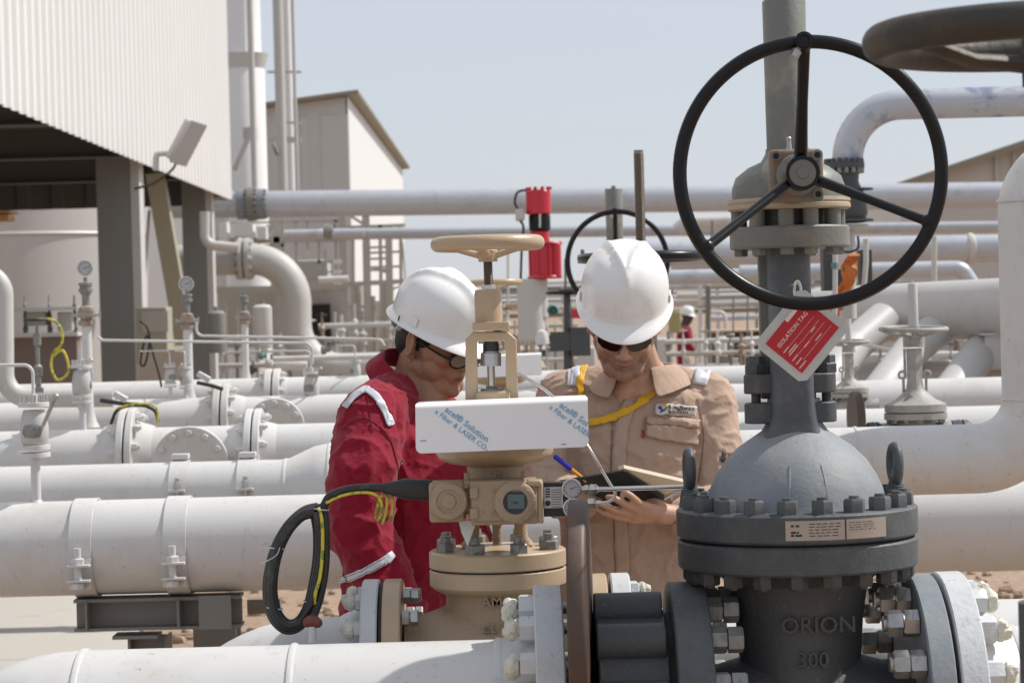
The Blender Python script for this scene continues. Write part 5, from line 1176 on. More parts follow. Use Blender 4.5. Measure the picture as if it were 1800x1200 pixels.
# ---------------------------------------------------------------- risers with gauges
def riser(px, y0, yb, Y, r, lb, yv, fs=1.0, gauge_=True):
    k_ = K(Y); t = thing('gauge_riser', lb, 'gauge riser', P(px, yb, Y), 'thin risers with gauges on the pipe rows'); g = k_ * fs
    base = P(px, yb, Y); H = lambda py: V((base.x, base.y, P(px, py, Y).z)); rf = 9 * g
    b = MB(); b.lathe(base - UP * .02, UP, [(r * 2.2 * k_, 0), (r * 1.6 * k_, 10 * k_), (r * k_, 30 * k_), (r * k_, (H(yv) - base).z - 20 * g + .02)], 20); build(b, 'riser_pipe', 'white', t)
    o = H(yv)
    b = MB(); b.lathe(o - UP * 22 * g, UP, [(rf, 0), (rf * 1.7, 2 * g), (rf * 1.7, 9 * g), (rf * 1.1, 12 * g), (rf * 1.3, 16 * g), (rf * 1.3, 26 * g), (rf * 1.6, 28 * g), (rf * 1.6, 34 * g), (rf * .9, 38 * g)], 20); b.box(o, (30 * g, 22 * g, 12 * g)); build(b, 'block_valve', 'rustz', t)
    for a, b__ in ((XR, 1), (-XR, .8)):
        b = MB(); b.cyl(o - UP * 2 * g, o - UP * 2 * g + a * 24 * g, 2.4 * g); b.box(o - UP * 2 * g + a * 25 * g, (3 * g, 6 * g, 16 * g * b__)); build(b, 'valve_handle', 'steel', t)
    b = MB(); b.lathe(o + UP * 14 * g, UP, [(rf * .8, 0), (rf * .8, 22 * g), (rf * 1.1, 23 * g), (rf * 1.1, 26 * g), (rf * 1.45, 27 * g), (rf * 1.45, 33 * g), (rf * 1.2, 34 * g), (rf * 1.2, 38 * g), (rf * 1.45, 39 * g), (rf * 1.45, 44 * g), (rf * .4, 46 * g), (rf * .4, 54 * g)], 18); build(b, 'gauge_fitting', 'zinc', t)
    if gauge_: gauge(H(y0 + 13), V((.1, -1, .05)), 14 * k_ * (.85 + .15 * fs), t, 'inox')
    return t
M['rustz'] = mat('stained_brass_fitting', (.36, .30, .25), .5, .3, var=.3, scale=50, col2=(.22, .13, .09), lo=.5, hi=.6, scale2=30)
g1 = riser(157, 458, 742, 9.8, 8.5, 'tall white riser topped by a round gauge, left of the dark column', 552, .95)
g2 = riser(333, 486, 705, 11.2, 8, 'white riser with a round gauge between the two columns', 562, .78)
g3 = riser(433, 500, 675, 12.6, 6, 'slimmer white riser without a dial under the silver elbow', 556, .62, False)
# foreground valve cluster on the left
Y = 7.5; k_ = K(Y)
dv = thing('drain_valve', 'compact white ball valve on a short stub over the thick pipe, far left', 'valve', P(64, 885, YA), 'small white drain valves on pipe stubs')
q = P(64, 880, YA); H = lambda py: V((q.x, q.y, P(62, py, YA).z)); kA_ = kA
b = MB(); b.lathe(H(896), UP, [(18 * kA, 0), (17 * kA, 8 * kA), (8.5 * kA, 18 * kA), (8.5 * kA, 96 * kA)], 24); build(b, 'stub_pipe', 'white', dv)
def ringf(par, py, r_, h, m='white', kk_=kA, q_=None, n=8):
    b = MB(); c = q_ if q_ is not None else H(py); b.cyl(c, c + UP * h * kk_, r_ * kk_, seg=28); return build(b, 'flange', m, par, bev=.001)
for py in (803, 790, 715): ringf(dv, py, 27, 8)
b = MB(); b.lathe(H(782), UP, [(20 * kA, 0), (24 * kA, 6 * kA), (25 * kA, 30 * kA), (22 * kA, 50 * kA), (18 * kA, 62 * kA)], 28); build(b, 'valve_body', 'wgrey', dv)
b = MB(); b.lathe(H(757) - FW * .035, -FW, [(17 * kA, -.01), (17 * kA, 0), (12 * kA, .006), (0, .008)], 20); build(b, 'side_cap', 'zinc', dv)
for i in range(8):
    t = i * math.pi / 4 + .2; c = H(707) + V((math.cos(t), math.sin(t), 0)) * 21 * kA; b = MB(); b.cyl(c, c + UP * 13 * kA, 4.5 * kA, seg=12); build(b, 'flange_bolt', 'inox', dv)
b = MB(); b.tube([H(765) + XR * .01, H(745) + XR * 22 * kA - FW * .05, H(697) + XR * 45 * kA - FW * .05], 3.5 * kA, 10); b.ell(H(697) + XR * 45 * kA - FW * .05, 6 * kA, seg=12, rings=8); build(b, 'lever', 'steel', dv)
b = MB(); b.tube(bend([H(706), H(641), H(641) - XR * 140 * kA + UP * 2 * kA], 16 * kA, 10), 3 * kA, 12); b.hexnut(H(708), UP, 7 * kA, 16 * kA); build(b, 'vent_tube', 'white', dv)
index_kids()
# further, smaller clusters of the same kind
for px, py, Y, sc_, lb in ((146, 752, 9.5, .92, 'small white drain valve in front of the tall gauge riser'), (300, 702, 11.2, .62, 'small drain valve beside the middle riser, behind the pipe rows'),
                           (327, 705, 11.0, .62, 'small drain valve right of the middle riser'), (549, 742, 11.0, .86, 'white drain valve standing left of the red coverall shoulder'),
                           (626, 690, 12.5, .66, 'khaki drain valve just left of the red collar'), (703, 640, 14.5, .6, 'small drain valve behind the red collar')):
    pt = P(px, py, Y); pt.z -= .03; dup(dv, pt, lb, None, sc_, rotz=.4 * px, skip=())
# instrument tubing
def tubing(pts, Y, r, lb, m='white', rad=12):
    b = MB(); b.tube(bend([P(x, y, Y) for x, y in pts], rad * K(Y), 6), r * K(Y), 10); return tag(build(b, 'instrument_tube', m), lb, 'tube', 'thin instrument tubes in the background')
tubing([(172, 592), (180, 598), (540, 603), (549, 612), (549, 640)], 9.9, 2.6, 'thin white tube running level from the tall riser to the drain valve')
tubing([(345, 560), (345, 590), (670, 596), (676, 608)], 11.5, 2.4, 'thin white tube running level behind the first, to the red collar')
tubing([(140, 720), (140, 610), (152, 595)], 9.6, 3, 'short white tube bent into the tall riser')
# black cables on pipes at left
def cable_(pts, Y, r, m, lb, cat='cable', name='cable'):
    b = MB(); b.tube(smooth_path([P(x, y, Y) for x, y in pts]), r * K(Y), 8); return tag(build(b, name, m), lb, cat)
cable_([(195, 745), (205, 722), (225, 713), (250, 712), (272, 722), (278, 742)], 9.3, 3, 'cable', 'black cable arching over the third pipe flange')
cable_([(176, 703), (195, 706), (225, 710), (258, 712)], 9.6, 4, 'blackm', 'thick black conduit lying along the pipe beside the dark column')
cable_([(205, 718), (230, 711), (262, 710), (276, 720), (277, 744)], 9.25, 2, 'sgreen', 'yellow green wire arching beside the black cable')
cable_([(346, 672), (370, 677), (392, 684)], 10.8, 3.5, 'blackm', 'black conduit lying on the pipe under the small white box')
for x0, y0, Y, lb in ((212, 697, 9.4, 'small white sloping junction box on the pipe beside the dark column'), (358, 662, 10.9, 'small white junction box beside the second riser')):
    b = MB(); c = P(x0, y0, Y); b.box(c, (24 * K(Y), .05, 10 * K(Y)), (V((.85, 0, -.5)).normalized(), FW, V((.5, 0, .85)).normalized())); tag(build(b, 'junction_box', 'white', bev=.003), lb, 'junction box')
# valve with hanging loops at far left
t = thing('needle_valve', 'small steel needle valve with coiled yellow green wire in front of the pinkish panel', 'valve', P(66, 680, 10.2))
Y = 10.2; k_ = K(Y); q = P(68, 690, Y); b = MB(); b.lathe(q, UP, [(9 * k_, 0), (9 * k_, 8 * k_), (5 * k_, 10 * k_), (5 * k_, 28 * k_), (8 * k_, 30 * k_), (8 * k_, 46 * k_), (4 * k_, 50 * k_), (4 * k_, 82 * k_), (7 * k_, 84 * k_), (7 * k_, 104 * k_), (3 * k_, 106 * k_), (3 * k_, 122 * k_)], 16); build(b, 'valve_body', 'zinc', t)
b = MB(); b.torus(P(65, 562, Y), UP, 18 * k_, 2.5 * k_, 32, 8); b.beam(P(47, 562, Y), P(83, 562, Y), 4 * k_, 4 * k_); build(b, 'handwheel', 'blackm', t)
b = MB(); b.tube(smooth_path([P(62, 562, Y), P(92, 562, Y), P(108, 580, Y), P(108, 605, Y), P(94, 620, Y), P(90, 645, Y), P(100, 667, Y), P(116, 660, Y), P(120, 640, Y), P(110, 616, Y), P(94, 625, Y)]), 2.4 * k_, 8); build(b, 'coiled_wire', 'sgreen', t)
cable_([(245, 564), (258, 575), (263, 600), (255, 640), (247, 635), (258, 590), (270, 625), (280, 660), (284, 680)], 11.9, 2, 'cable', 'thin black cable looping down from the grey box between the columns')
# ---------------------------------------------------------------- right side: white pipe with two elbows at the frame edge
YR = 6.55; kR = K(YR)
b = MB(); zz = P(1480, 812, YR)
b.tube(bend([V((P(1250, 812, YR).x, YR, zz.z)), V((P(1826, 812, YR).x, YR, zz.z)), V((P(1826, 812, YR).x, YR, P(1826, 300, YR).z)), V((P(1826, 812, YR).x + .6, YR + .2, P(1826, 285, YR).z))], [108 * kR, 78 * kR], 16), 61 * kR, 48)
rr_ = thing('pipe', 'pale pipe sweeping up into a vertical leg at the right frame edge', 'pipe', V((P(1826, 812, YR).x, YR, 0)))
build(b, 'pipe_run', 'white', rr_)
for c, ax in ((V((P(1504, 812, YR).x, YR, zz.z)), XR), (V((P(1826, 812, YR).x, YR, P(1826, 352, YR).z)), UP), (V((P(1826, 812, YR).x, YR, P(1826, 700, YR).z)), UP)):
    b = MB(); b.torus(c, ax, 61 * kR, .003, 40, 8, 1.5); build(b, 'weld_seam', 'white', rr_)
# small grey gate valves on the right
def small_gate(px, Y, lb, ybase, s_, wheel=True):
    k_ = K(Y) * s_; o = P(px, ybase, Y); t = thing('small_gate_valve', lb, 'valve', o, 'small pale grey gate valves on the right')
    L_ = lambda mb, pr, seg=32: mb.lathe(o, UP, [(r * k_, h * k_) for r, h in pr], seg)
    b = MB(); L_(b, [(0, -60), (46, -58), (50, -20), (34, 6), (30, 12)]); b.lathe(o - XR * 80 * k_ - UP * 20 * k_, XR, [(26 * k_, 0), (26 * k_, 160 * k_)], 24); build(b, 'valve_body', 'wgrey2', t)
    b = MB(); L_(b, [(0, 12), (55, 12), (55, 23), (0, 23)]); f = build(b, 'body_flange', 'wgrey2', t); bolts(f, o + UP * 12 * k_, -UP, 47 * k_, 12, 5 * k_, 6 * k_, 'zinc')
    b = MB(); L_(b, [(0, 25), (54, 25), (54, 38), (50, 40), (36, 46), (24, 56), (15, 66), (12, 84), (0, 84)]); build(b, 'bonnet', 'wgrey2', t)
    b = MB(); b.box(o + V((-16 * k_, -.05, 42 * k_)), (20 * k_, .003, 26 * k_), (V((.8, 0, -.6)), FW, V((.6, 0, .8)))); build(b, 'hang_tag', 'wgrey2', t)
    b = MB(); b.lathe(o, UP, [(17 * k_, 60 * k_), (14 * k_, 84 * k_), (15 * k_, 136 * k_)], 6); b.cyl(o + V((-17 * k_, 0, 84 * k_)), o + V((-17 * k_, 0, 136 * k_)), 2.5 * k_, seg=8)
    b.cyl(o + UP * 138 * k_, o + UP * 158 * k_, 19 * k_); build(b, 'yoke', 'wgrey2', t, bev=.001)
    for sx in (-1, 1):
        b = MB(); b.torus(o + V((sx * 22 * k_, 0, 90 * k_)), FW, 6 * k_, 2.2 * k_, 20, 8); b.cyl(o + V((sx * 20 * k_, 0, 52 * k_)), o + V((sx * 20 * k_, 0, 84 * k_)), 2.5 * k_, seg=8); build(b, 'gland_bolt', 'wgrey2', t)
    if wheel:
        b = MB(); b.torus(o + UP * 170 * k_, V((.02, -.04, 1)), 57 * k_, 4.5 * k_, 48, 10); h = build(b, 'handwheel', 'wgrey2', t)
        b = MB(); b.cyl(o + UP * 156 * k_, o + UP * 174 * k_, 12 * k_); build(b, 'wheel_hub', 'wgrey2', h)
        for a0 in range(5):
            d = V((math.cos(a0 * 1.2566 + .3), math.sin(a0 * 1.2566 + .3), 0)); b = MB(); b.tube([o + UP * 160 * k_ + d * 8 * k_, o + UP * 160 * k_ + d * 30 * k_, o + UP * 169 * k_ + d * 54 * k_], 4 * k_, 8); build(b, 'spoke', 'wgrey2', h)
    b = MB(); L_(b, [(9, 168), (9, 172), (8.5, 248), (7.5, 250), (2, 251), (1.2, 256), (0, 256)], 20); build(b, 'stem_cover', 'wgrey', t)
    return t
M['wgrey2'] = mat('chipped_grey_valve_paint', (.36, .345, .315), .55, var=.12, scale=14, bump=.15, col2=(.22, .21, .19), lo=.5, hi=.7, scale2=18)
small_gate(1610, 7.8, 'small pale grey gate valve with flat handwheel on the right, above the sweeping pipe', 748, 1.0)
small_gate(1494, 10.0, 'smaller pale gate valve half hidden by the laminated red tag', 705, .62)
b = MB(); Y = 7.8; k_ = K(Y); c = P(1506, 735, Y); b.lathe(c - XR * 8 * k_, V((1, .08, 0)), [(0, 0), (46 * k_, 0), (48 * k_, 2 * k_), (48 * k_, 12 * k_), (46 * k_, 14 * k_), (0, 14 * k_)], 48); tag(build(b, 'spectacle_blind', 'blind'), 'small brown blind disc edge on left of the small grey valve', 'pipe blind')
for x0, x1, lb in ((1520, 1556, 'short dark grey wafer fitting left of the small grey gate valve'), (1668, 1712, 'short dark grey wafer fitting right of the small grey gate valve')):
    b = MB(); z_ = P(1610, 770, Y).z; xa, xb = P(x0, 750, Y).x, P(x1, 750, Y).x
    b.lathe((xa, Y, z_), XR, [(22 * k_, 0), (30 * k_, .01), (31 * k_, (xb - xa) * .45), (27 * k_, (xb - xa) * .47), (27 * k_, (xb - xa) * .53), (31 * k_, (xb - xa) * .55), (30 * k_, xb - xa - .02), (20 * k_, xb - xa)], 32)
    tag(build(b, 'wafer_fitting', 'grey'), lb, 'pipe fitting')
# header pipe and diagonal branches on the right
M['wgreyh'] = mat('shade_toned_header_paint', (.46, .45, .435), .5, var=.06, scale=3, col2=(.36, .355, .34), lo=.5, hi=.75, scale2=3)  # pale pipe grey, darkened so the colour carries the shade on these pipes
Y = 12.5; k_ = K(Y)
hp = thing('header_pipe', 'big pale header pipe above diagonal branches on the right', 'pipe', P(1650, 600, Y))
b = MB(); b.tube([P(1440, 556, Y + .6), P(1560, 550, Y + .25), P(1900, 536, Y - .6)], 52 * k_, 40); build(b, 'pipe_run', 'wgreyh', hp)
b = MB(); b.ell(P(1440, 556, Y + .6), 52 * k_); build(b, 'end_dome', 'wgreyh', hp)
for i, (xa, ya, xb, yb) in enumerate(((1555, 560, 1410, 730), (1672, 560, 1508, 740), (1790, 565, 1630, 745), (1900, 570, 1760, 740))):
    b = MB(); b.tube(bend([P(xa, ya, Y), P((xa * 2 + xb) / 3 - 10, ya + 50, Y - .2), P(xb, yb, Y - .9)], 60 * k_, 6), 31 * k_, 28); build(b, 'branch_pipe', 'wgreyh', hp)
b = MB(); b.box(P(1765, 618, Y - .2), (80 * k_, .25, 60 * k_)); b.box(P(1765, 586, Y - .2), (98 * k_, .3, 4 * k_)); tag(build(b, 'junction_box', 'wgrey', bev=.004), 'pale steel box with overhanging lid beneath the header pipe', 'box')
b = MB(); b.box(P(1722, 565, Y - .25), (12 * k_, .05, 42 * k_)); tag(build(b, 'support_post', 'wgrey'), 'stub post standing on the pale steel box lid', 'post')
b = MB(); b.box(P(1535, 608, 11.5), (38 * K(11.5), .4, 4 * K(11.5)), (V((.97, 0, -.22)), FW, V((.22, 0, .97)))); tag(build(b, 'sun_hood', 'white'), 'small sloping white hood behind the small grey valve', 'hood')
# upper pipes crossing the picture
def upper(pts, Y, r, lb, m='silver', rad=0, name='pipe', nm='pipe_run'):
    t = thing(name, lb, 'pipe', P(*pts[0], Y)); b = MB(); p = [P(x, y, Y) for x, y in pts]
    b.tube(bend(p, rad * K(Y), 12) if len(p) > 2 else p, r * K(Y), 36); build(b, nm, m, t); return t
u1 = upper([(300, 361), (2000, 340 - 0)], 33.5, 23, 'long silver overhead pipe starting at the dark flange by the white building')
for k2 in u1.children: pass

for px, r_ in ((424, 27), (441, 30), (458, 27)):
    b = MB(); c = V((P(px, 358, 33.5).x, 33.5, P(px, 359, 33.5).z)); b.cyl(c - XR * 6 * K(33.5), c + XR * 6 * K(33.5), r_ * K(33.5), seg=36); f = build(b, 'flange', 'greyl' if px != 441 else 'sup', u1)
    bolts(f, c + XR * 6 * K(33.5), XR, r_ * .86 * K(33.5), 16, 3.6 * K(33.5), 5 * K(33.5), 'zinc')
u2 = upper([(560, 412), (2000, 396)], 34.5, 10, 'thinner silver pipe running level below the long overhead pipe')
u3 = upper([(1130, 447), (1395, 441), (1900, 432)], 21, 23, 'silver overhead pipe lowest on the right, above the header pipe', rad=5)
b = MB(); b.torus(P(1706, 437, 21), XR, 24 * K(21), .02, 36, 8, 1.6); build(b, 'joint_band', 'cladg', u3)
b = MB(); b.beam(P(1180, 474, 21.5), P(1900, 452, 21.5), .2, 7 * K(21.5)); tag(build(b, 'pipe_rack_beam', 'frame'), 'long khaki rack beam under the lowest overhead pipe', 'beam')
upper([(1300, 480), (1690, 472), (1722, 520)], 19, 14, 'short silver pipe ending in a downward elbow behind the black handwheel rim', rad=20)
upper([(1150, 488), (1420, 482)], 19.5, 13, 'short silver pipe behind the man in beige, right of his helmet')
M['gsil'] = mat('blue_stained_silver', (.46, .48, .52), .42, .2, var=.1, scale=4, col2=(.19, .225, .33), lo=.49, hi=.62, scale2=6, bump=.05)
# big goose neck at top right and the valve it stands on
gn = upper([(1490, 292), (1490, 186), (1960, 174)], 9.5, 27, 'blue silver gooseneck pipe at the upper right, turning down into a dark valve', m='gsil', rad=96)
Y = 9.5; k_ = K(Y); o = P(1490, 560, Y)
cv = thing('standing_valve', 'dark grey vertical valve below the blue silver gooseneck, partly behind the black wheel', 'valve', o)
Hh = lambda py: P(1490, py, Y).z
def lv(mb, pr, seg=36): return mb.lathe((o.x, o.y, 0), UP, [(r * k_, Hh(y)) for r, y in pr], seg)
b = MB(); lv(b, [(0, 296), (36, 296), (36, 286), (0, 286)]); f = build(b, 'top_flange', 'greyd', cv); bolts(f, (o.x, o.y, Hh(296)), -UP, 31 * k_, 16, 4.5 * k_, 9 * k_, 'zinc'); bolts(f, (o.x, o.y, Hh(286)), UP, 31 * k_, 16, 4.5 * k_, 7 * k_, 'greyd')
b = MB(); lv(b, [(0, 296), (30, 297), (26, 306), (25, 320), (31, 334), (38, 350), (40, 375), (34, 392), (0, 392)]); build(b, 'valve_body', 'greyd', cv)
b = MB(); lv(b, [(0, 336), (50, 335), (50, 332), (0, 332)]); build(b, 'fin_plate', 'greyd', cv); b = MB(); lv(b, [(0, 392), (50, 390), (50, 386), (0, 386)]); build(b, 'fin_plate', 'greyd', cv)
b = MB(); lv(b, [(0, 404), (40, 404), (40, 395), (0, 395)]); build(b, 'lower_flange', 'frame', cv)
b = MB(); lv(b, [(0, 560), (16, 560), (16, 404), (0, 404)]); build(b, 'stem_pipe', 'wgrey', cv)
b = MB(); b.box(P(1462, 470, Y - .2), (34 * k_, .1, 80 * k_)); b.box(P(1520, 470, Y - .1), (20 * k_, .1, 60 * k_)); build(b, 'control_box', 'greyd', cv, bev=.004)
b = MB(); b.box(P(1481, 460, Y - .3), (16 * k_, .03, 26 * k_)); build(b, 'white_card', 'label', cv)
b = MB(); b.tube(smooth_path([P(1508, 415, Y - .3), P(1508, 436, Y - .3), P(1490, 443, Y - .3), P(1472, 437, Y - .3)]), 2 * k_, 8); build(b, 'loop_cable', 'cable', cv)
b = MB(); n = 26
for (xa, ya, xb, yb, w_) in ((1506, 448, 1460, 560, 15), (1492, 455, 1478, 545, 11)):
    pts = []; rs = []
    for i in range(n):
        t_ = i / (n - 1); pts.append(P(xa + (xb - xa) * t_ + 5 * math.sin(t_ * 9 + xa), ya + (yb - ya) * t_, Y - .4 + .02 * math.sin(t_ * 14))); rs.append(w_ * k_ * (.75 + .35 * noise.noise(V((t_ * 7, xa, 0)))))
    b.tube(pts, rs, 10, flat=.35)
tag(build(b, 'lifting_sling', 'orange'), 'rusty orange sling dangling behind the lower black wheel rim', 'sling')
tubing([(1468, 430), (1468, 520), (1466, 600)], 9.0, 4.5, 'upright pale tube with a teal collar behind the black wheel', 'wgrey')
b = MB(); b.cyl(P(1467, 462, 9.0), P(1467, 472, 9.0), 6 * K(9)); tag(build(b, 'tube_collar', 'teal'), 'small teal collar on the upright tube behind the wheel', 'collar')
tubing([(1522, 420), (1522, 460), (1518, 510)], 9.1, 5, 'upright pale tube beside the orange sling', 'wgrey')
# ---------------------------------------------------------------- valves behind the two men
index_kids()
dup(gv, (P(1093, 900, 11.4).x, 11.4, gv.location.z - .0), 'distant grey gate valve with black handwheel behind the beige man\'s helmet', 'grey gate valves with black handwheels', 1, 0, skip=('maker_plate', 'cast_lettering', 'tag_clip'))
gv['label'] = 'large dusty grey gate valve with a domed bonnet in the right foreground'
p = tv.location.copy(); d2 = dup(tv, (P(884, 900, 10.8).x, 10.8, p.z), 'second tan control valve, its flat wheel and white shield peeping past the first yoke', 'tan control valves with horizontal handwheels', 1, 0, skip=('cast_lettering', 'film_lettering'))
d3 = dup(tv, (P(931, 900, 15.5).x, 15.5, p.z - .083), 'third and smallest tan valve, far behind between the two helmets', 'tan control valves with horizontal handwheels', 1, 0, skip=('cast_lettering', 'film_lettering', 'side_shield'))
# rising stem valve just behind the beige helmet
Y = 7.6; k_ = K(Y); o = P(1130, 560, Y)
rs = thing('rising_stem_valve', 'valve with a bare threaded stem and level black wheel behind the beige man', 'valve', o - UP * .6)
x_ = o.x; Hz = lambda py: V((x_, Y, P(1127, py, Y).z)); b = MB(); b.cyl(Hz(640), Hz(268), 8 * k_, seg=20)
n = 62
for i in range(n): b.torus(Hz(470 - i * 3.25), UP, 8 * k_, 1.3 * k_, 16, 6)
build(b, 'threaded_stem', 'thread', rs)
b = MB(); b.cyl(Hz(270), Hz(264), 8.5 * k_, seg=20); build(b, 'stem_end', 'zinc', rs)
b = MB(); b.torus(Hz(452), UP, 104 * k_, 9 * k_, 72, 12, .95); h = build(b, 'handwheel', 'black', rs)
for a0 in (20, 140, 260):
    d = V((math.cos(R(a0)), math.sin(R(a0)), 0)); b = MB(); b.tube([Hz(452) + d * 10 * k_, Hz(452) + d * 100 * k_], 6 * k_, 8); build(b, 'spoke', 'black', h)
b = MB(); b.lathe(V((x_, Y, 0)), UP, [(20 * k_, Hz(468).z), (20 * k_, Hz(440).z)], 24); build(b, 'wheel_hub', 'greyd', rs)
b = MB(); b.lathe(V((x_, Y, 0)), UP, [(90 * k_, Hz(760).z), (90 * k_, Hz(740).z), (50 * k_, Hz(720).z), (26 * k_, Hz(690).z), (22 * k_, Hz(468).z)], 32); build(b, 'bonnet', 'greyd', rs)
b = MB(); b.box(P(1028, 455, Y + .3), (26 * k_, .06, 16 * k_)); b.cyl(P(1024, 450, Y + .3), P(1024, 438, Y + .3), 4 * k_, seg=10); tag(build(b, 'clamp_block', 'greyg', bev=.004), 'small grey clamp block with a stud left of the beige man\'s helmet top', 'clamp')
# red actuator
Y = 15; k_ = K(Y); o = P(948, 640, Y)
ra = thing('red_actuator_valve', 'valve with tall bright red actuator between the helmets', 'valve', o)
def cyl_(px, y0, y1, r0, m, nm, par=ra, Yd=0, r1=None):
    c0 = P(px, y0, Y + Yd); c1 = V((c0.x, c0.y, P(px, y1, Y).z)); b = MB(); b.cyl(c0, c1, r0 * k_, (r1 or r0) * k_, 28); return build(b, nm, m, par, bev=.01)
u = cyl_(947, 377, 334, 22, 'red', 'upper_cylinder'); cyl_(949, 406, 377, 19, 'black', 'black_band'); cyl_(949, 426, 406, 17, 'red', 'middle_cylinder')
lo_ = cyl_(957, 488, 428, 26, 'red', 'lower_cylinder'); cyl_(978, 488, 426, 9, 'red', 'side_cylinder', Yd=-.05); cyl_(958, 490, 484, 31, 'red', 'base_ring'); cyl_(958, 430, 425, 31, 'red', 'top_ring')
for i in range(10):
    t = i * .628; b = MB(); c = P(947, 334, Y) + V((math.cos(t), math.sin(t), 0)) * 20 * k_; b.cyl(c, c + UP * 5 * k_, 3 * k_, seg=8); build(b, 'cap_bolt', 'red', u)
for i in range(8):
    t = i * .785 + .3; c = P(958, 457, Y) + V((math.cos(t), math.sin(t), 0)) * 28 * k_; b = MB(); b.cyl(c - UP * 28 * k_, c + UP * 32 * k_, 2.2 * k_, seg=8); build(b, 'tie_rod', 'red', lo_)
b = MB(); b.cyl(P(949, 400, Y - .08), P(949, 376, Y - .08), 2 * k_, seg=8); build(b, 'band_clip', 'inox', ra)
cyl_(935, 600, 490, 24, 'wgrey', 'yoke'); cyl_(950, 560, 490, 14, 'cladg', 'yoke_post')
b = MB(); b.box(P(914, 378, Y), (16 * k_, .15, 20 * k_)); build(b, 'limit_switch', 'wgrey', ra, bev=.01)
b = MB(); b.tube(smooth_path([P(926, 334, Y), P(910, 338, Y), P(905, 356, Y), P(912, 370, Y)]), 2.2 * k_, 8); b.tube(smooth_path([P(914, 388, Y), P(920, 400, Y), P(917, 440, Y), P(915, 500, Y)]), 2.2 * k_, 8); build(b, 'signal_cable', 'cable', ra)
# dark stem valve between
Y = 13; k_ = K(Y); t = thing('dark_wheel_valve', 'dark valve with level wheel and upright stem left of the beige man\'s helmet', 'valve', P(996, 640, Y))
b = MB(); b.cyl(P(994, 520, Y), P(994, 455, Y), 2.5 * k_, seg=10); build(b, 'stem', 'greyg', t); b = MB(); b.torus(P(998, 514, Y), UP, 36 * k_, 3.2 * k_, 40, 8); b.cyl(P(998, 518, Y), P(998, 509, Y), 16 * k_); build(b, 'handwheel', 'black', t)
b = MB(); b.cyl(P(999, 650, Y), P(997, 518, Y), 8 * k_, 6 * k_); b.box(P(985, 600, Y), (36 * k_, .1, 34 * k_)); b.box(P(1020, 600, Y), (34 * k_, .12, 50 * k_)); build(b, 'yoke', 'greyd', t)
b = MB(); b.box(P(1016, 551, Y - .2), (22 * k_, .01, 16 * k_)); tag(build(b, 'warning_sign', 'redp'), 'tiny red sign left of the beige man\'s helmet', 'sign')
b = MB(); c = P(972, 545, Y + .5); b.lathe(c, -FW, [(11 * k_, 0), (11 * k_, .06), (8 * k_, .08), (7 * k_, .05), (0, .05)], 28); tag(build(b, 'teal_dial', 'teal'), 'round teal dial left of the dark stem valve', 'dial')
b = MB(); b.lathe(P(953, 605, Y - .3), UP, [(11 * k_, 0), (12 * k_, 10 * k_), (8 * k_, 22 * k_), (0, 26 * k_)], 20); tag(build(b, 'domed_housing', 'white'), 'small white domed cap beside the far tan valve', 'cap')
# ================================================================ ground
def sheet(x0, x1, y0, y1, z, name, m, n=1):
    b = MB(); b.add([(x0, y0, z), (x1, y0, z), (x1, y1, z), (x0, y1, z)], [(0, 1, 2, 3)]); return structure(build(b, name, m, smooth=False, org=(0, 0, 0)))
M['sand'] = mat('gravelly_sand', (.34, .25, .18), .92, var=.22, scale=1.6, bump=1.0, bscale=26, col2=(.24, .155, .105), lo=.48, hi=.6, scale2=22)
M['concrete'] = mat('pale_concrete', (.46, .43, .385), .85, var=.06, scale=1.5, bump=.08, bscale=40, col2=(.36, .33, .29), lo=.6, hi=.75, scale2=3)
sheet(-1500, 1500, -60, 2500, 0, 'ground', 'sand')
b = MB(); pc_ = [P(-900, 1300, 11.0), P(168, 1200, 9.6), P(60, 1125, 11), P(170, 1050, 13.2)]
b.prism([(-9, 4, .004), (-1.75, 4, .004), (-1.85, 9.4, .004), (-1.72, 10.4, .004), (-1.9, 12.0, .004), (-2.1, 15.5, .004), (-9, 15.5, .004)], (0, 0, .05)); structure(build(b, 'pavement', 'concrete', smooth=False, org=(0, 0, 0)))
# scattered stones near the support
rn = random.Random(5); b = MB()
for i in range(900):
    x, y = rn.uniform(-3, 4.2), rn.uniform(9.2, 15.5)
    if x < -1.6 and y < 15.5 and x < -1.75: continue
    r_ = rn.uniform(.012, .05) * (1 if rn.random() < .93 else 2)
    b.ell((x, y, r_ * .25), (r_, r_ * rn.uniform(.6, 1), r_ * .6), seg=7, rings=5)
b.v = [p + noise.noise_vector(p * 25) * .014 for p in b.v]
o = build(b, 'stones', mat('loose_stones', (.36, .26, .19), .9, var=.3, scale=3, bump=.4), smooth=False, org=(0, 10, 0)); o['kind'] = 'stuff'
# ================================================================ left building with corrugated cladding
XW = -3.66
Lb = thing('clad_building', 'white corrugated building raised on columns at the upper left', 'building', (XW, 24, 0))
def corr(mb, p0, p1, z0, z1, pitch=.19, dep=.035, out=V((1, 0, 0))):
    """ribbed wall sheet between ground points p0 and p1"""
    p0, p1 = V(p0), V(p1); L = (p1 - p0).length; d = (p1 - p0) / L; n = int(L / pitch); vs = []; fs = []
    prof = []
    for i in range(n):
        a = i * pitch; prof += [(a, 0), (a + pitch * .52, 0), (a + pitch * .62, dep), (a + pitch * .9, dep)]
    prof.append((L, 0))
    for a, h in prof:
        q = p0 + d * a + out * h; vs += [(q.x, q.y, z0), (q.x, q.y, z1)]
    for i in range(len(prof) - 1): fs.append((2 * i, 2 * i + 2, 2 * i + 3, 2 * i + 1))
    return mb.add(vs, fs)
zs = 3.2; yN, yF = 8, 32
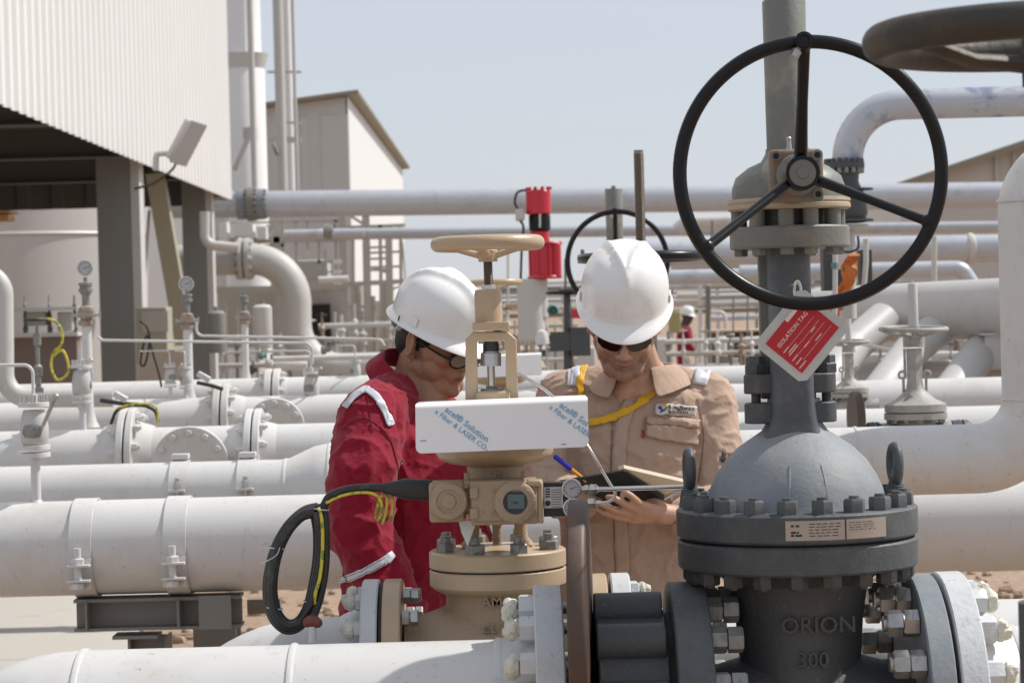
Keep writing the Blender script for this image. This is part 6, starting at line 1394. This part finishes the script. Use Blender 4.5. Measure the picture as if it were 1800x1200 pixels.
b = MB(); corr(b, (XW, yN, 0), (XW, yF, 0), zs, 11, .29, .032, out=V((1, 0, 0))); build(b, 'side_wall', 'clad', Lb, smooth=False)
b = MB(); b.box((XW - 6, yF, 7.1), (12, .05, 7.8)); build(b, 'end_wall', 'clad', Lb, smooth=False)
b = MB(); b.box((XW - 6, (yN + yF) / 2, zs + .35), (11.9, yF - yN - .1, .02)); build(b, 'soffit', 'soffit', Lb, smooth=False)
b = MB(); b.box((XW - 6, (yN + yF) / 2, 11.02), (12.2, yF - yN + .2, .06)); build(b, 'roof', 'clad', Lb, smooth=False)
b = MB()
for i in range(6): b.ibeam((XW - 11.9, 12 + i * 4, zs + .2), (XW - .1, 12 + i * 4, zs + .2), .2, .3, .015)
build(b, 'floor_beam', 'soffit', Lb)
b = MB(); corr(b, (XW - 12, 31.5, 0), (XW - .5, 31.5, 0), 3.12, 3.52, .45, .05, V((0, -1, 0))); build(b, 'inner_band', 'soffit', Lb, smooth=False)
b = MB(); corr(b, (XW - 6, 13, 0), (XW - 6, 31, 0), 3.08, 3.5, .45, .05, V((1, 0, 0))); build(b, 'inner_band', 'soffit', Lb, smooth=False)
def pcol(px0, px1, Y, pyb, m='col'):
    xa, xb = P(px0, 450, Y).x, P(px1, 450, Y).x; wd = xb - xa; x = (xa + xb) / 2
    b = MB(); D = wd * .9; t_ = .02
    b.box((x, Y, zs / 2 + .1), (wd, t_, zs + .3)); build(b, 'column', m, Lb)
    b = MB(); b.box((x, Y + D, zs / 2 + .1), (wd, t_, zs + .3)); b.box((x, Y + D / 2, zs / 2 + .1), (t_, D - t_ - .004, zs + .3)); build(b, 'column', m, Lb)
    b = MB(); b.box((xb + wd * .14, Y + D * .5, zs / 2 + .1), (wd * .26, D, zs + .3)); build(b, 'column_casing', 'colw', Lb)
pcol(173, 232, 24.8, 700); pcol(322, 363, 31, 700)
b = MB(); b.beam(P(272, 300, 27.8), P(324, 600, 28.6), .20, .20, up=(0, 1, 0)); build(b, 'brace', 'brace', Lb)
b = MB(); b.beam(P(262, 370, 28), P(246, 610, 28), .03, .05, up=(0, 1, 0)); build(b, 'brace', 'colw', Lb)
# flood light on the building's edge
Y = 23; k_ = K(Y)
fl = thing('flood_light', 'grey rectangular flood light on a bracket below the white cladding', 'flood light', P(300, 300, Y))
n_ = V((.75, -.45, -.5)).normalized(); u_ = V((.28, .0, .96)); u_ = (u_ - n_ * u_.dot(n_)).normalized(); w_ = u_.cross(n_)
c = P(325, 248, Y); b = MB(); b.box(c, (46 * k_, 78 * k_, 14 * k_), (w_, u_, n_)); build(b, 'lamp_housing', 'wgrey', fl, bev=.02)
b = MB(); b.box(c + n_ * 9 * k_, (50 * k_, 84 * k_, 4 * k_), (w_, u_, n_)); build(b, 'front_rim', 'silver', fl, bev=.01)
b = MB(); b.tube(bend([P(274, 300, Y), P(274, 270, Y), P(318, 268, Y)], 8 * k_, 5), 5.5 * k_, 12); build(b, 'bracket', 'colw', fl)
b = MB(); b.tube(smooth_path([P(312, 276, Y), P(303, 298, Y), P(270, 322, Y), P(236, 332, Y)]), 2.2 * k_, 8); build(b, 'lamp_cable', 'blackm', fl)
b = MB(); b.box(P(300, 480, 46), (150 * K(46), .5, 260 * K(46))); tag(build(b, 'white_shed', 'clad'), 'white shed wall seen in the gap between the two dark columns', 'building')
# tank wall and equipment under the building
t = thing('storage_tank', 'large dull silver tank behind the columns on the left', 'tank', P(60, 600, 38)); k_ = K(38)
b = MB(); b.cyl(P(10, 700, 40), P(10, 330, 40), 260 * k_, seg=96); build(b, 'tank_shell', 'tank', t)
b = MB(); b.torus(P(10, 420, 40), UP, 260 * k_, .03, 96, 6); build(b, 'shell_seam', 'tank', t)
Y = 19; k_ = K(Y); t = thing('equipment_skid', 'brown pink equipment skid with upright studs in front of the silver tank', 'equipment skid', P(80, 700, Y))
b = MB(); b.box(P(80, 642, Y), (124 * k_, .3, 100 * k_)); build(b, 'panel', 'pinkwall', t)
b = MB(); b.box(P(80, 588, Y - .05), (132 * k_, .5, 7 * k_)); b.box(P(80, 543, Y - .05), (132 * k_, .5, 5 * k_)); build(b, 'shelf', 'colw', t)
for px in (45, 88, 132):
    b = MB(); b.lathe(P(px, 585, Y), UP, [(4 * k_, 0), (5 * k_, 10 * k_), (3 * k_, 12 * k_), (4 * k_, 30 * k_), (2 * k_, 40 * k_), (3 * k_, 50 * k_), (1.5 * k_, 52 * k_), (1.5 * k_, 66 * k_)], 12); build(b, 'upright_stud', 'greyd' if px == 132 else 'zinc', t)
b = MB(); b.box(P(67, 560, Y), (34 * k_, .2, 24 * k_)); b.box(P(118, 565, Y), (26 * k_, .2, 34 * k_)); build(b, 'grey_module', 'frame', t, bev=.01)
Y = 24; k_ = K(Y)
t = thing('control_cabinet', 'olive grey cabinet between the two dark columns', 'cabinet', P(272, 640, Y)); b = MB(); b.box(P(272, 590, Y), (54 * k_, .4, 100 * k_)); build(b, 'cabinet_body', 'brace', t, bev=.01); b = MB(); b.box(P(272, 565, Y - .21), (46 * k_, .01, 36 * k_)); build(b, 'door', 'frame', t)
b = MB(); b.box(P(290, 655, 20), (90 * K(20), .1, 80 * K(20))); tag(build(b, 'low_wall', mat('sandy_block', (.42, .36, .30), .8)), 'low sandy wall behind the middle riser', 'wall')
b = MB(); b.box(P(3, 384, 22), (34 * K(22), .3, 10 * K(22))); b.box(P(3, 374, 22), (44 * K(22), .4, 4 * K(22))); tag(build(b, 'light_fitting', mat('amber_box', (.45, .25, .1), .6)), 'small amber box hanging under the building at the left edge', 'box')
# ================================================================ stack and vertical pipes
Y = 40; k_ = K(Y)
t = thing('exhaust_stack', 'tall pale stack with flared ring beside the white building', 'stack', P(440, 600, Y)); c = P(440, 600, Y)
Hs = lambda py: P(440, py, Y).z
b = MB(); b.lathe((c.x, c.y, 0), UP, [(38 * k_, -.01), (38 * k_, Hs(120)), (33 * k_, Hs(112)), (33 * k_, Hs(-160)), (0, Hs(-160))], 48); build(b, 'stack_shell', 'clad', t)
b = MB(); b.lathe((c.x, c.y, 0), UP, [(34 * k_, Hs(122)), (44 * k_, Hs(96)), (46 * k_, Hs(96)), (38 * k_, Hs(122))], 48, closed=True); build(b, 'flared_ring', 'colw', t)
b = MB(); b.beam(P(442, 230, Y - 1.2), P(412, 300, Y - 1.2), .06, .08); b.box(P(440, 235, Y - 1), (22 * k_, .3, 20 * k_)); build(b, 'strut', 'wgrey', t)
def vpipe(px, r_, Y, lb, y0=-160, y1=335, m='clad', bends=None):
    b = MB(); c = P(px, y1, Y); b.cyl((c.x, c.y, c.z), (c.x, c.y, P(px, y0, Y).z), r_ * K(Y), seg=20); t = tag(build(b, 'vertical_pipe', m), lb, 'pipe', 'vertical pipes beside the stack'); return t
vpipe(448, 5.5, 36, 'slim grey vertical pipe in front of the stack', m='wgrey')
vpipe(497, 9, 37, 'widest vertical pipe right of the stack', m='wgrey'); vpipe(512, 7, 38, 'white vertical pipe between two others right of the stack'); vpipe(523, 3.2, 36.5, 'thinnest vertical pipe, outermost right of the stack', m='wgrey')
b = MB()
for y in (127, 216, 246): b.beam(P(470, y, 37.5), P(530, y, 37.5), .05, (4 if y != 246 else 10) * K(37.5))
tag(build(b, 'pipe_bracket', 'wgrey'), 'cross brackets tying the vertical pipes together', 'bracket')
b = MB(); b.torus(P(484, 262, 36.8), V((1, 0, .3)), 9 * K(37), 3 * K(37), 20, 8); tag(build(b, 'pipe_coupling', 'sup'), 'dark ring coupling beside the vertical pipes', 'coupling')
# ================================================================ second building
YB0, YB1 = 60, 90; X2 = P(613, 300, YB0).x
t = thing('gable_building', 'building with shade-coloured front wall and ochre roof edge behind the vertical pipes', 'building', (X2 - 3, YB0 + 15, 0))
zt_ = P(613, 170, YB0).z; xl = P(330, 200, YB0).x; zl = P(330, 209, YB0).z
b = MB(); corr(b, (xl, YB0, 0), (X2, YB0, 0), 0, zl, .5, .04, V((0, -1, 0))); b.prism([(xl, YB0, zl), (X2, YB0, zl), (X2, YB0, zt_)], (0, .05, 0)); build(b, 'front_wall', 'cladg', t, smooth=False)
b = MB(); b.box((X2, (YB0 + YB1) / 2, zt_ / 2), (.06, YB1 - YB0, zt_)); build(b, 'side_wall', 'clad', t, smooth=False)
b = MB(); b.prism([(xl, YB0 - .3, zl + .03), (X2 + .3, YB0 - .3, zt_ + .05), (X2 + .3, YB0 - .3, zt_ + .14), (xl, YB0 - .3, zl + .12)], (0, YB1 - YB0 + .5, 0)); build(b, 'roof', 'trim', t, smooth=False)
# far right building
Y = 62; t = thing('far_building', 'beige gable building at the far right behind the pipes', 'building', P(1750, 560, Y))
pts = [P(1583, 560, Y), P(1583, 327, Y), P(1800, 254, Y), P(2100, 380, Y), P(2100, 560, Y)]
pts[0].z = pts[-1].z = 0; b = MB(); b.prism(pts, (0, 20, 0)); build(b, 'front_wall', mat('beige_cladding', (.52, .48, .44), .6, var=.03, scale=.5), t, smooth=False)
b = MB(); a_, c_ = P(1572, 329, Y - .3), P(1806, 250, Y - .3); b.beam(a_, c_, .6, .16); c2 = P(2110, 378, Y - .3); b.beam(c_, c2, .6, .16); build(b, 'roof_edge', 'trim', t)
for px in (1752, 1783):
    b = MB(); b.box(P(px, 300, Y - .08), (.08, .06, .9)); build(b, 'wall_joint', 'cladg', t)
# ================================================================ steel access frame, ladder and small vessels
Y = 36; k_ = K(Y)
t = thing('access_platform', 'khaki steel access platform with railings between the columns and the red man', 'platform', P(600, 680, Y))
def fb(x0, y0, x1, y1, w_=5, dy=0, m='frame', nm='post'):
    b = MB(); b.beam(P(x0, y0, Y + dy), P(x1, y1, Y + dy), w_ * k_, w_ * k_, up=(0, 1, 0)); return build(b, nm, m, t)
for a in ((486, 372, 489, 640, 11), (496, 372, 498, 520, 5), (602, 372, 608, 660, 13), (560, 400, 562, 520, 5), (572, 440, 574, 520, 4), (643, 380, 648, 640, 13), (668, 395, 672, 660, 6), (683, 400, 687, 660, 12), (704, 400, 707, 640, 6), (620, 400, 622, 640, 6), (632, 515, 634, 640, 5), (656, 520, 658, 640, 7), (694, 530, 696, 640, 5), (520, 390, 522, 520, 4), (400, 380, 402, 470, 6), (416, 395, 418, 440, 4), (470, 395, 471, 420, 4), (540, 390, 541, 440, 4), (590, 385, 591, 500, 4), (394, 520, 396, 640, 7), (416, 520, 417, 640, 5)): fb(*a)
for a in ((380, 424, 610, 419, 11), (380, 434, 500, 431, 5), (400, 392, 610, 388, 4), (490, 503, 612, 499, 18), (380, 510, 500, 508, 12), (606, 400, 712, 396, 6), (640, 445, 708, 442, 4), (606, 500, 717, 494, 8), (650, 470, 708, 468, 4), (606, 420, 640, 418, 4), (520, 462, 606, 459, 5), (520, 480, 606, 477, 3), (606, 540, 660, 538, 4), (625, 560, 700, 557, 3), (606, 620, 712, 616, 6)): fb(*a, nm='rail')
fb(617, 380, 655, 404, 5, nm='diagonal_brace'); fb(655, 470, 690, 482, 5, nm='diagonal_brace'); fb(455, 430, 480, 395, 4, nm='diagonal_brace')
for i in range(5): fb(650, 415 + i * 20, 683, 414 + i * 20, 4, nm='ladder_rung')
for i in range(3): fb(586, 460 + i * 18, 600, 460 + i * 18, 7, m='clad', dy=-.3, nm='lamp')
for x0, y0, w_, h_ in ((430, 405, 34, 20), (462, 410, 16, 22), (395, 408, 14, 34)):
    b = MB(); b.box(P(x0, y0, Y - .2), (w_ * k_, .4, h_ * k_)); build(b, 'white_panel', 'clad', t)
b = MB(); b.cyl(P(571, 405, Y - .3), P(588, 405, Y - .3), 12 * k_); build(b, 'dark_motor', 'greyd', t)
b = MB(); b.tube(bend([P(700, 398, Y), P(708, 430, Y), P(713, 500, Y), P(690, 508, Y)], 5 * k_, 4), 1.6 * k_, 8); build(b, 'safety_hoop', 'frame', t)
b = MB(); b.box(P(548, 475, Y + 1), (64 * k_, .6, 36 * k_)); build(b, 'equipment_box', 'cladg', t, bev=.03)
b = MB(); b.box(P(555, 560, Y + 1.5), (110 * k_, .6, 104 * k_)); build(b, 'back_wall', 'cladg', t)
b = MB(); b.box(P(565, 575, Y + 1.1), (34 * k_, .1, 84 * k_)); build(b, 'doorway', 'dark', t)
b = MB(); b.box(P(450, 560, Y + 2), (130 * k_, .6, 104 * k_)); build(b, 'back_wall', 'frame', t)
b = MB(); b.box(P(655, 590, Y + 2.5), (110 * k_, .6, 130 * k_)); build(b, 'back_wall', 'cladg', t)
for px in (628, 682):
    b = MB(); b.cyl(P(px, 640, Y + .4), P(px, 500, Y + .4), 11 * k_); build(b, 'standpipe', 'cladg', t)
def vessel(px, y0, y1, r_, Y, lb, m='white', cat='tank', name='small_tank'):
    k_ = K(Y); c = P(px, y1, Y); h = P(px, y0, Y).z - c.z; t = thing(name, lb, cat, c)
    b = MB(); b.lathe(c, UP, [(r_ * k_ * .9, 0), (r_ * k_, .03), (r_ * k_, h - r_ * k_ * .35), (r_ * k_ * .75, h - r_ * k_ * .1), (0, h)], 32); build(b, 'shell', m, t)
    b = MB(); b.cyl(c + UP * h, c + UP * (h + 6 * k_), 4 * k_); build(b, 'nozzle', 'zinc', t); return t
vessel(463, 534, 612, 17, 18, 'small white pressure tank under the silver elbow', 'wgrey')
vessel(382, 545, 620, 16, 22, 'grey upright cylinder right of the second column', 'col')
b = MB(); b.lathe(P(575, 407, 23), XR, [(12 * K(23), -6 * K(23)), (14 * K(23), 0), (12 * K(23), 10 * K(23)), (0, 12 * K(23))], 20); tag(build(b, 'valve_operator', 'zinc'), 'small round valve operator on the platform pipe', 'valve')
upper([(500, 412), (640, 409)], 25, 8, 'short white pipe across the access platform')
upper([(560, 492), (612, 490)], 24, 6, 'short white stub pipe at the platform floor', m='white')
upper([(360, 372), (360, 430), (420, 436)], 22, 9, 'short pale pipe bent behind the second column', m='wgrey', rad=20)
upper([(470, 640), (540, 643)], 16, 9, 'low white pipe left of the silver elbow foot', m='white')
for i, (px, py, s_, mm) in enumerate(((462, 625, 7, 'teal'), (478, 640, 9, 'wgrey'), (572, 615, 8, 'zinc'), (445, 650, 8, 'greyd'), (590, 600, 6, 'zinc'), (600, 672, 8, 'white'), (455, 600, 6, 'zinc'))):
    c = P(px, py, 15.5); k_ = K(15.5); t = thing('pump_fitting', ('small %s pump fitting low among the pipes, %s' % ({'teal': 'teal', 'wgrey': 'pale grey', 'zinc': 'dull metal', 'greyd': 'dark', 'white': 'white'}[mm], ['left of the elbow foot', 'just below the teal one', 'right of the silver elbow', 'by the slim riser', 'under the platform door', 'left of the red collar', 'above the teal one'][i])), 'pipe fitting', c, 'small fittings among the left pipes')
    b = MB(); b.lathe(c - XR * s_ * k_, XR, [(s_ * .6 * k_, 0), (s_ * k_, s_ * .3 * k_), (s_ * k_, s_ * k_), (s_ * .5 * k_, s_ * 1.4 * k_), (s_ * .5 * k_, s_ * 2 * k_)], 16); build(b, 'casing', mm, t)
    b = MB(); b.cyl(c, c + UP * s_ * 2 * k_, s_ * .3 * k_, seg=10); build(b, 'stub', 'zinc', t)
# ================================================================ right mid ground: railings, frames
Y = 22; k_ = K(Y)
t = thing('guard_rail', 'grey guard rail with two bars behind the far worker', 'railing', P(1290, 680, Y))
for a in ((1232, 525, 1350, 521, 3), (1222, 539, 1350, 536, 3.4)): 
    b = MB(); b.cyl(P(a[0], a[1], Y), P(a[2], a[3], Y), a[4] / 2 * k_, seg=10); build(b, 'rail', 'rail', t)
for px in (1242, 1247, 1289, 1314):
    b = MB(); b.cyl(P(px, 680, Y), P(px, 502 if px < 1250 else 521, Y), (2.6 if px < 1250 else 1.6) * k_, seg=10); build(b, 'post', 'rail', t)
Y = 25; k_ = K(Y)
for lb, pts, r_ in (('pale grey pipe loop right of the beige man\'s helmet', [(1168, 489), (1230, 488), (1232, 640)], 4), ('upright white pipe right of the far worker', [(1244, 480), (1246, 540)], 3.5), ('white bent pipe behind the guard rail', [(1245, 548), (1275, 548), (1276, 600)], 3.5)):
    tubing(pts, Y, r_, lb, 'white')
def blk(px, py, wx, hy, Y, m, lb, cat, name, d=.6, bev=.02):
    b = MB(); b.box(P(px, py, Y), (wx * K(Y), d, hy * K(Y))); return tag(build(b, name, m, bev=bev), lb, cat)
blk(1312, 616, 66, 66, 23, mat('dark_cabinet', (.07, .062, .058), .6), 'low dark cabinet behind the guard rail, beside the laminated tag', 'cabinet', 'dark_cabinet')
blk(1268, 620, 44, 78, 23.5, 'sup', 'dark grey cabinet behind the guard rail, right of the far worker', 'cabinet', 'grey_cabinet')
blk(1290, 581, 100, 5, 22.8, mat('ochre_top', (.42, .33, .23), .6), 'ochre cabinet top behind the guard rail', 'shelf', 'cabinet_top', .8)
blk(1186, 566, 22, 38, 40, mat('mustard_board', (.36, .32, .14), .7), 'mustard board behind the far worker', 'board', 'mustard_board', .1)
upper([(1190, 520), (1235, 519)], 27, 6, 'short pale pipe above the far worker\'s helmet', m='wgrey')
for i, (x0, y0, x1, y1, r_, Y) in enumerate(((1248, 500, 1345, 496, 5, 26), (1250, 560, 1345, 556, 5, 27), (1180, 470, 1345, 465, 4, 26), (1180, 530, 1240, 528, 5, 28), (1310, 600, 1345, 598, 8, 21), (1160, 505, 1240, 500, 6, 29))):
    upper([(x0, y0), (x1, y1)], Y, r_, 'pale level pipe among the clutter behind the guard rail, %s' % ['second from the top', 'just above the ochre top', 'the topmost', 'behind the far worker\'s head', 'beside the laminated tag', 'between helmet and worker'][i], m=['wgrey', 'silver', 'wgrey', 'wgrey', 'white', 'silver'][i])
vessel(1270, 590, 655, 9, 21, 'white pump body in front of the grey cabinet', 'white', 'pump', 'small_pump')
# white wall and pipes between the heads, distant
blk(965, 640, 160, 60, 30, 'wgrey', 'pale low wall far behind between the two men', 'wall', 'low_wall', 1)
blk(1120, 640, 120, 90, 32, 'cladg', 'grey low building part far behind the beige man', 'building', 'low_building', 1)
for i, (px, y0, y1, r_, Y, mm) in enumerate(((893, 440, 640, 2, 30, 'wgrey'), (1338, 400, 480, 2, 26, 'wgrey'), (1642, 415, 505, 5, 16, 'wgrey'), (1268, 405, 430, 1.6, 26, 'greyg'), (1252, 388, 430, 2.4, 26, 'greyg'))):
    b = MB(); b.cyl(P(px, y1, Y), P(px, y0, Y), r_ * K(Y), seg=12); tag(build(b, 'thin_post', mm), 'thin upright post %s' % ['beside the red actuator', 'left of the gearbox', 'white, rising through the black wheel', 'greenish, shorter, left of the gearbox flange', 'greenish, taller, left of the gearbox flange'][i], 'post', 'thin upright posts')
upper([(1190, 404), (1205, 392), (1285, 390), (1300, 400)], 27, 12, 'low white arched pipe between the black wheels', m='wgrey', rad=10)
# distant pipe rack filling the background above the sand
t = thing('pipe_rack', 'distant grey pipe rack stretching behind both men above the sand', 'pipe rack', P(1100, 570, 52)); rn = random.Random(21)
Y = 52; k_ = K(Y)
for i, px in enumerate((735, 800, 868, 935, 990, 1180, 1262, 1330, 1430, 1540, 1640, 1740)):
    b = MB(); q = P(px, 560, Y); b.box((q.x, Y, 1.1), (5 * k_, 5 * k_, 2.2)); build(b, 'rack_post', rn.choice(('rail', 'wgrey', 'frame')), t)
for i in range(11):
    yy = 492 + i * 6.5; x0 = rn.choice((700, 740, 880)) ; x1 = rn.choice((1500, 1900, 1780)); dY = rn.uniform(-3, 6)
    b = MB(); q0, q1 = P(x0, yy + 4, Y + dY), P(x1, yy, Y + dY); q1.z = q0.z; b.cyl(q0, q1, rn.uniform(1.6, 4.2) * k_, seg=12); build(b, 'rack_pipe', rn.choice(('wgrey', 'white', 'silver', 'sup', 'cladg')), t)
for i in range(34):
    px = rn.uniform(700, 1790); hh = rn.uniform(8, 34); b = MB(); q = P(px, 560, Y - rn.uniform(2, 14)); w_ = rn.uniform(8, 30) * k_; h = hh * k_ + .5
    if rn.random() < .5: b.box((q.x, q.y, h / 2), (w_, .8, h))
    else: b.cyl((q.x, q.y, 0), (q.x, q.y, h + .3), w_ * .35, seg=16)
    build(b, 'rack_equipment', rn.choice(('greyd', 'sup', 'wgrey', 'white', 'frame', 'tank', 'rail', 'pinkwall')), t)
# manifolds filling the middle distance
def manifold(x0, x1, y0, y1, Y, seed, lb, n=9):
    rn = random.Random(seed); k_ = K(Y); t = thing('valve_manifold', lb, 'manifold', P((x0 + x1) / 2, y1, Y))
    for i in range(3):
        yy = y0 + (y1 - y0) * (i + .5) / 3; q0, q1 = P(x0, yy, Y + rn.uniform(-.4, .6)), P(x1, yy, Y); q1.y = q0.y; q1.z = q0.z; b = MB(); b.cyl(q0, q1, rn.uniform(2, 5) * k_, seg=14); build(b, 'header', rn.choice(('white', 'wgrey', 'frame')), t)
    for i in range(n):
        px = x0 + (x1 - x0) * (i + rn.uniform(.2, .8)) / n; dy = rn.uniform(-.5, .5); top = y0 - rn.uniform(-8, 30); q = P(px, y1 + 12, Y + dy); h = P(px, top, Y + dy).z - q.z; r = rn.uniform(1.8, 4.5) * k_
        b = MB(); b.lathe(q, UP, [(r, 0), (r, h * .5), (r * 1.9, h * .52), (r * 1.9, h * .58), (r * 1.3, h * .6), (r * 1.3, h * .68), (r * 1.9, h * .7), (r * 1.9, h * .74), (r * .7, h * .78), (r * .7, h)], 12); build(b, 'stub_valve', rn.choice(('white', 'wgrey', 'zinc', 'wgrey', 'rustz')), t)
        if rn.random() < .55:
            b = MB(); b.torus(q + UP * h * .96, UP, r * 2.8, r * .45, 20, 6); b.box(q + UP * h * .96, (r * 5.2, r * .5, r * .5)); build(b, 'handwheel', rn.choice(('greyg', 'wgrey', 'tan', 'black')), t)
        if rn.random() < .4:
            b = MB(); b.box(q + UP * h * .4 + V((r * 3, 0, 0)), (r * 4, r * 3, r * 4)); build(b, 'actuator_box', rn.choice(('cladg', 'sup', 'white', 'greyd')), t, bev=.005)
manifold(385, 560, 585, 655, 33.8, 4, 'cluster of thin stub valves low behind the silver elbow', 9)
manifold(560, 710, 560, 640, 34.5, 8, 'cluster of stub valves left of the red man, below the ladder cage', 8)
manifold(862, 1015, 560, 650, 19.5, 12, 'crowded valve manifold visible between the two men', 11)
manifold(1170, 1350, 590, 655, 18, 17, 'valve manifold low behind the shoulder of the beige man', 9)
manifold(1450, 1760, 615, 690, 14.5, 23, 'stub valves glimpsed between the diagonal branch pipes', 8)
# far sand mound closing the horizon
b = MB(); n = 60; vs = []; fs = []
for i in range(n + 1):
    x = -700 + 1400 * i / n; h = 1.2 + 1.6 * noise.noise(V((x * .01, 3, 0))) + .5
    vs += [(x, 640, 0), (x, 700, max(.3, h * 2)), (x, 900, 0)]
for i in range(n):
    k2 = i * 3; fs += [(k2, k2 + 3, k2 + 4, k2 + 1), (k2 + 1, k2 + 4, k2 + 5, k2 + 2)]
b.add(vs, fs); structure(build(b, 'hills', 'sand', org=(0, 700, 0)))
